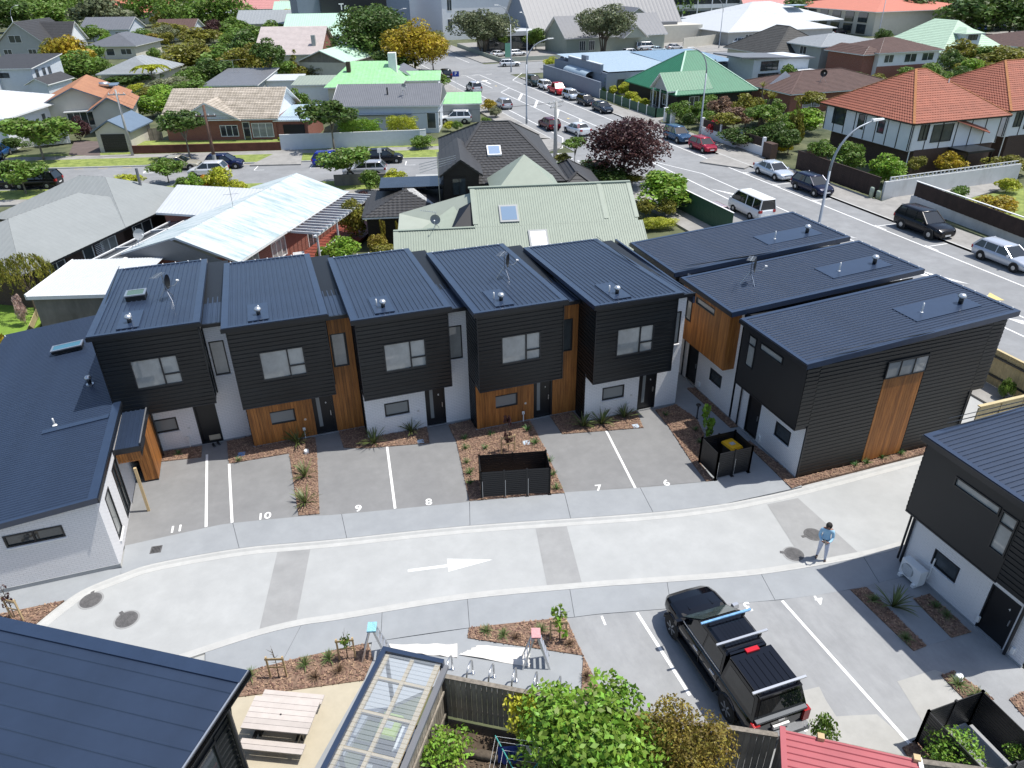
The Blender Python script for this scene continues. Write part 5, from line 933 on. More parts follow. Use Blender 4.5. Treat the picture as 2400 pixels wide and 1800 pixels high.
h = box_house('white house with long white roof at the left edge', (-46, 112), A17, 18, 16, 3.6, m_wwall, wins=[('R', 2, 1.2, 1.0, 1.6, 1), ('R', 4, 1.2, 1, 1.6, 1), ('R', 8, 1.2, 1, 1.6, 1)]); roof(h, 0, 18, 0, 16, 3.7, 2.5, 'hip', 'rib', m_wroof, ov=.7, pitch=.4, rib=.012)
h = box_house('pale two storey house with charcoal roof and blue window panes', (-42.5, 152), A17, 9, 10, 4.9, m_lwall, wins=[('F', 2.8, 3.5, 2.4, .75, 2, m_frame), ('R', 1, 3.2, 1.0, 1.4, 1, m_slate), ('R', 3.2, 3.4, 1.0, 1.2, 1, m_slate), ('R', 5, 3.4, 1.0, 1.2, 1, m_slate)]); roof(h, 0, 9, 0, 10, 5.0, 1.2, 'mono', 'rib', m_blk, ov=.4, pitch=.4, rib=.012, wallm=m_lwall)
MB().box(9, -2, -.1, 12, 6, 2.6).obj('wing_wall', m_lwall, h); roof(h, 8.8, 12, -2, 6, 2.7, 1.0, 'gable', 'rib', m_blk, ov=.4, ax='y', wallm=m_lwall, pitch=.4, rib=.012); MB().box(-9, -6, -.1, 3.5, .1, 3).obj('wing_wall', m_lwall, h); roof(h, -9, 3.5, -6, 1.5, 3.0, 2.0, 'mono', 'rib', m_blk, ov=.4, pitch=.4, rib=.012, wallm=m_lwall); window(h, FRONT(-6), (-2.5, -.8, 1.6, 2.4), vm=(-1.6,), pane=m_paned, out=.05, dep=-.02)
h = box_house('pale grey house with steep charcoal gable roof far left', (-57, 227), A17, 11.5, 16, 3.0, m_gwall, wins=[('F', 3.2, 3.4, 3, 1.7, 2), ('F', 1, .4, 2, 1.6, 2), ('F', 7, .4, 2, 1.6, 2)]); roof(h, 0, 11.5, 0, 16, 3.1, 5.0, 'gable', 'tile', m_blk, ov=.5, ax='y', wallm=m_gwall, pitch=.5); MB().box(11, 4, -.1, 15, 14, 3).obj('wing_wall', m_gwall, h); roof(h, 7, 15, 5, 14, 3.1, 4.4, 'gable', 'tile', m_blk, ov=.5, ax='x', wallm=m_wwall, pitch=.5)
h = box_house('cream house with dark grey hipped roof among the trees', (-35.4, 216), A17, 11, 16, 2.7, m_cwall, wins=[('F', 1, .8, 1.6, 1.2, 2), ('F', 4, .6, 2, 1.6, 1), ('F', 7.5, .8, 2.6, 1.3, 2)]); roof(h, 0, 11, 0, 16, 2.8, 2.4, 'hip', 'tile', m_gmet, ov=.7, pitch=.45)
h = box_house('house with pale silvery shingle hipped roof among the trees', (-25.2, 158.5), A17, 9.5, 13, 2.5, m_cwall); roof(h, 0, 9.5, 0, 13, 2.6, 2.3, 'hip', 'tile', m_gry, ov=.6, pitch=.4, step=.05); c = (0, 0)
h = box_house('grey flat roofed shed behind the tan tiled house', (-7, 135.5), A17, 8.3, 14, 2.5, m_gwall); roof(h, 0, 8.3, 0, 14, 2.55, .9, 'mono', 'rib', m_gmet, ov=.4, pitch=.5, rib=.012); m = MB(); m.tube([(2, 10, 3), (2, 10, 5.2)], .04, 6); m.beam((0, 10, 5.1), (4.5, 10, 5.3), .04, .04); m.beam((2, 10, 4), (3, 10.4, 3), .04, .04); m.obj('aerial', m_steel, h)
h = box_house('house with pinkish grey tiled roof in the middle distance', (2.2, 172), A17, 13, 18, 3.2, m_cwall); roof(h, 0, 13, 0, 18, 3.3, 4.6, 'gable', 'tile', m_pink, ov=.5, ax='x', wallm=m_rbrick, pitch=.45); MB().box(11.2, 2.2, 3, 12, 3.0, 6.6).obj('chimney', m_gwall, h)
h = box_house('long green roofed house behind the pinkish tiled roof', (10, 210), A17, 15, 18, 3.6, m_lwall); roof(h, 0, 15, 0, 18, 3.7, 4.6, 'gable', 'rib', m_lgreen, ov=.5, ax='x', wallm=m_lwall, pitch=.6, rib=.015); MB().box(9.8, -.7, 4.2, 12, .2, 5.4).obj('dormer_window', m_paned, h)
h = box_house('house with mint green gable roof beside the cone shaped tree', (9.8, 158.5), A17 - .25, 9.5, 18, 2.9, m_cwall); roof(h, 0, 9.5, 0, 18, 3.0, 2.1, 'gable', 'rib', m_lgreen, ov=.6, ax='y', wallm=m_block, pitch=.5, rib=.012)
h = box_house('cream house with bright green roof and white chimney', (11.0, 120), A17, 10.5, 17, 3.2, m_cwall); roof(h, 0, 10.5, 0, 17, 3.3, 2.6, 'hip', 'rib', m_green, ov=.5, ax='x', inset=3, pitch=.6, rib=.012); MB().box(8.6, 6, 3, 9.8, 7.4, 7.2).obj('chimney', m_wpaint, h); MB().box(2.3, 4.4, 4, 2.9, 5.1, 6.2).obj('chimney', m_dbrick, h); MB().box(10, 8, -.1, 16, 15, 3).obj('wing_wall', m_wwall, h); roof(h, 10, 16, 8, 15, 3.0, 1.0, 'gable', 'rib', m_green, ov=.4, ax='x', wallm=m_wwall, pitch=.6, rib=.012)
h = box_house('white weatherboard house with zinc grey roof behind the clipped hedges', (12.2, 101.2), math.radians(-19), 10.9, 9.5, 3.3, m_lwall, wins=[('R', .4, .4, 1.6, 2.0, 1), ('F', 9.4, .4, 1.2, 2.0, 1)]); roof(h, -2.5, 10.9, 0, 9.5, 3.35, 2.0, 'hip', 'rib', m_gmet, ov=.35, ax='x', inset=.02, pitch=.25, rib=.018); MB().box(.5, -.6, 2.2, 7.5, 0, 2.32).obj('awning', m_slate, h)
MB().tube([(4.2, 2.2, 4.0), (4.2, 2.2, 5.2)], .1, 8).obj('flue', m_black, h); c = (18.8, 101.0); dish(c[0], c[1], 4.25, 'grey satellite dish on the zinc roof behind the hedges', 2.0, 1.2, False, M('grey_dish3', (0.25, 0.27, 0.28), .5))
h = box_house('flat garage with bright green roof beside the white car', (24.3, 104.3), math.radians(-16), 5.6, 7.5, 2.35, m_gwall); roof(h, 0, 5.6, 0, 7.5, 2.4, .35, 'mono', 'rib', m_green, ov=.25, pitch=.5, rib=.012, wallm=m_gwall)
h = box_house('small grey gabled house in front of the big trees', (20.5, 127.5), A17, 5.5, 8, 2.8, m_wwall); roof(h, 0, 5.5, 0, 8, 2.9, 1.6, 'gable', 'rib', m_gmet, ov=.4, ax='y', wallm=m_wwall, pitch=.5, rib=.012)
h = box_house('white shed with olive flat roof behind the tan tiled house', (6.5, 129.5), A17, 6, 6, 2.6, m_wwall); roof(h, 0, 6, 0, 6, 2.65, .6, 'mono', 'rib', m_sage, ov=.3, pitch=.5, wallm=m_wwall); h = box_house('white flat roof beside the dark tall tree', (2.5, 138.5), A17, 5.5, 5, 2.4, m_wwall); roof(h, 0, 5.5, 0, 5, 2.45, .3, 'mono', 'flat', m_wroof, ov=.3)
wallrun('long white paling wall along the side street', [at(660, 352), at(715, 350), at(985, 340), at(1000, 338)], 1.75, .1, m_lwall, 'paling_wall', cap=m_wpaint); MB().box(-.1, -.1, 0, .5, .5, 0)
# ================================================================== beyond the main road
def hip_house(lab, x0, x1, y0, y1, h, wm, r, rm, style='tile', ov=.5, kind='hip', wins=(), **kw):
    t = box_house(lab, (x0, y0), 0, x1 - x0, y1 - y0, h, wm, wins=wins); roof(t, 0, x1 - x0, 0, y1 - y0, h + .05, r, kind, style, rm, ov=ov, **kw); return t
def timbered(t, P, s0, s1, z0, z1, step):
    k = int((s1 - s0) / step)
    for i in range(k + 1): s = s0 + (s1 - s0) * i / k; MB().hexa([P(s - .05, z0, 0), P(s + .05, z0, 0), P(s + .05, z0, .03), P(s - .05, z0, .03), P(s - .05, z1, 0), P(s + .05, z1, 0), P(s + .05, z1, .03), P(s - .05, z1, .03)]).obj('timber_strip', m_black, t)
for lab, x0, y0, wx, wy in (('white half timbered house with orange tiled roof behind the brown road fence', 60.9, 58.3, 11.4, 12.6), ('second orange tiled half timbered house, at the right edge', 75.2, 60.0, 14, 13)):
    h = thing('house', lab, 'house', (x0, y0, 0)); MB().box(.9, .0, -.15, wx - .4, wy - .5, 2.4).obj('lower_wall', m_dbrick, h); MB().box(0, 0.02, 2.35, wx, wy, 5.1).obj('upper_wall', m_wwall, h)
    roof(h, 0, wx, 0, wy, 5.15, 3.9, 'hip', 'tile', m_org, ov=.55, ax='x', inset=5.6, under=m_black, pitch=.34, sep=True, wave=.03, tile=.33, step=.045, ridge=m_orgc)
    timbered(h, LEFT(0), .1, wy - .1, 2.4, 5.0, 1.55); timbered(h, FRONT(0.02), .1, wx - .1, 2.4, 5.0, 1.8)
    for s, zz, ww, hh in ((wy - 3.2, 3.2, 1.9, 1.7), (6.5, 3.3, .9, 1.5), (3.6, 3.4, .9, 1.3)): window(h, LEFT(0), (s, s + ww, zz, zz + hh), pane=m_paned, out=.05, dep=-.02)
    for s, zz, ww, hh in ((1.0, 3.3, 1.1, 1.5), (2.6, 3.0, 2.6, 1.7)): window(h, FRONT(.02), (s, s + ww, zz, zz + hh), pane=m_paned, out=.06, dep=-.02, vm=(s + ww / 2,))
    MB().tube([(.2, -.1, 5), (.2, -.1, .1)], .05, 8).obj('downpipe', m_wpaint, h); m = MB(); m.add([(4.8, -.6, 5.05), (9.6, -.6, 3.6), (9.6, 3, 5.4), (4.8, 3, 6.3), (4.8, -.6, 5.0), (9.6, -.6, 3.5), (9.6, 3, 5.3), (4.8, 3, 6.2)], [(0, 1, 2, 3), (4, 5, 6, 7), (0, 1, 5, 4), (1, 2, 6, 5)]); m.obj('lower_roof', m_org, h); MB().box(5.2, -2.5, 2.2, 8.6, .0, 2.4).obj('porch_roof', m_trim, h); MB().box(5.3, -2.4, 0, 5.4, -2.3, 2.2).box(8.4, -2.4, 0, 8.5, -2.3, 2.2).obj('porch_post', m_black, h); MB().tube([(7.6, 4.2, 7.0), (7.6, 4.2, 8.2)], .06, 8).obj('flue', m_wpaint, h)
h = hip_house('house with large dark green roof and front dormer beyond the road', 57.6, 70, 97.8, 113, 2.5, m_ddark, 4.8, m_dgreen, 'rib', .6, pitch=.45, rib=.02, ax='x', inset=5.8, under=m_dgreen, wins=[('F', 2, .6, 1.6, 1.5, 2), ('L', 2.5, .6, 1.6, 1.5, 2), ('L', 6, .1, 1.8, 2.1, 2)], ridge=m_lgreen); roof(h, -1.2, 5.5, .5, 5.0, 3.0, 2.2, 'gable', 'rib', m_dgreen, ov=.4, ax='x', wallm=m_gwall, pitch=.45); m = MB(); [m.box(-1.3, y, 0, -1.15, y + .15, 2.9) for y in (.6, 2.7, 4.8)]; m.obj('porch_post', m_wpaint, h)
h = thing('shop', 'slate blue corner shop with parapet and rounded awning', 'shop', (55.2, 116.5, 0)); MB().box(0, 0, -.1, 15, 23, 3.3).obj('wall', m_blwall, h); MB().box(-.15, 2, 3.0, .3, 16, 4.4).obj('parapet', m_blwall, h); MB().box(-.2, 8, 4.4, .3, 10, 5.2).obj('parapet_crest', m_blwall, h); MB().box(-.2, 1.9, 4.38, .35, 16.1, 4.5).obj('cornice', m_lwall, h); steel_roof(h, .3, 15, 0, 23, 3.5, 4.1, pitch=.5, sheetw=2, mat=m_blroof, rib=.015); MB().box(14, 4, -.1, 27, 20, 3.2).obj('wing_wall', m_blwall, h); steel_roof(h, 14, 27, 4, 20, 3.6, 4.2, pitch=.5, sheetw=2, mat=M('deep_blue_roof', (0.2, 0.30, 0.40), .5, .05, 1), rib=.015)
m = MB(); m.add([(-.1 - 1.4 * math.sin(a), y, 2.4 + .7 * math.cos(a)) for y in (5, 15) for a in (0, .4, .8, 1.2, 1.57)], [(i, i + 1, 6 + i, 5 + i) for i in range(4)]); m.obj('awning', m_blroof, h, True); MB().box(-1.5, 5, 2.1, -1.4, 15, 2.45).obj('awning_valance', m_lwall, h)
for s in (5.5, 8, 11, 13.5): window(h, LEFT(0), (s, s + 1.5, .3, 2.2), pane=m_paned, out=.05, dep=-.02, fmat=m_frame)
for s in (2, 7.5): window(h, FRONT(0), (s, s + 2.2, .8, 2.3), pane=m_paned, out=.05, dep=-.02)
MB().box(4.4, -.9, 2.3, 6.4, 0, 2.42).obj('door_hood', m_lwall, h); wallrun('tall slate blue wall between the corner shop and the road', [(53.2, 140), (53.4, 131.8), (53.3, 114.5)], 2.3, .2, m_blwall, cap=m_blwall); wallrun('slate blue wall along the cross road beside the round bush', [(53.2, 140.1), (60, 142.5)], 2.2, .2, m_blwall)
h = hip_house('long brown tiled bungalow behind the purple and olive shrubs', 72.5, 92, 92, 104.5, 2.55, m_rbrick, 2.0, m_brn, 'tile', .6, pitch=.4, ridge=m_brn, wins=[('F', 2.2, .5, 3, 1.7, 2, m_wframe, m_pane), ('F', 11, .4, 2.6, 1.9, 2, m_wframe, m_pane), ('F', 14.5, .4, 2.6, 1.9, 2, m_wframe, m_pane)]); m = MB(); m.poly([(.5, 6, 3.0), (5.5, 6, 3.0), (3, 6, 4.7)]); m.obj('gablet', m_lwall, h); dish(79.5, 94.5, 3.3, 'black satellite dish on the long brown tiled bungalow', 1.0, 1.5, False)
h = hip_house('brick house with brown tiled roof and white upper storey beyond the long bungalow', 103.5, 116.5, 110, 121, 4.9, m_wwall, 1.8, m_brn, 'tile', .6, pitch=.45, wins=[('F', 1.2, 3.2, 2.0, 1.3, 2), ('F', 5.6, 3.1, 2.6, 1.4, 2), ('F', 9.4, 3.2, 2.6, 1.3, 2)]); MB().box(-.02, -.05, -.1, 13.05, .05, 2.7).obj('lower_wall', m_rbrick, h); MB().box(-2.4, 1, -.1, 0, 10, 4.6).obj('wing_wall', m_rbrick, h); roof(h, -2.4, 1, 1, 10, 4.7, 1.2, 'hip', 'tile', m_brn, ov=.6, pitch=.45, inset=1.6)
h = hip_house('pale grey two storey house with grey tiled roof', 101.5, 117, 122.5, 136, 4.9, m_gwall, 1.5, m_gry, 'tile', .6, pitch=.45, wins=[('L', 4, 3.2, 2, 1.4, 2), ('F', 3, 3.2, 2, 1.4, 2)])
h = hip_house('house with big dark weathered tiled pyramid roof', 97, 111, 130, 146, 3.0, m_cwall, 4.4, m_dkt, 'tile', .7, pitch=.5, ridge=m_dkt, inset=6.6); hip_house('low house with dark ribbed roof behind the pyramid roof', 118, 128, 140, 150, 3, m_wwall, 1.8, m_dkt, 'tile', .5, pitch=.5)
h = box_house('white modern house with flat dark edged roof and tall black windows', (80.5, 113), .05, 11.5, 7, 4.6, m_lwall, wins=[('F', 1.5, 2.7, 3.6, 1.5, 3, m_frame), ('F', 1.2, .1, 4.2, 2.2, 4, m_frame)]); MB().hexa([(-3, -.6, 4.9), (12.3, -.6, 4.2), (12.3, 7.5, 4.2), (-3, 7.5, 4.9), (-3, -.6, 5.1), (12.3, -.6, 4.4), (12.3, 7.5, 4.4), (-3, 7.5, 5.1)]).obj('roof', m_gmet, h); MB().box(6, -4, -.1, 11.5, 0, 2.4).obj('front_wing', m_wwall, h); MB().box(5.8, -4.2, 2.4, 11.8, 0, 2.6).obj('wing_roof', m_wroof, h)
h = hip_house('pale green tiled house with dormer window', 131, 147, 123, 140, 2.6, m_lwall, 5.2, m_mint, 'tile', .5, pitch=.5, inset=6); MB().box(5.5, .5, 3.6, 9.5, 5, 5.8).obj('dormer_wall', m_lwall, h); roof(h, 5.5, 9.5, .5, 6, 5.8, 1.0, 'hip', 'tile', m_mint, ov=.5, ax='y', pitch=.5); window(h, FRONT(.5), (6.3, 8.7, 4.5, 5.5), vm=(7.1, 7.9), pane=m_paned, out=.06, dep=-.02)
hip_house('low building with pale blue roof beside the green tiled house', 147.5, 166, 129, 152, 2.9, m_gwall, .8, m_blroof, 'rib', .5, pitch=.6); hip_house('white house with wide dark brown roof at the upper right edge', 151, 182, 116, 140, 2.9, m_wwall, 2.6, m_brn, 'tile', .8, pitch=.5, wins=[('F', 3, .8, 3, 1.4, 3), ('F', 9, .8, 4, 1.4, 3)])
h = hip_house('wide white roofed building with skylight beyond the dark pyramid roof', 118, 150, 178, 212, 3.0, m_gwall, 4.4, m_wroof, 'rib', .8, pitch=1.0, wins=[('F', 5, .8, 3, 1.5, 3)]); roof(h, 10, 44, 12, 40, 4, 4.4, 'hip', 'rib', m_wroof, ov=.8, pitch=1.0); MB().box(31, 17, 7.4, 36, 21, 7.6).obj('skylight', m_blroof, h)
wallrun('cream wall along the cross road with red signs', [at(1600, 112), at(1696, 100)], 2.2, .2, m_cwall)
h = hip_house('two storey motel with orange red roof at the top right', 168, 205, 183, 225, 6.0, m_cwall, 3.0, m_ored, 'rib', 1.2, pitch=1.0); 
for i in range(7): MB().box(-.2, 3 + i * 5.5, .2, 0, 6.5 + i * 5.5, 2.6).obj('dark_opening', m_paned, h); MB().box(-.2, 3 + i * 5.5, 3.1, 0, 6.5 + i * 5.5, 5.6).obj('dark_opening', m_paned, h)
# church, halls and the large buildings at the top
h = box_house('church with tall steep grey roof beside the crossroads', (71, 196), .1, 46, 18, 3.5, m_sagew); roof(h, 0, 46, 0, 18, 3.6, 10.5, 'gable', 'rib', m_gmet, ov=.6, ax='x', wallm=m_blwall, pitch=1.2, rib=.02); h = box_house('sage green church hall with grey roof and white windows', (72.5, 176), .06, 27, 12, 3.3, m_sagew, wins=[('F', 3.5, .5, 1.6, 2.2, 3), ('F', 6, .5, 1.6, 2.2, 3)]); roof(h, 0, 27, 0, 12, 3.4, 4.4, 'gable', 'rib', m_gmet, ov=.6, ax='x', wallm=m_sagew, pitch=1.0); roof(h, 14, 20, -3, 6, 3.2, 2.6, 'gable', 'rib', m_gmet, ov=.4, ax='y', wallm=m_sagew, pitch=1.0)
h = box_house('sage green gabled hall behind the big tree', (91, 189), .0, 13, 20, 4.2, m_sagew, wins=[('F', 5.5, 1.0, 3, 1.8, 3)]); roof(h, 0, 13, 0, 20, 4.3, 4.4, 'gable', 'rib', m_gmet, ov=.6, ax='y', wallm=m_sagew, pitch=1.0); h = box_house('flat cream annexe beside the gabled hall', (104.2, 191), 0, 14, 12, 4.0, m_cwall); MB().box(1, 3, 4.0, 8, 6, 4.7).obj('roof_plant', m_gmet, h); h = box_house('white flat roofed restaurant with dark glass front', (57.5, 191), -.05, 12, 11, 3.4, m_trim, wins=[('F', .5, .2, 10.5, 2.8, 7, m_frame)]); MB().box(-.8, -1.2, 3.3, 13, 12, 4.3).obj('roof', m_wroof, h)
h = box_house('huge plain white building at the top centre', (55, 226), .0, 68, 50, 17, m_wwall, wins=[('F', 1.5, 7.4, 1.4, 2.8, 2, m_wframe), ('F', 1.5, 2.5, 1.4, 2.8, 2, m_wframe), ('F', 9.5, 2.8, 4.0, 2.6, 4, m_wframe)]); MB().box(-.2, -.25, 10.5, 68.2, 0, 10.8).obj('string_course', m_wwall, h)
h = box_house('long office block with bands of dark windows at the top', (112, 262), -.08, 75, 20, 16, m_gwall)
for z in (1.2, 5.2, 9.2, 13.0): MB().box(-.1, -.15, z, 75.1, 0, z + 1.9).obj('window_band', m_paned, h); MB().box(-.1, -.3, z - 1.3, 75.1, 0, z - .02).obj('spandrel', m_wwall, h)
for i in range(14): MB().box(i * 5.6, -.35, 0, i * 5.6 + .4, -.1, 16).obj('pier', m_wwall, h)
h = box_house('dark commercial building with angled black sign wall at the top', (16, 232), .0, 31, 30, 15, m_blwall); MB().box(6, -3, 5.5, 24, 1, 13).obj('sign_wall', m_trim, h); MB().box(24, -.3, 3, 31, 0, 14).obj('glass_front', m_slate, h); MB().box(2, -6, 0, 16, 0, 4.4).obj('cream_annexe', m_cwall, h); MB().box(17, -5, 2.6, 31, 0, 3.5).obj('purple_canopy', M('purple_canopy', (0.08, 0.01, 0.06), .6), h); text('sign_text', 'Te', (12, -3.05, 9), (PI / 2, 0, 0), 2.2, m_wpaint, h)
h = box_house('rose roofed church in the far distance', (-14, 330), -.3, 30, 24, 5, m_cwall); roof(h, 0, 30, 0, 24, 5, 9, 'gable', 'tile', m_rose, ov=.6, ax='x', wallm=m_cwall, pitch=.9); h = box_house('far hall with red roof at the top left', (-48, 350), -.3, 32, 24, 4, m_cwall); roof(h, 0, 32, 0, 24, 4, 9, 'gable', 'tile', m_ored, ov=.6, ax='x', wallm=m_cwall, pitch=.9); h = box_house('cream block with flat roof below the rose roofed church', (-13, 292), -.3, 16, 14, 5.5, m_cwall, wins=[('F', 10, 4, 4, .8, 3, m_frame)]); roof(h, 0, 16, 0, 14, 5.5, 1, 'hip', 'rib', m_gry, ov=.5, pitch=1)
for lab, x, y, w, d, hh, r, rm in (('pale blue house with slate roof behind the yellow tree', 30, 262, 12, 10, 4, 2.5, m_slate), ('white house with pale roof left of the yellow tree', 12, 300, 14, 12, 4, 4, m_lgreen), ('brown tiled cottage between the dark trees', -24, 265, 11, 10, 2.8, 2.6, m_brn), ('white house half hidden under the large dark tree', -45, 270, 14, 12, 3.2, 3, m_gmet)):
    q = box_house(lab, (x, y), -.3, w, d, hh, m_lwall, wins=[('F', 2, 1, 2, 1.4, 2), ('F', w - 4, 1, 2, 1.4, 2)]); roof(q, 0, w, 0, d, hh, r, 'gable', 'rib', rm, ov=.5, ax='x', wallm=m_lwall, pitch=.8)
for i, (u, v, rm) in enumerate(((745, 20, m_gmet), (770, 35, m_gmet), (330, 12, m_ored), (1745, 8, m_rose), (2080, 12, m_rose), (560, 45, m_gry))):
    p = at(u, v + 40); q = box_house('distant house with %s roof near the top edge, number %s from the left' % (('grey', 'grey', 'red', 'pink', 'pink', 'pale')[i], ('four', 'five', 'one', 'six', 'seven', 'two')[i]), (p.x, p.y), -.3, 16, 12, 3.5, m_cwall); roof(q, 0, 16, 0, 12, 3.5, 3.5, 'gable', 'rib', rm, ov=.5, ax='x', wallm=m_cwall, pitch=1)
# ================================================================== trees and shrubs of the neighbourhood
for a in [
 ('tall light green tree at the top left', 115, 80, 5, 48, 'mid'), ('dark tree in the top left corner', 45, 60, -12, 45, 'dark'), ('large grey green tree at the top left over the white house', 235, 84, -8, 66, 'greydark'), ('small green tree below the tall light green tree', 165, 82, 45, 28, 'mid'), ('yellow green shrubby tree left of the grey hipped roof', 190, 98, 70, 26, 'lime'), ('round green tree behind the grey hipped roof', 243, 85, 62, 22, 'mid'),
 ('tree with golden top above the rusty roof', 158, 175, 84, 52, 'gold'), ('wide dense green tree behind the rusty roof', 172, 195, 122, 60, 'mid'), ('large dark tree left of the rose roofed church', 430, 62, -5, 52, 'greydark'), ('green tree right of the far red roof', 345, 52, 12, 30, 'mid'), ('olive tree above the fern', 392, 72, 20, 36, 'olive'), ('silvery shrub tree in the left middle distance', 448, 82, 46, 38, 'grey'), ('purple brown tree beside the silvery tree', 495, 105, 45, 22, 'purple'),
 ('green tree left of the pale flat block', 552, 92, 42, 34, 'mid'), ('green tree behind the pale flat block', 605, 72, 28, 24, 'mid'), ('big rounded yellow green tree above the grey shed', 446, 172, 96, 64, 'olive'), ('green tree between the big rounded and the dark tall trees', 540, 130, 72, 36, 'mid'), ('dark broad tree left of the pinkish roof', 582, 150, 74, 46, 'dark'), ('bright yellow tree in the far middle', 682, 72, 22, 44, 'yellow'),
 ('small olive tree right of the slate cottage', 755, 66, 45, 20, 'olive'), ('tall green tree at the top, left of the largest dark tree', 808, 62, -5, 55, 'mid'), ('gold edged tree at the top behind the yellow tree', 790, 40, 0, 30, 'gold'), ('green tree at the top left of the gold edged tree', 745, 26, -10, 30, 'mid'), ('round green tree by the parking sign', 1013, 218, 170, 34, 'mid'),
 ('green tree in front of the church', 1256, 116, 64, 26, 'mid'), ('dark tall ivy covered tree behind the tan tiled roof', 628, 205, 92, 38, 'dark'), ('broad green tree left of the fern', 300, 195, 168, 40, 'mid'), ('round leafy tree right of the fern', 446, 216, 160, 34, 'mid'),
 ('leafy green tree behind the small garage roof', 372, 250, 200, 42, 'bright'), ('green tree left of the tan tiled roof', 405, 262, 218, 30, 'mid'), ('pale shrub tree in front of the grey shed', 560, 208, 178, 34, 'grey'), ('tree between the mint gable and bright green roof', 745, 182, 150, 30, 'grey'),
 ('green tree right of the purple tree beside the bungalow', 1655, 272, 222, 26, 'mid'), ('bare brown shrub tree beside the lamp post', 1690, 296, 228, 30, 'brown'), ('pale grey green tree below the brown upper storey house', 2055, 185, 128, 42, 'grey'), ('green tree next to the pale grey green tree', 2105, 182, 138, 30, 'mid'), ('narrow dark tree beside the white upper storey', 2213, 132, 104, 15, 'mid'), ('olive tree behind the second orange roof', 2262, 165, 95, 45, 'olive'), ('wide olive tree at the right edge behind the second orange roof', 2345, 172, 108, 62, 'olive'), ('low olive tree between the two orange roofs', 2290, 190, 140, 45, 'olive'),
 ('tall dark tree right of the motel', 2140, 68, -15, 58, 'dark'), ('tallest dark tree at the top right over the parked cars', 2295, 82, -20, 85, 'dark'), ('dark tree in the top right corner', 2385, 82, -20, 60, 'dark'), ('dark tree between the two tallest trees at top right', 2210, 66, -15, 45, 'dark'), ('dark green tree left of the motel', 1880, 64, -5, 46, 'dark'), ('small bright green tree in front of the motel', 1938, 62, 22, 16, 'bright'), ('tree at the top behind the white roofs', 1800, 40, -8, 40, 'mid'), ('small tree at the top right of the office block', 1760, 30, -5, 30, 'mid')]:
    tp(*a)
for a in [('largest dark green tree beside the main road', 852, 160, 16, 98, 'dark'), ('big tree with golden leaves beside the main road', 968, 172, 50, 74, 'gold'), ('light green tree at the right of the golden tree', 1012, 165, 72, 36, 'olive')]: tp(*a, fine=1)
tp('spreading grey green tree with bare trunks at the crossroads', 1130, 125, 14, 70, 'greydark', 'flat', sq=.8, multi=True, bark=m_bark, fine=1); tp('small green tree right of the spreading crossroads tree', 1182, 118, 70, 20, 'mid')
tp('tall grey green tree with bare trunks in front of the church hall', 1418, 130, -5, 66, 'greydark', 'flat', sq=.8, multi=True, fine=1)
tp('purple red leaved tree beside the main road', 1462, 430, 276, 92, 'purple', 'round', fine=1, low=1.0, foot=1)
for a in [('green tree left of the purple red tree', 1346, 400, 320, 27, 'mid'), ('dark undergrowth below the purple red tree', 1400, 430, 372, 58, 'dark'), ('green shrub at the foot of the power pole', 1318, 398, 358, 20, 'olive'), ('bright leafy tree behind the sage green house', 1545, 492, 402, 68, 'bright'),
          ('street tree at far left beside the white fence', 103, 374, 262, 78, 'mid'), ('street tree shading the black cars', 62, 455, 370, 56, 'mid'), ('street tree in front of the brown retaining wall', 446, 372, 248, 56, 'dark'), ('street tree in front of the white paling wall', 783, 350, 225, 68, 'dark'), ('thin spreading tree in front of the silver wagon', 820, 432, 340, 60, 'mid'), ('small tree in front of the cream car', 396, 428, 370, 40, 'mid')]:
    tp(*a, bark=m_paleb, shape='flat' if a[5] != 'bright' else 'round', sq=.62, foot=1)
for a in [('olive shrub tree at the brown panelled fence', 1700, 330, 258, 36, 'olive', 'flat'), ('green tree behind the brown panelled fence', 1788, 340, 240, 44, 'mid', 'flat'), ('dark bush beside the driveway of the orange tiled house', 1812, 352, 288, 38, 'dark', 'round'), ('feathery tree in front of the long brown bungalow', 1905, 300, 212, 36, 'olive', 'flat'),
          ('small tree at left in front of the orange tiled house', 1925, 405, 328, 30, 'mid', 'round'), ('round tree in the middle in front of the orange tiled house', 1988, 408, 332, 42, 'mid', 'round'), ('bright leaning tree at the right in front of the orange tiled house', 2082, 432, 365, 42, 'bright', 'round'), ('thin olive tree beside the dark porch', 2145, 430, 365, 22, 'olive', 'round'), ('glossy rounded tree beside the porch of the orange tiled house', 2232, 412, 358, 34, 'gold', 'round')]: tp(*a)
for a in [('cone shaped conifer beside the mint green gable', 690, 186, 112, 28, 'olive', 'cone'), ('slim conifer beside the long brown bungalow', 1870, 335, 215, 24, 'olive', 'cone'), ('slim dark conifer beside the green roofed house', 1418, 222, 180, 8, 'mid', 'cone'), ('slim conifer at the far corner of the green roof', 1620, 260, 200, 12, 'dark', 'cone'), ('narrow conifer behind the ridge of the sage roof', 1457, 428, 384, 14, 'lime', 'cone'), ('tiny conifer before the long green roof', 764, 122, 96, 4, 'dark', 'cone')]: tp(*a, name='conifer')
for i, (u, v, vt, hw) in enumerate(((897, 590, 518, 9), (930, 585, 522, 7), (958, 575, 515, 8), (987, 570, 512, 8), (1017, 565, 511, 7))): tp(('first', 'second', 'third', 'fourth', 'fifth')[i] + ' slim conifer from the left against the black garage wall', u, v, vt, hw, 'rust', 'column', name='conifer', group='slim conifers by the black garage')
tp('weeping willowy tree beside the low dark roof', 52, 735, 598, 60, 'olive', 'weep'); tp('weeping tree in front of the motel', 2052, 62, -8, 42, 'olive', 'weep')
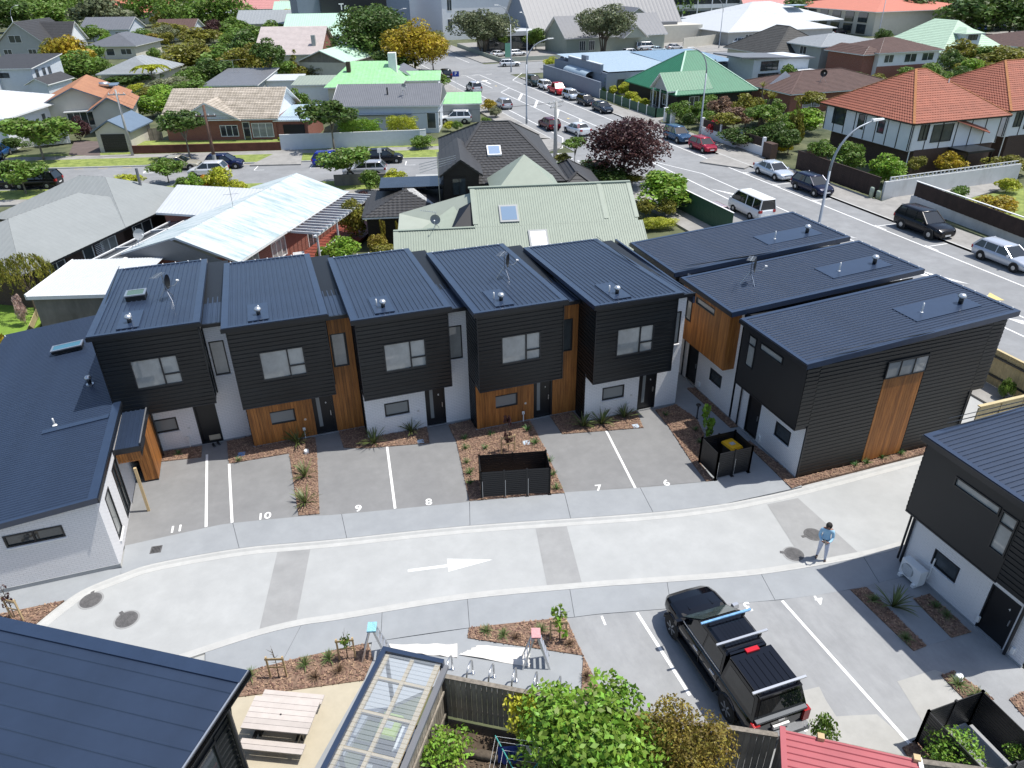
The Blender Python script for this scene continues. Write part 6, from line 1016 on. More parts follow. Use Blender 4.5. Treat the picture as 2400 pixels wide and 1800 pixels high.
for a in [('yellow bush over the grey hipped roof', 300, 436, 410, 36, 'lime'), ('dark green bush left of the orange bush', 440, 455, 412, 24, 'mid'), ('green bush between the hipped and the worn white roofs', 462, 458, 408, 22, 'bright'), ('orange leaved bush beside the worn white roof', 486, 448, 410, 18, 'orange'), ('yellow green bush at the foot of the wooden pole', 522, 450, 392, 34, 'lime'), ('white flowering bush right of the wooden pole', 538, 448, 400, 12, 'flower'), ('bright low fern bush behind the worn white roof', 552, 455, 422, 28, 'lime'), ('small shrub beside the grey hipped roof eave', 395, 545, 475, 26, 'mid'), ('lime green shrub left of the tan tiled house', 328, 224, 196, 22, 'lime'), ('leafy hedge mass left of the tan tiled house', 360, 275, 225, 40, 'bright'),
          ('yellow green shrub by the silver wagon', 928, 438, 398, 26, 'lime'), ('conical green shrub by the silver wagon', 868, 450, 398, 26, 'mid'), ('olive shrub beside the pergola', 832, 560, 468, 36, 'olive'), ('purple shrub beside the black garage', 850, 490, 450, 20, 'purple'), ('leafy ground cover bush below the pergola', 808, 615, 556, 40, 'bright'), ('low shrub at the corner of the sage roof', 900, 610, 575, 40, 'olive'), ('yellow dry shrub in front of the slim conifers', 888, 598, 550, 24, 'rust'), ('small green bush left of the ground cover', 762, 618, 575, 18, 'bright'),
          ('round light bush at the crossroads', 1291, 160, 134, 20, 'lime'), ('round variegated bush beside the corner shop', 1436, 222, 200, 13, 'lime'), ('yellow green hedge beside the corner shop', 1466, 224, 194, 22, 'lime'), ('round bush behind the green fence', 1482, 242, 213, 19, 'lime'), ('round ball bush nearest the green fence', 1492, 250, 226, 15, 'lime'), ('second ball bush behind the green fence', 1510, 252, 230, 13, 'lime'), ('large bush in front of the green roofed house', 1592, 288, 238, 28, 'mid'), ('bush beside the white gateposts', 1612, 300, 262, 18, 'dark'), ('yellow bush above the brown road fence', 1838, 358, 336, 17, 'yellow'),
          ('round lime bush at the right edge', 2356, 452, 418, 27, 'lime'), ('yellow flowering bush at the right edge', 2326, 505, 460, 46, 'gold'), ('green bush above the brown low fence', 2236, 478, 436, 26, 'mid'), ('hedge over the white block wall', 2352, 405, 365, 48, 'olive'), ('tangle of shrubs behind the two half timbered houses', 2310, 345, 310, 30, 'dark'), ('shrub beside the white paling wall end', 990, 348, 318, 28, 'mid'), ('small shrub beside the white garden car', 1050, 305, 284, 14, 'lime'), ('flowering shrub by the white garden car', 1072, 306, 284, 12, 'mid'),
          ('rose bush behind the silver hatchback', 1145, 262, 232, 18, 'gold'), ('pale rose bush behind the maroon wagon', 1160, 275, 250, 16, 'grey'), ('green shrub beside the road behind the black roof', 1140, 290, 275, 12, 'mid'), ('shrub at the left foot of the small garage', 190, 330, 275, 26, 'purple'), ('white flowering bush beside the white fence', 155, 325, 285, 14, 'flower'), ('dense shrub behind the white fence', 130, 335, 300, 40, 'dark'), ('green shrub at the far left fence end', 40, 352, 320, 30, 'dark'), ('round shrub beside the small garage', 333, 336, 316, 16, 'mid'),
          ('shrub with red flowers behind the brown panelled fence', 1672, 320, 280, 18, 'red'), ('undergrowth behind the brown panelled fence', 1740, 345, 300, 50, 'dark'), ('low dark bush by the driveway fence', 1830, 345, 312, 30, 'dark'), ('garden bush on the left lawn', 20, 870, 770, 34, 'gold'), ('pink rose bush beside the garage wall', 62, 760, 690, 14, 'pink'), ('green bush at the left lawn edge', 10, 690, 635, 26, 'dark'), ('red leaved shrub by the garage wall', 120, 745, 715, 16, 'purple')]: bush(*a)
for i, (u, v) in enumerate(((1516, 512), (1562, 512))): tp(('left', 'right')[i] + ' round topiary ball tree by the green steel fence', u, v, 466, 24, 'olive', name='topiary', group='round topiary trees')
for lab, pa, pb, hh, wd_, mt in (('clipped dark green hedge behind the white paling wall', (795, 338), (902, 334), 3.0, 1.6, 'bright'), ('clipped yellow green hedge behind the white paling wall', (908, 334), (985, 330), 3.1, 1.7, 'lime'), ('clipped low hedge beside the green steel fence', (1500, 540), (1585, 530), .9, 1.5, 'lime'), ('low hedge in front of the green roofed house', (1440, 235), (1480, 250), 1.0, 1.4, 'mid'), ('hedge below the motel', (1880, 72), (1990, 68), 1.6, 1.4, 'lime')):
    A = at(*pa); B = at(*pb); c = (A + B) / 2; d = B - A; t = thing('hedge', lab, 'hedge', (c.x, c.y, 0), math.atan2(d.y, d.x)); o = link('foliage', get_crown('box', len(lab) % 2, 1), LM[mt], t); o.location = (0, 0, hh / 2); o.scale = (d.length / 2, wd_ / 2, hh / 2)
def fernmesh():
    rs = np.random.RandomState(4); C = []; N = []
    for k in range(16):
        a = 2 * PI * k / 16 + rs.uniform(-.1, .1); e = rs.uniform(.85, 1.05)
        for t in np.linspace(.05, 1, 26):
            for s in (-1, 1):
                for q in range(3): w = (.05 + .06 * q) * math.sin(PI * min(1, t + .15)) * s; C.append((e * t * math.cos(a) - w * math.sin(a), e * t * math.sin(a) + w * math.cos(a), .35 * math.sin(t * 2.2) - .25 * t * t)); N.append((0, 0, 1))
    return quadmesh('crown', leaves(rs, np.array(C), np.array(N), .05, .025))
FM = fernmesh()
def tuft(label, u, v, vt, hw, name, mt, trunks=1, me=None):
    b = at(u, v); hh = topz(b, vt); r = hw * proj(b)[2] / F; t = thing(name, label, 'tree', (b.x, b.y, 0)); rd = random.Random(u)
    for k in range(trunks):
        x, y, z = (0, 0, hh * .8) if trunks == 1 else (rd.uniform(-.7, .7) * r, rd.uniform(-.7, .7) * r, hh * rd.uniform(.6, .9)); MB().tube([(0, 0, 0), (x * .5, y * .5, z * .5), (x, y, z)], [.16, .12, .09], 7).obj('trunk', m_bark, t); o = link('frond_head', me or BL[0], mt, t); q = r if trunks == 1 else r * .55; o.location = (x, y, z); o.scale = (q, q, q * 1.0)
tuft('tree fern with arching fronds in the left gardens', 365, 212, 155, 44, 'tree_fern', LM['lime'], 1, FM); tuft('cabbage tree with spiky heads beside the long bungalow', 1778, 300, 190, 32, 'cabbage_tree', LM['olive'], 6); tuft('small cabbage tree before the upper brown roof', 1985, 152, 112, 20, 'cabbage_tree', LM['olive'], 4); tuft('palm beside the cream wall', 1608, 96, 68, 12, 'palm', LM['lime']); tuft('second palm beside the cream wall', 1650, 94, 70, 12, 'palm', LM['olive']); tuft('palm behind the pale shingle roof', 250, 150, 118, 20, 'palm', LM['mid'])
# far wood that closes the view
rs = np.random.RandomState(9); base = [get_crown('round', k) for k in range(4)]; arr = []
for b in base: q = np.empty(len(b.vertices) * 3, np.float32); b.vertices.foreach_get('co', q); arr.append(q.reshape(-1, 3))
for nm, spots, mt in (('far_wood', [(rs.uniform(-230, 10), rs.uniform(275, 480), rs.uniform(5, 9)) for _ in range(60)] + [(rs.uniform(150, 420), rs.uniform(255, 430), rs.uniform(5, 9)) for _ in range(55)], 'mid'), ('far_wood', [(rs.uniform(-230, 60), rs.uniform(420, 650), rs.uniform(6, 11)) for _ in range(50)] + [(rs.uniform(200, 420), rs.uniform(150, 300), rs.uniform(5, 9)) for _ in range(40)] + [(rs.uniform(60, 240), rs.uniform(400, 600), rs.uniform(6, 10)) for _ in range(20)], 'dark')):
    V = np.concatenate([arr[k % 4][: 4 * 1300] * np.array([r, r, r * .8]) * 1.0 + np.array([x, y, r * .8]) for k, (x, y, r) in enumerate(spots)]); link(nm, quadmesh(nm, V), LM[mt], None, 'stuff')
# shrubs filling the back gardens, as single plants
GAP = [(-20, 205), (-8, 190), (-15, 175), (0, 190), (-30, 190), (-12, 160), (-4, 160), (-16, 140), (-10, 125), (-2, 118), (6, 112), (-20, 128), (26, 140), (28, 155), (22, 150), (-42, 200), (-50, 190), (-60, 200), (-35, 245), (-10, 240), (5, 245), (-20, 240), (30, 175), (27, 190), (-55, 140), (84, 108), (95, 100), (98, 108), (80, 88), (86, 85), (100, 92), (90, 80), (112, 100), (120, 105), (128, 112), (122, 118), (125, 95), (135, 100), (140, 110), (60, 92), (68, 90), (64, 86), (58, 76), (66, 80), (76, 78), (95, 70), (100, 75), (92, 120), (88, 124), (76, 120), (120, 160), (140, 160), (155, 165), (118, 170)]
LAND = [(o.location.copy(), o['label']) for o in bpy.data.objects if o.get('category') in ('house', 'shop', 'garage', 'church')]
USED = set()
def near_label(noun, x, y):
    """say which tree it is by the nearest building"""
    for d_, (p, lab) in sorted(((p.x + 4 - x) ** 2 + (p.y + 5 - y) ** 2, (p, lab)) for p, lab in LAND):
        ws = lab.replace(',', '').split()[:7]
        while ws[-1] in ('and', 'with', 'of', 'the', 'in', 'at', 'behind', 'beside', 'among', 'a', 'two', 'beyond', 'large', 'front', 'across', 'side', 'big', 'wide', 'tall', 'far', 'plain', 'dark', 'between', 'long', 'grey', 'pale', 'blue', 'charcoal', 'top', 'tiled', 'orange', 'pinkish', 'upper'): ws.pop()
        u0, v0, k0 = proj((p.x + 4, p.y + 5, 1)); u1, v1, k1 = proj((x, y, 1)); w = ' '.join(ws)
        for rel in ([('left of' if u1 < u0 else 'right of')] if abs(u1 - u0) > abs(k1 - k0) * 6 else ['behind' if k1 > k0 else 'in front of']) + ['near']:
            l = '%s %s the %s' % (noun, rel, w)
            if l not in USED and len(l.split()) <= 16: USED.add(l); return l
    return noun
WORD = {'mid': 'green', 'olive': 'olive green', 'dark': 'dark green', 'bright': 'bright green', 'grey': 'grey green', 'lime': 'lime green', 'brown': 'bare brown', 'rust': 'rusty green'}
for i, (x, y) in enumerate(GAP):
    mt = ('mid', 'olive', 'dark', 'bright', 'grey')[i % 5]; tree(near_label(WORD[mt] + ' garden shrub', x, y), (x, y), random.uniform(2.0, 4.2), random.uniform(1.6, 2.8), mt, low=.1, name='shrub', cat='shrub', group='garden shrubs between the houses')
for u, v, vt, hw, mt in [(215, 102, 60, 30, 'mid'), (270, 80, 52, 26, 'mid'), (292, 74, 55, 22, 'lime'), (200, 95, 60, 25, 'mid'), (330, 98, 68, 24, 'mid'), (356, 108, 78, 20, 'rust'), (386, 102, 60, 26, 'grey'), (402, 98, 52, 36, 'olive'), (470, 112, 66, 42, 'olive'), (522, 98, 52, 30, 'mid'), (560, 124, 66, 36, 'mid'), (592, 128, 58, 36, 'mid'), (520, 180, 106, 42, 'mid'), (562, 194, 112, 42, 'olive'), (498, 208, 138, 42, 'dark'), (604, 186, 98, 32, 'olive'), (332, 205, 168, 42, 'dark'), (290, 208, 176, 36, 'dark'), (402, 230, 182, 42, 'grey'), (432, 240, 188, 42, 'mid'), (386, 268, 222, 36, 'bright'), (350, 240, 204, 26, 'olive'), (482, 244, 204, 30, 'bright'), (200, 170, 108, 36, 'mid'), (130, 155, 92, 30, 'olive'), (232, 186, 134, 28, 'mid'), (20, 76, 0, 42, 'dark'), (82, 68, -5, 42, 'mid'), (150, 66, 8, 36, 'mid'), (300, 62, 10, 40, 'dark'), (660, 190, 140, 24, 'mid'), (655, 120, 75, 22, 'olive'), (640, 88, 48, 26, 'mid'), (1660, 300, 260, 24, 'mid'), (1640, 288, 240, 18, 'mid'), (1722, 312, 248, 32, 'brown'), (1832, 335, 270, 30, 'mid'), (1852, 362, 303, 30, 'dark'), (1752, 305, 222, 30, 'olive'), (2180, 195, 148, 26, 'mid'), (2232, 180, 118, 30, 'dark'), (2312, 170, 108, 40, 'mid'), (2382, 165, 112, 32, 'olive'), (2132, 200, 158, 26, 'mid'), (1312, 428, 383, 30, 'dark'), (1362, 442, 393, 36, 'dark'), (1432, 442, 395, 40, 'dark'), (1482, 442, 408, 26, 'olive'), (1980, 70, 38, 18, 'olive'), (2010, 66, 20, 26, 'mid'), (1840, 40, -8, 36, 'mid'), (2170, 60, -14, 40, 'dark'), (2340, 70, -20, 50, 'dark'), (880, 105, 10, 60, 'dark'), (780, 60, 0, 36, 'mid'), (915, 175, 120, 50, 'dark')]:
    u += (1241 - u) * (v - vt) * .6 / (3871 - v); b = at(u, v); tree(near_label(WORD[mt] + ' tree', b.x, b.y), (b.x, b.y), topz(b, vt), 1.15 * hw * proj(b)[2] / F, mt, group='garden trees between the houses', low=.6)
slab('lawn', [tuple(at(*p)[:2]) for p in ((0, 690), (95, 720), (95, 760), (20, 860), (-40, 900), (-60, 700))], -.16, -.05, M('sunny_lawn', (0.16, 0.26, 0.03), .95, .2, 1.5, .5, 60)); slab('lawn', [tuple(at(*p)[:2]) for p in ((2180, 480), (2400, 440), (2400, 520), (2260, 500))], -.16, .0, m_grass)
fence('pale timber edge beside the sunny lawn', [at(95, 730), at(70, 790), at(0, 905)], .5, m_newfence, bw=.6)
# ================================================================== fences and walls along the roads
fence('long dark brown road fence in front of the orange tiled house', [(52.9, 64.5), (52.75, 52.6)], 1.85, m_bfence, bw=.22, rail=(.3, 1.6), cap=m_bfence); fence('brown fence wing beside the driveway', [(52.9, 64.5), (58, 66)], 1.6, m_bfence, bw=.22)
w_ = wallrun('worn white block wall with decorative blocks on top', [(53.0, 52.3), (58, 52.5), (70, 53)], 1.55, .22, m_wblock)
for i in range(16): MB().box(.6 + i * 1.0, .02 + i * .04, 1.55, 1.5 + i * 1.0, .14 + i * .04, 1.62).box(.6 + i, .02 + i * .04, 1.62, .68 + i, .14 + i * .04, 1.85).box(1.02 + i, .02 + i * .04, 1.62, 1.1 + i, .14 + i * .04, 1.85).box(.6 + i, .02 + i * .04, 1.85, 1.5 + i, .14 + i * .04, 1.9).obj('decorative_block', m_wblock, w_)
w_ = wallrun('low white wall with brown boarded fence on top at the right', [(54.3, 50.2), (53.3, 30)], .75, .22, m_wblock)
for i in range(40): MB().box(.05 - i * .025 * 2, -.1 - .5 * i - .46, .75, .12 - i * .05, -.1 - .5 * i, 1.95).obj('board', m_bfence, w_)
MB().beam((.1, 0, 2.0), (-1.0, -20, 2.0), .16, .06).obj('cap', m_wpaint, w_)
w_ = wallrun('white road wall with maroon boarded panels', [(53.2, 83.5), (53.2, 70.5)], .9, .25, m_wwall)
for i in range(4): MB().box(-.16, -.15 - i * 4.25, .9, .16, .15 - i * 4.25, 2.0).obj('pillar', m_wwall, w_)
for i in range(3): [MB().box(-.04, -.2 - i * 4.25 - j * .55 - .52, .95, .04, -.2 - i * 4.25 - j * .55, 1.85).obj('board', m_bfence, w_) for j in range(7)]
MB().box(-.3, -14.6, 0, .5, -13.1, 1.6).obj('end_pier', m_dbrick, w_)
t = fence('dark green picket fence with white posts along the footpath', [(53.1, 114.2), (53.1, 95.5)], 1.25, m_gfence, bw=.3, gap=.02, posts=2.7, postm=m_wpaint); fence('dark green picket fence beside the green roofed house driveway', [(53.1, 95.5), (58.5, 95.8)], 1.25, m_gfence, bw=.3, posts=2.7, postm=m_wpaint)
for lab, y in (('white gate post left of the green letterbox', 92.6), ('white gate post right of the green letterbox', 90.8)): tag(MB().box(52.9, y, 0, 53.5, y + .35, 1.7).box(52.85, y - .05, 1.7, 53.55, y + .4, 1.8).obj('gate_post', m_wwall), lab, 'post')
tag(MB().box(53.0, 91.3, 0, 53.4, 92.3, 1.5).obj('green_cabinet', m_gfence), 'green cabinet between the white gate posts', 'cabinet')
fence('green steel fence with lattice top behind the parked pink hatchback', [(34.2, 58), (34.3, 48)], 1.9, m_gfence, bw=.3, cap=m_wpaint)
fence('white picket fence along the far left footpath', [at(60, 345), at(165, 335)], 1.3, m_wpaint, bw=.16, posts=2.2, postm=m_wpaint)
fence('grey boarded fence between the small garage and the brick house', [at(310, 338), at(385, 332)], 1.7, m_oldfence, bw=.2); wallrun('low grey wall in front of the silver wagon', [at(785, 436), at(905, 432), at(955, 440)], 1.1, .15, m_block); wallrun('low white garden wall at the crossroads', [(53.6, 168.5), (70, 168)], .8, .2, m_sagew); wallrun('sage wall beside the spreading crossroads tree', [(53.6, 168.5), (53.6, 205)], .8, .2, m_sagew)
t = thing('fence', 'new pine fence enclosing the yard behind the nearest right townhouse', 'fence', (28.2, 19.9, 0))
for a, b in (((0, -.3), (5.4, -.3)), ((5.4, -.3), (5.4, 5)), ):
    L = math.hypot(b[0] - a[0], b[1] - a[1]); e = ((b[0] - a[0]) / L, (b[1] - a[1]) / L)
    if e[0] > .5: [MB().box(a[0], a[1] - .02 - .012 * (j % 2), .05 + j * .16, b[0], a[1] + .02, .05 + j * .16 + .155).obj('fence_board', m_newfence, t) for j in range(11)]; [MB().box(a[0] + k * 1.35 - .03, a[1] - .06, 0, a[0] + k * 1.35 + .03, a[1] - .03, 1.85).obj('batten', m_newfence, t) for k in range(5)]
    else: [MB().box(a[0] - .02, a[1] + j * .15, .05, a[0] + .02, a[1] + j * .15 + .14, 1.85).obj('paling', m_newfence, t) for j in range(35)]; [MB().box(a[0] - .1, a[1], z, a[0] - .03, b[1], z + .09).obj('rail', m_trim, t) for z in (.5, 1.5)]
    MB().beam((a[0], a[1], 1.9), (b[0], b[1], 1.9), .16, .05).obj('cap', m_newfence, t)
bush('green bush inside the new pine fence', 2352, 935, 890, 16, 'mid')
# ================================================================== poles, lamps, signs
def lamp(label, base, hh, arm, ang):
    t = thing('street_lamp', label, 'lamp post', (base[0], base[1], 0), ang, 'street lamps'); MB().tube([(0, 0, 0), (0, 0, .9), (0, 0, 1.0), (0, 0, hh * .72)], [.14, .14, .1, .085], 10).obj('pole', m_lamp, t, True)
    pts = [(arm * (1 - math.cos(a)), 0, hh * .72 + hh * .27 * math.sin(a)) for a in [i * PI / 2 / 8 for i in range(9)]]; pts = [(x, 0, z) for x, y, z in pts]; pts[-1] = (arm, 0, hh); MB().tube(pts, [.085 - .004 * i for i in range(9)], 8).obj('arm', m_lamp, t, True); MB().hexa([(arm - .1, -.12, hh - .04), (arm + .75, -.1, hh + .02), (arm + .75, .1, hh + .02), (arm - .1, .12, hh - .04), (arm - .1, -.1, hh + .1), (arm + .75, -.07, hh + .1), (arm + .75, .07, hh + .1), (arm - .1, .1, hh + .1)]).obj('lantern', m_wpaint, t); return t
lamp('tall curved street lamp rising behind the farthest right roof', (34.1, 38.3), 10.3, 2.6, 0.0); lamp('curved street lamp beside the maroon wagon', (35.0, 98.5), 10.4, 3.0, 0.0); lamp('curved street lamp beside the white and maroon wall', (52.2, 82.4), 10.2, 2.2, PI); lamp('left of the two tall lamps by the corner shop', (50.2, 150.5), 12, 2.5, PI); lamp('right of the two tall lamps by the corner shop', (52, 146), 11, 2.5, PI + .8); lamp('street lamp beside the wide white roofs', (112, 172.5), 11, 2.2, PI); lamp('street lamp behind the golden tree', (34.0, 190), 10, 3, 0); lamp('street lamp at the top above the largest dark tree', (34, 240), 11, 3, 0); lamp('street lamp at the top left corner', (-62, 270), 10, 2, 0); lamp('tall street lamp by the motel', (160, 172), 14, 2, PI)
def pole(label, base, hh, mat, arms, r=.15, rz=0.0):
    t = thing('power_pole', label, 'pole', (base[0], base[1], 0), rz); MB().tube([(0, 0, 0), (0, 0, hh)], [r * 1.2, r * .75], 10).obj('pole', mat, t, True)
    for z, w in arms:
        MB().box(-w, -.06, z - .06, w, .06, z + .06).obj('crossarm', mat, t)
        for k in range(4): MB().lathe([(.05, 0), (.05, .15)], (-w + .15 + k * (2 * w - .3) / 3, 0, z + .06), 8).obj('insulator', m_wpaint, t)
    return t
b1 = at(508, 398); b2 = at(311, 365); b3 = at(1301, 376)
pole('brown wooden power pole beside the navy hatchback', b1, topz(b1, 246), m_pole, ((topz(b1, 272), 1.1),), .17, A17); MB().lathe([(.2, 0), (.2, .9)], (0, 0, 0), 12); pole('grey power pole beside the small garage', b2, topz(b2, 210), m_cpole, ((topz(b2, 222), 1.0),), .14, A17); pole('grey power pole with transformers beside the purple red tree', b3, topz(b3, 238), m_cpole, ((topz(b3, 240), 1.2), (topz(b3, 250), .9)), .2, .5)
tag(MB().tube([(b1.x, b1.y, topz(b1, 362)), (b1.x, b1.y, topz(b1, 376))], .2, 10).obj('pole_band', m_gwall), 'pale metal band around the brown wooden pole', 'band')
m = MB()
for dx in (-.9, .9): p0 = Vector((b2.x + dx, b2.y, topz(b2, 222))); p1 = Vector((b1.x + dx, b1.y, topz(b1, 272))); p2 = Vector((b3.x + dx, b3.y, topz(b3, 240))); [m.tube([a.lerp(b, t) - Vector((0, 0, 2.4 * t * (1 - t))) for t in [i / 10 for i in range(11)]], .012, 4) for a, b in ((p0, p1), (p1, p2))]
tag(m.obj('power_line', m_black), 'thin power lines between the poles over the side street', 'cable')
def sign(label, xy, hh, sz, mat, txt=None, pole_m=None, rz=0.0):
    t = thing('street_sign', label, 'sign', (xy[0], xy[1], 0), rz); MB().tube([(0, 0, 0), (0, 0, hh)], .045, 8).obj('pole', pole_m or m_wpaint, t); MB().box(-sz[0] / 2, -.09, hh - sz[1], sz[0] / 2, -.05, hh).obj('panel', mat, t)
    if txt: text('sign_text', txt, (0, -.1, hh - sz[1] * .45), (PI / 2, 0, 0), sz[1] * .8, m_wpaint, t)
    return t
p = at(1070, 215); sign('blue parking sign with white P on a white post', (p.x, p.y), topz(p, 167), (1.1, .85), m_sign, 'P', rz=-.2); MB().box(0, 0, 0, .1, .1, .1); p = at(894, 405); sign('small white parking sign on the side street', (p.x, p.y), topz(p, 347), (.45, .45), m_wpaint); p = at(1354, 335); sign('narrow pink and white sign post behind the white car', (p.x, p.y), topz(p, 290), (.3, .5), M('sign_pink', (.6, .3, .3), .5)); p = at(1190, 135); sign('tall green sign board at the crossroads', (p.x, p.y), topz(p, 101), (1.3, 3.2), M('sign_green', (.12, .3, .22), .6)); p = at(1597, 468); sign('white post with small sign behind the bright leafy tree', (p.x, p.y), topz(p, 419), (.25, .3), m_wpaint); p = at(36, 438); sign('white leaning sign post beside the black cars', (p.x, p.y), topz(p, 412), (.2, .3), m_wpaint)
for i, (u, v, hh) in enumerate(((2040, 464, 1.0), (2056, 466, .75))): p = at(u, v); t = thing('utility_pillar', ('taller', 'shorter')[i] + ' green utility pillar at the end of the brown road fence', 'pillar', (p.x, p.y, 0)); MB().lathe([(.2, 0), (.2, hh * .9), (.16, hh)], n=12).obj('body', M('pale_green', (.32, .38, .30), .6), t, True); MB().lathe([(.21, hh * .82), (.21, hh * .86)], n=12).obj('seam', m_gwall, t)
# ================================================================== cars
E_ = (1, 0)
for a in [('dark green wagon parked first in the far kerb row', 'suv', (0.012, 0.03, 0.028), (1235, 199), (1246, 203)), ('white hatchback parked left of the red pickup', 'hatch', (0.75, 0.76, 0.76), (1262, 208), (1274, 212)), ('red pickup parked between two pale cars', 'ute', (0.5, 0.012, 0.015), (1286, 217), (1302, 224)), ('silver blue small car parked right of the red pickup', 'hatch', (0.5, 0.55, 0.6), (1320, 230), (1334, 236)), ('black hatchback parked behind the navy sedan', 'hatch', (0.01, 0.013, 0.02), (1354, 243), (1368, 250)), ('dark navy sedan parked by the green picket fence', 'sedan', (0.012, 0.02, 0.035), (1389, 259), (1408, 267)), ('blue crossover parked behind the red hatchback', 'suv', (0.03, 0.08, 0.16), (1558, 326), (1586, 337)), ('red hatchback parked by the white and maroon wall', 'hatch', (0.33, 0.008, 0.03), (1618, 349), (1645, 360)), ('silver sedan parked in front of the brown road fence', 'sedan', (0.55, 0.6, 0.66), (1773, 408), (1814, 424)), ('navy hatchback parked right of the silver sedan', 'hatch', (0.006, 0.009, 0.035), (1860, 444), (1906, 462)), ('black four wheel drive parked by the low white wall', 'suv', (0.006, 0.006, 0.008), (2105, 536), (2174, 561)), ('silver station wagon parked at the right edge', 'wagon', (0.5, 0.53, 0.58), (2291, 608), (2371, 638))]:
    car_px(*a, E_, hd=-PI / 2, s={'black four': 1.06, 'navy hatch': 1.08, 'silver sed': 1.03}.get(a[0][:10], 1.0))
pk = car_px('pale pink hatchback with dark blue door parked near the green fence', 'hatch', (0.52, 0.40, 0.40), (1664, 524), (1630, 503), E_, hd=PI / 2, s=.92, metal=.5); MB().box(-.3, .83, .35, .75, .875, .95).obj('blue_door', paint((0.01, 0.02, 0.10)), pk)
car_px('white van parked beside the pink hatchback', 'van', (0.78, 0.79, 0.79), (1756, 512), (1718, 500), E_, hd=PI / 2, metal=0); car('pale blue car hidden behind the farthest right roof', 'sedan', (0.4, 0.52, 0.6), (35.6, 47.0), PI / 2); car('silver blue sedan behind the nearest right townhouse', 'sedan', (0.35, 0.42, 0.58), (35.6, 28.2), PI / 2)
car_px('white sedan driving on the main road', 'sedan', (0.75, 0.77, 0.78), (1347, 319), (1328, 311), E_, hd=PI / 2 + .12, name='moving_car'); 
for a in [('maroon wagon parked behind the black tiled roof', 'wagon', (0.10, 0.008, 0.02), (1283, 307), (1262, 297)), ('silver hatchback parked behind the rose bushes', 'hatch', (0.5, 0.52, 0.56), (1176, 258), (1160, 250)), ('silver pickup with canopy parked near the parking sign', 'suv', (0.55, 0.57, 0.6), (1108, 219), (1090, 212)), ('dark car parked under the golden tree', 'suv', (0.01, 0.014, 0.022), (1040, 188), (1026, 180))]: car_px(*a, E_, hd=PI / 2)
car_px('white wagon waiting at the crossroads', 'wagon', (0.72, 0.74, 0.76), (1182, 157), (1214, 156), (0, 1), hd=-.15)
for i, (lab, ty, col, u, v, hd) in enumerate((('white car parked in the church car park', 'sedan', (.7, .71, .72), 1168, 132, .5), ('white wagon parked right of the green sign board', 'wagon', (.7, .71, .72), 1212, 130, .2), ('white van parked beside the gabled hall', 'van', (.75, .76, .77), 1512, 117, -.2), ('white crossover parked behind the corner shop roof', 'suv', (.72, .73, .74), 1480, 131, .1), ('white hatchback beside the cross road bush', 'hatch', (.75, .76, .77), 1332, 146, .3), ('pale blue car beside the white van', 'sedan', (.4, .5, .55), 1540, 122, .1), ('silver sedan parked by the flat annexe', 'sedan', (.5, .5, .5), 1580, 116, .2), ('white four wheel drive in the white building forecourt', 'suv', (.74, .75, .76), 1722, 104, 2.9), ('white car in the motel car park', 'hatch', (.74, .75, .76), 1940, 82, .0), ('black car in the motel car park', 'suv', (.01, .01, .02), 1967, 80, .0), ('red car under the top right trees', 'hatch', (.3, .02, .03), 2215, 76, .3), ('silver car under the top right trees', 'sedan', (.55, .55, .56), 2236, 76, .3), ('blue car under the top right trees', 'suv', (.02, .09, .3), 2302, 72, .3), ('white car under the top right trees', 'sedan', (.7, .7, .7), 2280, 76, .3), ('navy car under the top right trees', 'suv', (.02, .03, .12), 2345, 66, .3))): p = at(u, v); car(lab, ty, col, (p.x, p.y), hd, group='cars in the far car parks', z=-.1)
NF = (_n.x, _n.y); hs = math.atan2(-_e.y, -_e.x)
for a in [('cream sedan parked by the street tree', 'sedan', (0.45, 0.42, 0.33), (388, 401), (445, 401)), ('navy hatchback parked behind the wooden pole', 'hatch', (0.006, 0.012, 0.06), (496, 396), (554, 399)), ('bright blue hatchback parked by the white paling wall', 'hatch', (0.01, 0.03, 0.35), (748, 393), (801, 390)), ('black hatchback parked at the corner of the side street', 'hatch', (0.005, 0.005, 0.007), (874, 384), (931, 385))]: car_px(*a, NF, hd=hs)
for lab, ty, col, u, v, r in (('silver wagon parked in front of the low grey wall', 'wagon', (.42, .43, .46), 856, 410, PI), ('white car half hidden behind the wooden pole', 'hatch', (.72, .73, .74), 490, 412, PI), ('black four wheel drive parked under the street tree', 'suv', (.006, .006, .008), 92, 440, PI), ('dark car at the left edge of the side street', 'hatch', (.008, .008, .014), 0, 440, PI), ('blue car parked on the far left driveway', 'suv', (.02, .10, .3), -2, 372, PI / 2 + .2)): p = at(u, v, -.1); car(lab, ty, col, (p.x, p.y), hs + r)
car_px('white crossover parked on the driveway behind the hedges', 'suv', (0.76, 0.77, 0.78), (1091, 291), (1043, 292), NF, hd=hs + PI)
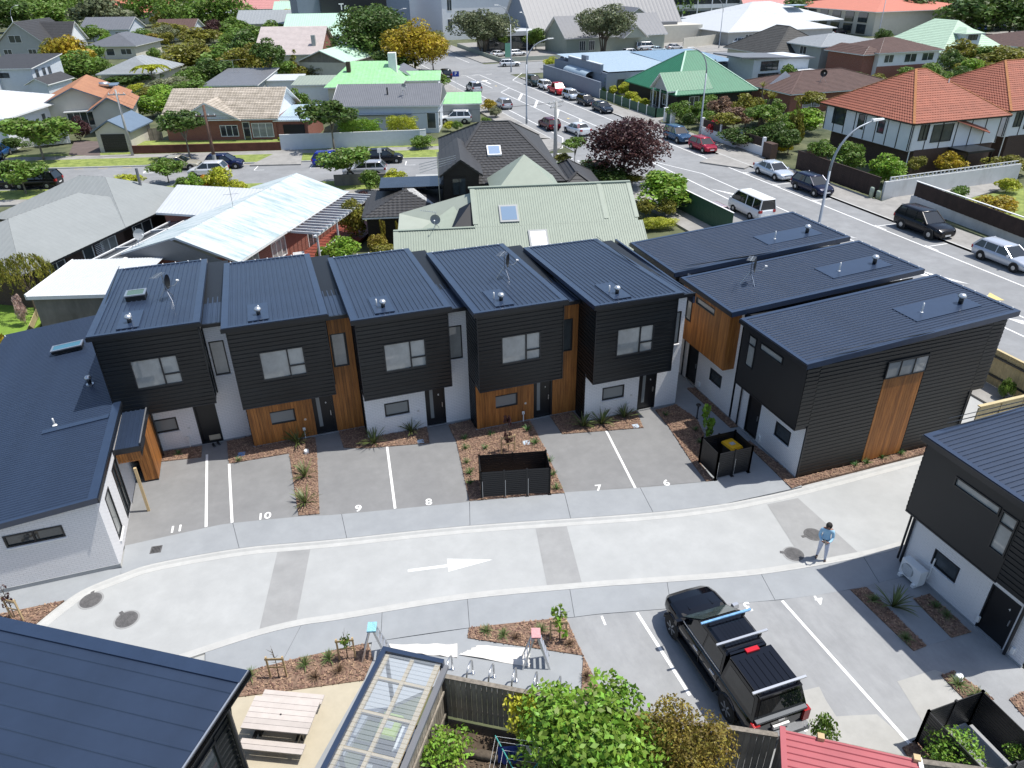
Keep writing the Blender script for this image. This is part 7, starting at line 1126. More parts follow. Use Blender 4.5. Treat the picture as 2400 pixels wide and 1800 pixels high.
# ================================================================== things on the site
def slat_side(t, a, b, hh, posts, z0=.1, n=13, mat=None):
    a = Vector((*a, 0)); b = Vector((*b, 0)); e = b - a; L = e.length; ang = math.atan2(e.y, e.x); k = posts; pt = (hh - z0) / n; me = MB().box(.03, -.012, 0, L / k - .03, .012, pt - .018).mesh('slat')
    for i in range(k):
        for j in range(n): o = link('slat', me, mat or m_black, t); o.location = a + e * (i / k) + Vector((0, 0, z0 + j * pt)); o.rotation_euler = (0, 0, ang)
    for i in range(k + 1): c = a + e * (i / k); MB().box(c.x - .035, c.y - .035, 0, c.x + .035, c.y + .035, hh + .02).obj('post', m_black, t); MB().box(c.x - .07, c.y - .07, 0, c.x + .07, c.y + .07, .025).obj('foot_plate', m_black, t)
def screen(label, o, rz, w, d, hh, fk=3, bk=2):
    t = thing('bin_enclosure', label, 'enclosure', (o[0], o[1], 0), rz, 'black slatted bin enclosures'); slat_side(t, (0, 0), (w, 0), hh, fk); slat_side(t, (0, d), (w, d), hh, bk); slat_side(t, (0, 0), (0, d), hh, 1); slat_side(t, (w, 0), (w, d), hh, 1)
    for i in range(fk): MB().box(w * i / fk + .04, -.03, .06, w * i / fk + .055, -.014, hh * .66).obj('lit_gate_edge', m_alum, t)  # bright metal strips stand for light catching the gaps between the gates
    return t
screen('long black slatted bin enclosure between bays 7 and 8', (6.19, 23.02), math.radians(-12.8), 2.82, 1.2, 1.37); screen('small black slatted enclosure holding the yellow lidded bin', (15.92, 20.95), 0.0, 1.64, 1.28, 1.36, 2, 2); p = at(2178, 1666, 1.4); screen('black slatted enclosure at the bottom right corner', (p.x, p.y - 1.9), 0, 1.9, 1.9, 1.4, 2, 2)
def wbin(label, x, y, z, rz, lid, group='wheeled bins'):
    t = thing('wheelie_bin', label, 'bin', (x, y, z), rz, group); MB().hexa([(-.22, -.24, .06), (.22, -.24, .06), (.22, .22, .06), (-.22, .22, .06), (-.28, -.33, 1.0), (.28, -.33, 1.0), (.28, .3, 1.0), (-.28, .3, 1.0)]).obj('body', m_plast, t); MB().hexa([(-.3, -.37, 1.0), (.3, -.37, 1.0), (.3, .36, 1.0), (-.3, .36, 1.0), (-.26, -.32, 1.1), (.26, -.32, 1.1), (.28, .36, 1.08), (-.28, .36, 1.08)]).obj('lid', lid, t); MB().box(-.12, -.1, 1.101, .12, .1, 1.104).obj('lid_label', m_gwall, t)
    MB().tube([(-.25, .42, .98), (.25, .42, .98)], .02, 6).obj('handle', m_plast, t)
    for s in (-1, 1): MB().lathe([(.1, -.03), (.1, .03)], (s * .24, .26, .1), 12, 'x').obj('wheel', m_rubber, t)
wbin('wheeled bin with yellow lid inside the small slatted enclosure', 17.1, 21.72, 0, .12, M('yellow_lid', (.68, .37, .01), .5))
# bollard, utility lids, downlights
p = at(1633, 981); t = thing('bollard_light', 'black bollard light beside the entry path', 'bollard', (p.x, p.y, 0)); MB().lathe([(.07, 0), (.07, .03), (.035, .04), (.035, .72)], n=12).obj('post', m_black, t, True); MB().lathe([(.06, .7), (.12, .76), (.12, .8), (.05, .84)], n=14).obj('head', m_black, t, True)
m_lid = M('blue_lid', (.16, .3, .55), .5, .15, 8); m_ld2 = M('pale_lid', (.45, .55, .65), .5, .15, 8)
for lab, u, v, s, mt in (('blue utility lid in the bark left of the cedar wall', 566, 1066, .3, m_lid), ('pale blue utility lid in the bark behind bay 8', 986, 1036, .28, m_ld2), ('pale blue utility lid behind the long slatted enclosure', 1234, 1039, .3, m_ld2), ('pale blue utility lid right of the three flax plants', 1490, 1000, .28, m_ld2)):
    p = at(u, v); t = thing('utility_lid', lab, 'lid', (p.x, p.y, .03), -.1, 'square utility lids'); MB().box(-s / 2, -s / 2, -.02, s / 2, s / 2, .02).obj('lid', mt, t); MB().box(-s / 2 - .02, -s / 2 - .02, -.02, s / 2 + .02, s / 2 + .02, .008).obj('frame', m_conc2, t)
for lab, u, v in (('white round cover in the bark strip right of bay 10', 719, 1063), ('white round cover in the bark at the right edge', 2245, 1592)): p = at(u, v); t = thing('round_cover', lab, 'cover', (p.x, p.y, .03)); MB().lathe([(.11, 0), (.11, .16), (.08, .17)], n=16).obj('cap', m_wpaint, t, True); MB().lathe([(.13, 0), (.13, .02)], n=16).obj('collar', m_gwall, t)
p = at(507, 1043); t = thing('shoes', 'pair of dark shoes at the open door', 'shoes', (p.x, p.y, .0), .4)
for k in (-.1, .12): MB().hexa([(k - .05, -.14, 0), (k + .05, -.14, 0), (k + .05, .14, 0), (k - .05, .14, 0), (k - .035, -.1, .06), (k + .035, -.1, .06), (k + .04, .12, .1), (k - .04, .12, .1)]).obj('shoe', m_black, t)
t = thing('heat_pump', 'white heat pump outdoor unit on feet beside the townhouse at right', 'heat pump', (19.28, 13.62, 0)); MB().box(-.16, -.42, .12, .16, .42, .74).obj('casing', m_wpaint, t); MB().lathe([(.25, -.01), (.25, .012), (.22, .015)], (-.165, .1, .43), 24, 'x').obj('fan_grille', m_gwall, t)
for i in range(9): MB().box(-.19, .1 - .2, .24 + i * .045, -.178, .1 + .2, .255 + i * .045).obj('grille_bar', m_wpaint, t)
for y in (-.3, .3): MB().box(-.24, y - .06, 0, .2, y + .06, .12).obj('foot', m_wpaint, t)
MB().tube([(.16, -.3, .3), (.33, -.35, .3), (.36, -.35, 1.2)], .03, 6).obj('pipe', m_wpaint, t)
# planting on the site
for lab, u, v, s in (('large flax in front of the cedar townhouse beside bay 10', 698, 1040, .95), ('middle flax in the bark strip right of bay 10', 715, 1117, .85), ('nearest flax in the bark strip right of bay 10', 716, 1180, .85), ('left flax in front of the white wall behind bay 9', 877, 1040, .95), ('right flax in front of the white wall behind bay 9', 964, 1014, .85), ('left flax of three behind bays 6 and 7', 1366, 1001, .9), ('middle flax of three behind bays 6 and 7', 1409, 995, 1.0), ('right flax of three behind bays 6 and 7', 1463, 980, .9), ('flax in the shaded bark strip at right', 2092, 1424, .95)): plant(lab, u, v, s, 0, group='spiky flax plants')
m_young = M('young_leaf', (.06, .14, .03), .5, island=.4); K5 = ('farthest', 'second', 'third', 'fourth', 'nearest')
for lab, pts in (('%s young plant from the house in the bark left of the long enclosure', ((1089, 1031), (1091, 1053), (1093, 1086), (1101, 1111), (1102, 1135))), ('%s young plant from the house in the bark right of the long enclosure', ((1236, 1010), (1254, 1041), (1288, 1082), (1296, 1115), (1304, 1147))), ('%s young plant along the long side of the cedar striped townhouse', ((2110, 1066), (2068, 1075), (2030, 1088), (2003, 1093)))):
    for k, (u, v) in enumerate(pts): plant(lab % K5[k], u, v, random.uniform(.28, .38), 2, m_young, 'small plants in the bark beds', 'seedling')
for lab, u, v in (('young plant in the bark behind the long enclosure, left of the purple sapling', 1137, 1053), ('young plant close to the cedar wall behind the long enclosure', 1150, 1020), ('young plant beside the small enclosure', 1640, 1040), ('young plant in the bark beside the bollard light', 1630, 1010), ('young plant beside the blue utility lid', 560, 1082), ('young plant at the far corner of bay 6', 1560, 975), ('left young plant below the open door townhouse window', 365, 1075), ('right young plant below the open door townhouse window', 420, 1066)): plant(lab, u, v, .3, 2, m_young, 'small plants in the bark beds', 'seedling')
for lab, u, v, s, d in (('pale tussock nearest the dark corner roof', 588, 1588, .45, 0), ('left green tussock in the lower bark bed', 716, 1560, .45, 0), ('right green tussock in the lower bark bed', 772, 1547, .48, 0), ('left dry brown tussock in the lower bark bed', 740, 1590, .4, 1), ('right dry brown tussock in the lower bark bed', 796, 1575, .4, 1), ('left tussock in the bed beside the stepladder', 1141, 1482, .4, 0), ('middle tussock in the bed beside the stepladder', 1181, 1492, .4, 0), ('right tussock behind the stepladder', 1268, 1480, .42, 0), ('dry tussock in the bed beside the stepladder', 1208, 1498, .35, 1), ('dry tussock right of the stepladder', 1335, 1512, .35, 1), ('dry tussock beside the bike paving', 1375, 1590, .35, 1), ('tussock in the shaded bark beside the heat pump', 2191, 1424, .38, 0), ('second tussock in the shaded bark below the window', 2218, 1446, .38, 0), ('tussock in the shaded strip at its near end', 2122, 1500, .42, 0), ('tussock in the shaded strip at its far end', 2046, 1410, .42, 0), ('striped tussock beside the bottom right enclosure', 2245, 1608, .5, 0), ('fine tussock at the bottom right enclosure', 2288, 1634, .5, 0)): plant(lab, u, v, s, 1, m_dead if d else None, 'grass tussocks in the bark')
def stake(label, u, v, hh, w, ang):
    p = at(u, v); t = thing('tree_stakes', label, 'stakes', (p.x, p.y, 0), ang, 'timber tree stakes')
    for s in (-1, 1): MB().box(s * w / 2 - .025, -.025, 0, s * w / 2 + .025, .025, hh).obj('stake', m_timber, t)
    MB().box(-w / 2 - .04, -.04, hh - .12, w / 2 + .04, -.025, hh - .03).obj('crossbar', m_timber, t); MB().box(-w / 2, -.04, hh * .52, w / 2, -.027, hh * .52 + .06).obj('crossbar', m_timber, t)
for lab, u, v, hh, w, a in (('timber stakes round the bare sapling in the lower bed', 654, 1588, .95, .5, -.3), ('timber stakes round the leafy sapling in the lower bed', 815, 1545, .95, .5, -.2), ('timber stakes at the left edge of the lower driveway', 42, 1452, 1.0, .5, -.6), ('timber stakes round the sapling beside bay 1', 1308, 1500, .9, .5, -.3), ('timber stakes round the purple sapling behind the long enclosure', 1191, 1062, .95, .62, .0)): stake(lab, u, v, hh, w, a)
def sapling(lab, u, v, hh, r, mat, low, n=160, ls=.2):
    p = at(u, v); t = thing('sapling', lab, 'tree', (p.x, p.y, 0)); m = MB().tube([(0, 0, 0), (.02, .01, hh * .5), (0, 0, hh)], [.02, .014, .006], 6); rd = random.Random(u)
    for k in range(8): a = rd.uniform(0, 6.3); z = rd.uniform(low, hh * .9); m.tube([(0, 0, z), (math.cos(a) * r * .8, math.sin(a) * r * .8, z + .2)], [.008, .003], 4)
    m.obj('trunk', m_bark, t)
    if n: c = link('crown', crown(u, 'column', n, 8, ls), mat, t); c.location = (0, 0, (hh + low) / 2); c.scale = (r, r, (hh - low) / 2)
sapling('bare sapling between stakes in the lower bed', 654, 1588, 1.3, .2, None, .4, 0); sapling('leafy sapling between stakes in the lower bed', 815, 1545, 1.25, .28, LM['mid'], .5, 70); sapling('small red leaved sapling at the left edge', 36, 1448, 1.5, .3, LM['purple'], .5, 110, .14); sapling('leafy sapling beside bay 1', 1311, 1500, 1.5, .4, LM['bright'], .3, 110); sapling('purple leaved sapling behind the long enclosure', 1191, 1060, 1.9, .3, LM['purple'], .3, 260, .16); sapling('bright green sapling beside the small enclosure', 1655, 1025, 1.7, .5, LM['bright'], .1, 330, .16)
# bike hoops, ladders, dust sheets, table
for i, (u, v) in enumerate(((1054, 1587), (1102, 1597), (1152, 1606), (1205, 1616), (1254, 1626), (1309, 1636))):
    p = at(u, v); t = thing('bike_hoop', ('first', 'second', 'third', 'fourth', 'fifth', 'sixth')[i] + ' steel bike hoop from the left beside the timber fence', 'bike rack', (p.x, p.y, 0), math.radians(58), 'steel bike hoops'); MB().tube([(-.3, 0, 0), (-.3, 0, .55)] + [(-.3 * math.cos(a), 0, .55 + .22 * math.sin(a)) for a in (.4, .8, 1.2, 1.57, 1.95, 2.35, 2.75)] + [(.3, 0, .55), (.3, 0, 0)], .028, 8).obj('hoop', m_steel, t, True)
    for s in (-1, 1): MB().lathe([(.07, 0), (.07, .012)], (s * .3, 0, 0), 12).obj('base_plate', m_steel, t)
def ladder(lab, x, y, rz, hh, cap):
    t = thing('stepladder', lab, 'ladder', (x, y, 0), rz)
    for s in (-1, 1): MB().beam((s * .26, -.42, 0), (s * .15, -.06, hh), .07, .03, (1, 0, 0)).obj('front_rail', m_alum, t); MB().beam((s * .26, .42, 0), (s * .15, .06, hh), .05, .03, (1, 0, 0)).obj('rear_rail', m_alum, t)
    for k in range(1, 5): f = k / 5; MB().box(-.26 + .11 * f, -.47 + .36 * f, hh * f - .015, .26 - .11 * f, -.37 + .36 * f, hh * f + .015).obj('step', m_alum, t); MB().box(-.24 + .1 * f, .40 - .36 * f, hh * f - .012, .24 - .1 * f, .43 - .36 * f, hh * f + .012).obj('brace', m_alum, t)
    MB().box(-.19, -.14, hh, .19, .14, hh + .06).obj('top_cap', cap, t)
ladder('aluminium stepladder with blue top beside the lower bark bed', .75, 16.6, 1.3, 1.25, M('blue_cap', (.25, .5, .6), .5, .3, 20)); ladder('aluminium stepladder with pink top on the dust sheet', 5.48, 14.65, 1.25, 1.3, M('pink_cap', (.6, .3, .3), .5, .2, 20))
def cloth(lab, pts):
    P = [at(u, v) for u, v in pts]; n = 18; m = MB(); rd = random.Random(len(lab)); v = []
    for i in range(n + 1):
        for j in range(7): a = P[0].lerp(P[1], i / n); b = P[3].lerp(P[2], i / n); q = a.lerp(b, j / 6 + rd.uniform(-.025, .025)); v.append((q.x, q.y, .012 + max(0, .03 * math.sin(i * 1.1 + j) + rd.uniform(0, .025))))
    m.add(v, [(i * 7 + j, i * 7 + j + 1, i * 7 + j + 8, i * 7 + j + 7) for i in range(n) for j in range(6)]); tag(m.obj('dust_sheet', M('canvas', (.62, .60, .56), .9, .06, 2), None, True), lab, 'dust sheet')
cloth('left white dust sheet on the concrete behind the bin shelter', ((905, 1512), (1072, 1510), (1072, 1542), (925, 1528))); cloth('right white dust sheet under the stepladder', ((1078, 1536), (1120, 1514), (1240, 1520), (1242, 1564)))
c = [at(*p, .72) for p in ((599, 1630), (750, 1644), (705, 1730), (564, 1706))]; e = c[1] - c[0]; t = thing('picnic_table', 'pale slatted picnic table in the tan courtyard', 'table', (c[0].x, c[0].y, 0), math.atan2(e.y, e.x)); L = e.length; D = (c[3] - c[0]).length; m_plank = M('pale_plank', (.50, .45, .41), .75, .08, 3, orand=.08)
for i in range(6): MB().box(0, -D * (i + 1) / 6 + .008, .68, L, -D * i / 6, .72).obj('plank', m_plank, t)
for y in (-D - .42, .12):
    for k in range(2): MB().box(.05, y + k * .16, .4, L - .05, y + k * .16 + .15, .44).obj('bench_plank', m_plank, t)
for x in (.3, L - .4): MB().box(x, -D - .3, .3, x + .08, .4, .4).obj('crossbeam', m_black, t); MB().box(x, -D * .75, 0, x + .08, -D * .25, .68).obj('leg', m_black, t)
MB().lathe([(.03, .721), (.03, .725)], (L / 2, -D / 2, 0), 12).obj('umbrella_hole', m_black, t)
# clear roofed bin shelter
A33 = math.radians(-33.5); t = thing('bin_shelter', 'bin shelter with clear ribbed roof and pale timber rafters', 'shelter', (.91, 14.6, 0), A33); Ls = 5.6; Ws = 1.78
mg = bpy.data.materials.new('clear_sheet'); mg.use_nodes = True; nn = mg.node_tree.nodes; ll = mg.node_tree.links; tr = nn.new('ShaderNodeBsdfTransparent'); tr.inputs[0].default_value = (.86, .9, .92, 1); gl = nn.new('ShaderNodeBsdfPrincipled'); gl.inputs['Base Color'].default_value = (.6, .65, .7, 1); gl.inputs['Roughness'].default_value = .15; mx = nn.new('ShaderNodeMixShader'); mx.inputs[0].default_value = .3; ll.new(tr.outputs[0], mx.inputs[1]); ll.new(gl.outputs[0], mx.inputs[2]); ll.new(mx.outputs[0], nn['Material Output'].inputs[0])
rf = bpy.data.objects.new('roof', None); COL.objects.link(rf); rf.parent = t; rf.rotation_euler = (0, 0, -PI / 2); steel_roof(rf, .1, Ls, .1, Ws - .05, 2.46, 2.5, pitch=.13, sheetw=.85, rib=.02, ribw=.05, mat=mg, name='clear_sheet')
MB().box(.84, -Ls, 2.36, .94, -.1, 2.45).obj('rafter', m_timber, t); MB().box(Ws - .22, -Ls, 2.36, Ws - .08, -.1, 2.46).obj('rafter', m_timber, t); MB().box(.1, -Ls, 2.34, .2, -.1, 2.44).obj('rafter', m_timber, t)
for k in range(5): MB().box(.12, -.9 - k * 1.05, 2.3, Ws - .1, -.82 - k * 1.05, 2.4).obj('purlin', m_timber, t)
MB().box(-.04, -Ls, 2.3, .1, 0.02, 2.56).box(.1, -.12, 2.3, Ws, .02, 2.56).obj('edge_flashing', m_flash, t); MB().box(Ws - .04, -Ls, 2.25, Ws + .12, .0, 2.36).obj('gutter', m_gmet, t)
for x, y in ((0.02, -.08), (Ws - .1, -.08), (.02, -3), (Ws - .1, -3)): MB().box(x, y - .04, 0, x + .09, y + .05, 2.3).obj('post', m_black, t)
def tl(x, y): q = Matrix.Rotation(A33, 3, 'Z') @ Vector((x, y, 0)); return .91 + q.x, 14.6 + q.y
for i, (x, y, c_, lab) in enumerate(((.55, -1.3, (.35, .45, .08), 'lime'), (1.2, -1.6, (.75, .75, .73), 'white'), (.5, -2.6, (.01, .01, .012), 'black'), (1.25, -2.3, (.02, .03, .06), 'navy'), (.9, -3.3, (.45, .02, .04), 'red'), (1.3, -4.1, (.72, .72, .7), 'cream'))): q = tl(x, y); wbin('wheeled bin with %s lid under the clear shelter roof' % lab, q[0], q[1], 0, A33, M('lid_' + lab, c_, .5))
# fences and garden at the bottom
fence('weathered paling fence behind the bike hoops', [(2.38, 13.74), (4.61, 12.36), (6.1, 11.45), (8.0, 10.25)], 1.72, m_oldfence, bw=.15, rail=(.4, 1.35), cap=m_oldfence); fence('weathered paling fence beside the clear roofed shelter', [(2.36, 13.72), (.81, 11.35), (-.7, 9.0)], 1.72, m_oldfence, bw=.15, rail=(.4, 1.35)); fence('short dark fence left of the red shed roof', [(8.05, 10.2), (9.1, 9.66), (10.1, 9.1)], 1.78, m_oldfence, bw=.15, cap=m_oldfence); fence('mossy fence beyond the red shed roof', [(10.15, 9.1), (12.7, 7.4), (14.6, 6.4)], 1.9, m_oldfence, bw=.15, cap=m_oldfence)
q = at(1826, 1706, 2.2); t = thing('shed', 'shed with red ribbed steel roof at the bottom edge', 'shed', (q.x, q.y, 0), math.radians(-34)); rf = bpy.data.objects.new('roof', None); COL.objects.link(rf); rf.parent = t; rf.rotation_euler = (0, 0, PI / 2); steel_roof(rf, -3.0, -.05, -3.2, 0.0, 2.22, 2.22, pitch=.19, sheetw=.76, rib=.03, mat=m_redsh); MB().box(0, -3.0, 2.24, .14, 0, 2.3).obj('barge_flashing', m_redsh, t); MB().box(.1, -2.9, 0, 3.1, -.1, 2.15).obj('wall', m_oldfence, t)
for x in (.9, 3.1): MB().box(x, -.14, 2.2, x + .16, .02, 2.34).obj('rafter_end', m_timber, t)
MB().box(3.2, -3, 2.14, 3.3, 0, 2.28).obj('gutter', m_wpaint, t)
m_bl = leafmat('glossy_leaves', (.07, .155, .022), (.12, .23, .035), .42); m_var = leafmat('variegated_leaves', (.30, .34, .03), (.5, .48, .06), .3)
def near_tree(lab, u, v, z, hw, vz, mat, n, ls, bark=m_bark, seed=1, name='tree'):
    p = at(u, v, z); r = hw * proj(p)[2] / F; t = thing(name, lab, 'tree', (p.x, p.y, -.1)); c = link('crown', crown(seed, 'round', n, 34, ls), mat, t); c.location = (0, 0, z); c.scale = (r, r, r * vz); k = link('trunk', trunkmesh(seed % 4), bark, t); k.scale = (r * .7, r * .7, z); return t
near_tree('dense glossy green tree at the bottom beside the clothes line', 1385, 1735, 1.7, 168, .95, m_bl, 9500, .05, seed=21); near_tree('yellow variegated shrub beside the glossy green tree', 1228, 1668, 1.35, 46, 1.3, m_var, 800, .11, seed=22, name='shrub'); near_tree('bronze tipped bushy tree at the bottom left of the black pickup', 1612, 1755, 1.7, 112, 1.15, leafmat('bronze_leaves', (.085, .085, .02), (.15, .13, .03), .45), 9500, .036, seed=23); near_tree('small glossy shrub inside the fence corner', 1045, 1752, .9, 68, .9, m_bl, 1200, .08, seed=24, name='shrub'); near_tree('leafy green shrub beside the bottom right enclosure', 2235, 1745, 1.0, 62, .9, m_bl, 1900, .065, seed=25, name='shrub'); near_tree('small leafy tree behind the red shed roof', 1938, 1708, 1.0, 34, 1.4, LM['mid'], 600, .12, seed=26); near_tree('small shrub at the bottom right corner', 2392, 1760, .8, 30, 1.0, m_bl, 400, .12, seed=27, name='shrub')
b = chips([(2.5, 13.2), (4.2, 12.2), (3.6, 10.5), (1.6, 11.6)], 60, -.09, m_chip, rnd, .05, .16).obj('leaf_litter', M('leaf_litter', (.12, .085, .055), .9, island=.6), kind='stuff'); t = tag(MB().tube([(2.3, 12.6, .02), (3.4, 12.0, .02), (4.4, 11.5, .0)], .13, 8).obj('fallen_log', m_bark, None, True), 'weathered log lying in the fenced back garden', 'log')
q = at(1220, 1815, 1.7); t = thing('clothes_line', 'rotary clothes line with teal arms at the bottom edge', 'clothes line', (q.x, q.y, 0), .3); m_teal = M('teal_steel', (.03, .28, .25), .5); MB().tube([(0, 0, 0), (0, 0, 1.75)], .03, 8).obj('pole', m_teal, t)
for k in range(4): a = k * PI / 2; MB().tube([(0, 0, 1.35), (1.1 * math.cos(a), 1.1 * math.sin(a), 1.95)], .018, 6).obj('arm', m_teal, t)
for r in (.35, .55, .75, .95, 1.08): MB().tube([(r * math.cos(a * PI / 2), r * math.sin(a * PI / 2), 1.35 + r * .545) for a in range(5)], .004, 4).obj('line', m_wpaint, t)
def hung(lab, a, b, drop, mat):
    R = Matrix.Rotation(.3, 3, 'Z'); A = R @ Vector(a) + Vector((q.x, q.y, 0)); B = R @ Vector(b) + Vector((q.x, q.y, 0)); n = 10; v = []
    for i in range(n + 1): p = A.lerp(B, i / n); s = .03 * math.sin(i * 1.7); v += [(p.x, p.y, p.z), (p.x + s, p.y + s, p.z - drop * .5), (p.x + s * 1.6, p.y + s * 1.6, p.z - drop)]
    tag(MB().add(v, [(3 * i + j, 3 * i + j + 1, 3 * i + j + 4, 3 * i + j + 3) for i in range(n) for j in range(2)]).obj('hung_cloth', mat, None, True), lab, 'laundry')
hung('blue towel on the clothes line', (-.1, .85, 1.87), (.45, .5, 1.87), .7, M('blue_cloth', (.02, .04, .2), .9)); hung('white shirt on the clothes line', (.5, .45, 1.87), (.8, .15, 1.87), .5, m_wpaint); hung('dark shirt on the clothes line', (.85, .0, 1.9), (.6, -.35, 1.9), .5, m_darkp)
# ================================================================== black pickup with canopy
t = thing('pickup_truck', 'black double cab pickup with canopy parked in the lower bays', 'pickup', (10.94, 12.62, 0), PI / 2); pb = M('black_car_paint', (.003, .0035, .006), .1, spec=.6); W = 1.86
st = [(-2.72, .62, .98, W * .9), (-2.68, .5, 1.10, W * .96), (-2.4, .42, 1.12, W), (-1.6, .40, 1.13, W), (-1.0, .40, 1.13, W), (.2, .38, 1.10, W * .985), (1.1, .38, 1.12, W), (1.5, .40, 1.13, W), (1.95, .42, 1.10, W * .97), (2.25, .45, 1.04, W * .90), (2.42, .48, .95, W * .78), (2.5, .52, .78, W * .6)]; loft(st).obj('body', pb, t, True)
def frust(b0, r0, r1, b1, zb, zt, wb, wt): return MB().hexa([(b0, -wb, zb), (b1, -wb, zb), (b1, wb, zb), (b0, wb, zb), (r0, -wt, zt), (r1, -wt, zt), (r1, wt, zt), (r0, wt, zt)])
cab = frust(-1.0, -.86, .45, 1.32, 1.09, 1.78, .84, .66).obj('cab', pb, t)
sidep = lambda s, d=.008: (lambda x, f: (x, s * (.84 + (.66 - .84) * f + d), 1.09 + .69 * f))
m_tg = M('tinted_glass', (.006, .008, .010), .04, spec=.9); m_ws = M('windscreen_glass', (.05, .07, .068), .05, .5, 4, spec=.9)
for s in (-1, 1):
    q = sidep(s); MB().poly([q(.05, .12), q(1.08, .12), q(.62, .82), q(.05, .86)]).obj('side_window', m_tg, cab); MB().poly([q(-.88, .16), q(-.02, .12), q(-.02, .86), q(-.78, .84)]).obj('side_window', m_tg, cab); MB().beam(q(-.92, .1), q(1.12, .06), .018, .03).obj('window_trim', m_alum, cab)
    for x in (.1, -.82): MB().box(x, s * .93 - .02, .92, x + .24, s * .93 + .02, .955).obj('door_handle', m_alum, t)
    for x in (1.2, .02, -.95): MB().box(x - .008, s * .925 - .004, .5, x + .008, s * .925 + .008, 1.05).obj('door_gap', m_plast, t)
    MB().box(-.95, s * .9 - .06, .36, 1.15, s * .9 + .09, .42).obj('side_step', m_plast, t); m = MB(); m.hexa([(1.02, s * .92, 1.08), (1.2, s * .92, 1.08), (1.2, s * 1.14, 1.1), (1.04, s * 1.14, 1.1), (1.04, s * .92, 1.26), (1.16, s * .92, 1.26), (1.16, s * 1.12, 1.26), (1.06, s * 1.12, 1.26)]); m.obj('wing_mirror', pb if s > 0 else m_alum, t)
    MB().box(-2.78, min(s * .72, s * .925), .68, -2.6, max(s * .72, s * .925), 1.1).obj('tail_light', m_tail, t); MB().hexa([(2.0, s * .83, .88), (2.35, s * .62, .84), (2.38, s * .45, .84), (2.1, s * .6, .9), (1.95, s * .86, .98), (2.3, s * .66, .97), (2.34, s * .48, .96), (2.05, s * .6, 1.0)]).obj('headlight', m_head, t)
f = lambda y, k: (1.32 - .87 * k + .012, y * (.84 - .18 * k), 1.09 + .69 * k + .012); MB().poly([f(-.93, .06), f(.93, .06), f(.9, .92), f(-.9, .92)]).obj('windscreen', m_ws, cab); MB().box(1.3, -.75, 1.1, 1.42, .75, 1.13).obj('wiper_cowl', m_plast, t); MB().box(2.1, -.05, 1.02, 2.12, .05, 1.03).obj('bonnet_badge', m_alum, t)
for s in (-1, 1): MB().hexa([(1.45, s * .38, 1.12), (2.2, s * .3, 1.03), (2.2, s * .34, 1.03), (1.45, s * .46, 1.12), (1.45, s * .40, 1.165), (2.2, s * .31, 1.07), (2.2, s * .33, 1.07), (1.45, s * .43, 1.165)]).obj('bonnet_crease', pb, t)
mb = MB(); mb.hexa([(-.9, -.67, 1.76), (.48, -.67, 1.76), (.48, .67, 1.76), (-.9, .67, 1.76), (-.82, -.58, 1.83), (.36, -.58, 1.83), (.36, .58, 1.83), (-.82, .58, 1.83)]); rfp = mb.obj('roof', pb, t)
for i in range(7): MB().box(-.75, -.36 + i * .12 - .012, 1.83, .2, -.36 + i * .12 + .012, 1.838).obj('roof_rib', pb, rfp)
cn = frust(-2.64, -2.45, -1.08, -1.04, 1.11, 1.84, .88, .70).obj('canopy', pb, t); MB().box(-2.5, -.68, 1.83, -1.06, .68, 1.90).obj('canopy_roof', pb, cn)
for i in range(6): MB().box(-2.4, -.5 + i * .2 - .018, 1.9, -1.25, -.5 + i * .2 + .018, 1.915).obj('roof_rib', pb, cn)
for s in (-1, 1):
    q = lambda x, k: (x, s * (.88 - .18 * k + .008), 1.11 + .73 * k); MB().poly([q(-2.5, .18), q(-1.15, .18), q(-1.18, .85), q(-2.35, .85)]).obj('canopy_window', m_tg, cn)
q = lambda y, k: (-2.64 + .19 * k - .01, y * (.88 - .18 * k), 1.11 + .73 * k); MB().poly([q(-.86, .14), q(.86, .14), q(.84, .84), q(-.84, .84)]).obj('rear_window', m_tg, cn); MB().box(-2.74, -.82, 1.12, -2.62, .82, 1.19).obj('tailgate_spoiler', M('grey_plastic', (.12, .13, .14), .5), cn); MB().box(-1.12, -.26, 1.89, -.98, .16, 1.95).obj('brake_light', M('red_lens', (.5, .01, .02), .3), cn); MB().box(-.98, -.6, 1.80, -.9, .6, 1.86).obj('canopy_front_lip', pb, cn)
MB().box(-2.95, -.86, .5, -2.7, .86, .66).obj('rear_bumper', M('bumper_grey', (.22, .23, .24), .4, metal=.5), t); MB().box(-2.8, -.26, .74, -2.73, .26, .86).obj('number_plate', m_plate, t); MB().box(-2.745, -.1, .98, -2.72, .1, 1.03).obj('tailgate_handle', m_alum, t); MB().box(2.45, -.5, .5, 2.53, .5, .8).obj('grille', m_plast, t)
m_film = M('blue_film_bar', (.25, .48, .72), .35, .3, 6, metal=.5)
for x, zz, mt, n in ((.22, 1.95, m_film, 'front'), (-.62, 1.95, m_alum, 'mid'), (-2.38, 2.0, m_alum, 'rear')):
    MB().box(x - .035, -.86, zz, x + .035, .86, zz + .045).obj('roof_bar', mt, t)
    for s in (-1, 1): MB().box(x - .03, s * .62 - .04, zz - .13, x + .03, s * .62 + .04, zz).obj('bar_foot', m_plast, t)
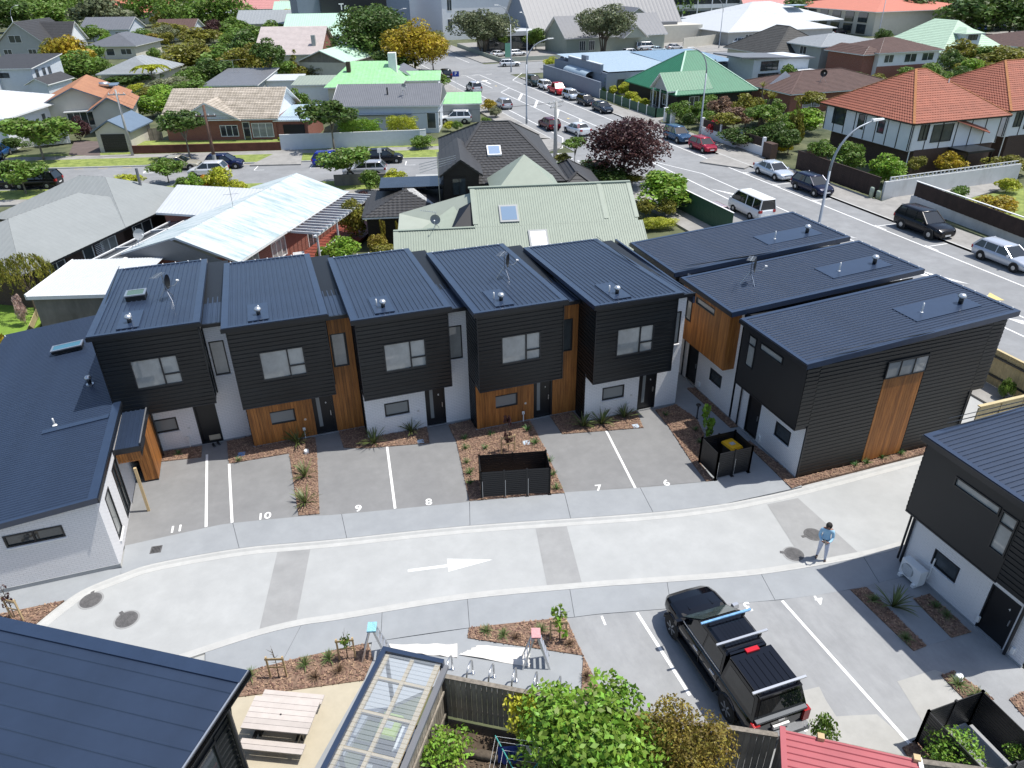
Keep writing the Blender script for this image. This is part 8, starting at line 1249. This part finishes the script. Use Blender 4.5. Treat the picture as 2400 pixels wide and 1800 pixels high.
for sx in (-1.585, 1.585):
    for sy in (-1, 1):
        c = (sx, sy * .82, .385); o = MB().lathe([(.24, -.12), (.36, -.12), (.385, -.08), (.385, .08), (.36, .12), (.24, .12)], c, 28, 'y').obj('wheel', m_rubber, t, False); MB().lathe([(.255, 0), (.25, sy * .1), (.22, sy * .105)], c, 24, 'y').obj('rim', m_plast, o)
        for k in range(6): a = k * PI / 3; MB().beam((c[0] + .05 * math.cos(a), c[1] + sy * .115, c[2] + .05 * math.sin(a)), (c[0] + .235 * math.cos(a), c[1] + sy * .115, c[2] + .235 * math.sin(a)), .055, .03, (0, 1, 0)).obj('spoke', m_rim, o)
        m = MB(); v = []
        for k in range(13): a = PI * k / 12; v += [(c[0] + .41 * math.cos(a), sy * .915, c[2] + .02 + .41 * math.sin(a)), (c[0] + .49 * math.cos(a), sy * .955, c[2] + .02 + .49 * math.sin(a)), (c[0] + .5 * math.cos(a), sy * .90, c[2] + .02 + .5 * math.sin(a))]
        m.add(v, [(3 * k + j, 3 * k + j + 1, 3 * k + j + 4, 3 * k + j + 3) for k in range(12) for j in range(2)]); m.obj('wheel_flare', pb, t); MB().lathe([(.415, -.1), (.415, sy * .012), (.3, sy * .014)], (c[0], sy * .915, c[2] + .02), 24, 'y').obj('wheel_well', m_rubber, o)
# ================================================================== person looking at a phone
bm_v = [((0, 0, .96), .135), ((0, 0, 1.12), .125), ((0, .01, 1.30), .15), ((0, .005, 1.42), .10), ((0, -.02, 1.49), .055), ((0, -.055, 1.56), .07), ((0, -.085, 1.64), .098), ((0, -.075, 1.72), .08)]; bm_e = [(i, i + 1) for i in range(7)]
def chain(start, pts):
    p = start
    for c, r in pts: bm_v.append((c, r)); bm_e.append((p, len(bm_v) - 1)); p = len(bm_v) - 1
    return p
for s, fy in ((-1, .06), (1, -.08)):
    chain(0, [((s * .1, 0, .88), .105), ((s * .12, fy * .5 - .03, .50), .075), ((s * .14, fy + .02, .12), .05), ((s * .145, fy + .0, .05), .045), ((s * .16, fy - .16, .035), .038)])
    h_ = chain(3, [((s * .17, .01, 1.41), .085), ((s * .21, .0, 1.28), .065), ((s * .225, -.03, 1.12), .055), ((s * .17, -.16, 1.05), .042), ((s * .1, -.27, 1.05), .03), ((s * .065, -.325, 1.065), .03)])
    for k in range(4): chain(h_, [((s * (.03 - .004 * k), -.35 + .02 * k, 1.05 + .018 * k), .010), ((s * (-.005 + .004 * k), -.345 + .018 * k, 1.05 + .018 * k), .009)])
    chain(h_, [((s * .05, -.345, 1.095), .011), ((s * .025, -.35, 1.105), .009)])
me = bpy.data.meshes.new('body'); me.from_pydata([c for c, r in bm_v], bm_e, []); tmp = bpy.data.objects.new('tmp_body', me); COL.objects.link(tmp); md = tmp.modifiers.new('skin', 'SKIN'); sv = me.skin_vertices[0].data
for i, (c, r) in enumerate(bm_v): sv[i].radius = (r, r * (.72 if i in (0, 1, 2) else 1)) if i > 2 else (r * 1.12, r * .8)
sv[0].use_root = True; tmp.modifiers.new('sub', 'SUBSURF').levels = 2; tmp.modifiers['sub'].render_levels = 2
bpy.context.view_layer.update(); dg = bpy.context.evaluated_depsgraph_get(); bmesh_ = bpy.data.meshes.new_from_object(tmp.evaluated_get(dg)); bpy.data.objects.remove(tmp)
m_skin = M('skin', (.23, .11, .07), .5); m_shirt = M('blue_shirt', (.36, .58, .74), .85, .1, 12, .3, 30); m_trou = M('pale_trousers', (.62, .64, .72), .85, .06, 10, .3, 25); m_shoe = M('brown_shoe', (.035, .02, .02), .5); m_hair = M('dark_hair', (.015, .012, .010), .7, .3, 40, .6, 80)
bmesh_.materials.clear(); [bmesh_.materials.append(x) for x in (m_skin, m_shirt, m_trou, m_shoe)]
for p_ in bmesh_.polygons:
    x, y, z = p_.center; p_.use_smooth = True; hand = y < -.26 and .95 < z < 1.2
    p_.material_index = 3 if z < .1 else 2 if z < .97 else 0 if (hand or z > 1.475) else 1
pp = at(1923, 1309, -.08); t = thing('person', 'person in pale blue shirt and pale trousers looking down at a phone', 'person', (pp.x, pp.y, -.08), -.75); o = link('body', bmesh_, None, t); t.scale = (1, 1, .98)
MB().lathe([(.02, 1.55), (.09, 1.58), (.112, 1.65), (.108, 1.71), (.07, 1.77), (.01, 1.785)], (0, -.055, 0), 16).obj('hair', m_hair, t, True)
m = MB(); m.hexa([(-.018, -.2, 1.60), (.018, -.2, 1.60), (.012, -.17, 1.6), (-.012, -.17, 1.6), (-.01, -.185, 1.65), (.01, -.185, 1.65), (.01, -.16, 1.66), (-.01, -.16, 1.66)]); m.obj('nose', m_skin, t)
for s in (-1, 1): MB().lathe([(.012, -.01), (.012, .004)], (s * .035, -.175, 1.655), 8, 'y').obj('eye', m_black, t); MB().lathe([(.03, -.008), (.03, .008)], (s * .098, -.07, 1.63), 8, 'x').obj('ear', m_skin, t)
MB().box(-.03, -.168, 1.565, .03, -.155, 1.575).obj('mouth', m_shoe, t); MB().tube([(.155 * math.cos(a), .115 * math.sin(a), .985) for a in [i * PI / 8 for i in range(17)]], .02, 6).obj('belt', m_black, t);
q = Matrix.Rotation(-.75, 3, 'Z') @ Vector((0, -.36, 1.06)); tag(MB().hexa([(pp.x + q.x + a, pp.y + q.y + b, 1.0 + c + (b * .6)) for c in (-.008, .008) for a, b in ((-.038, -.07), (.038, -.07), (.038, .07), (-.038, .07))]).obj('phone', m_black), 'dark phone held by the standing person', 'phone')
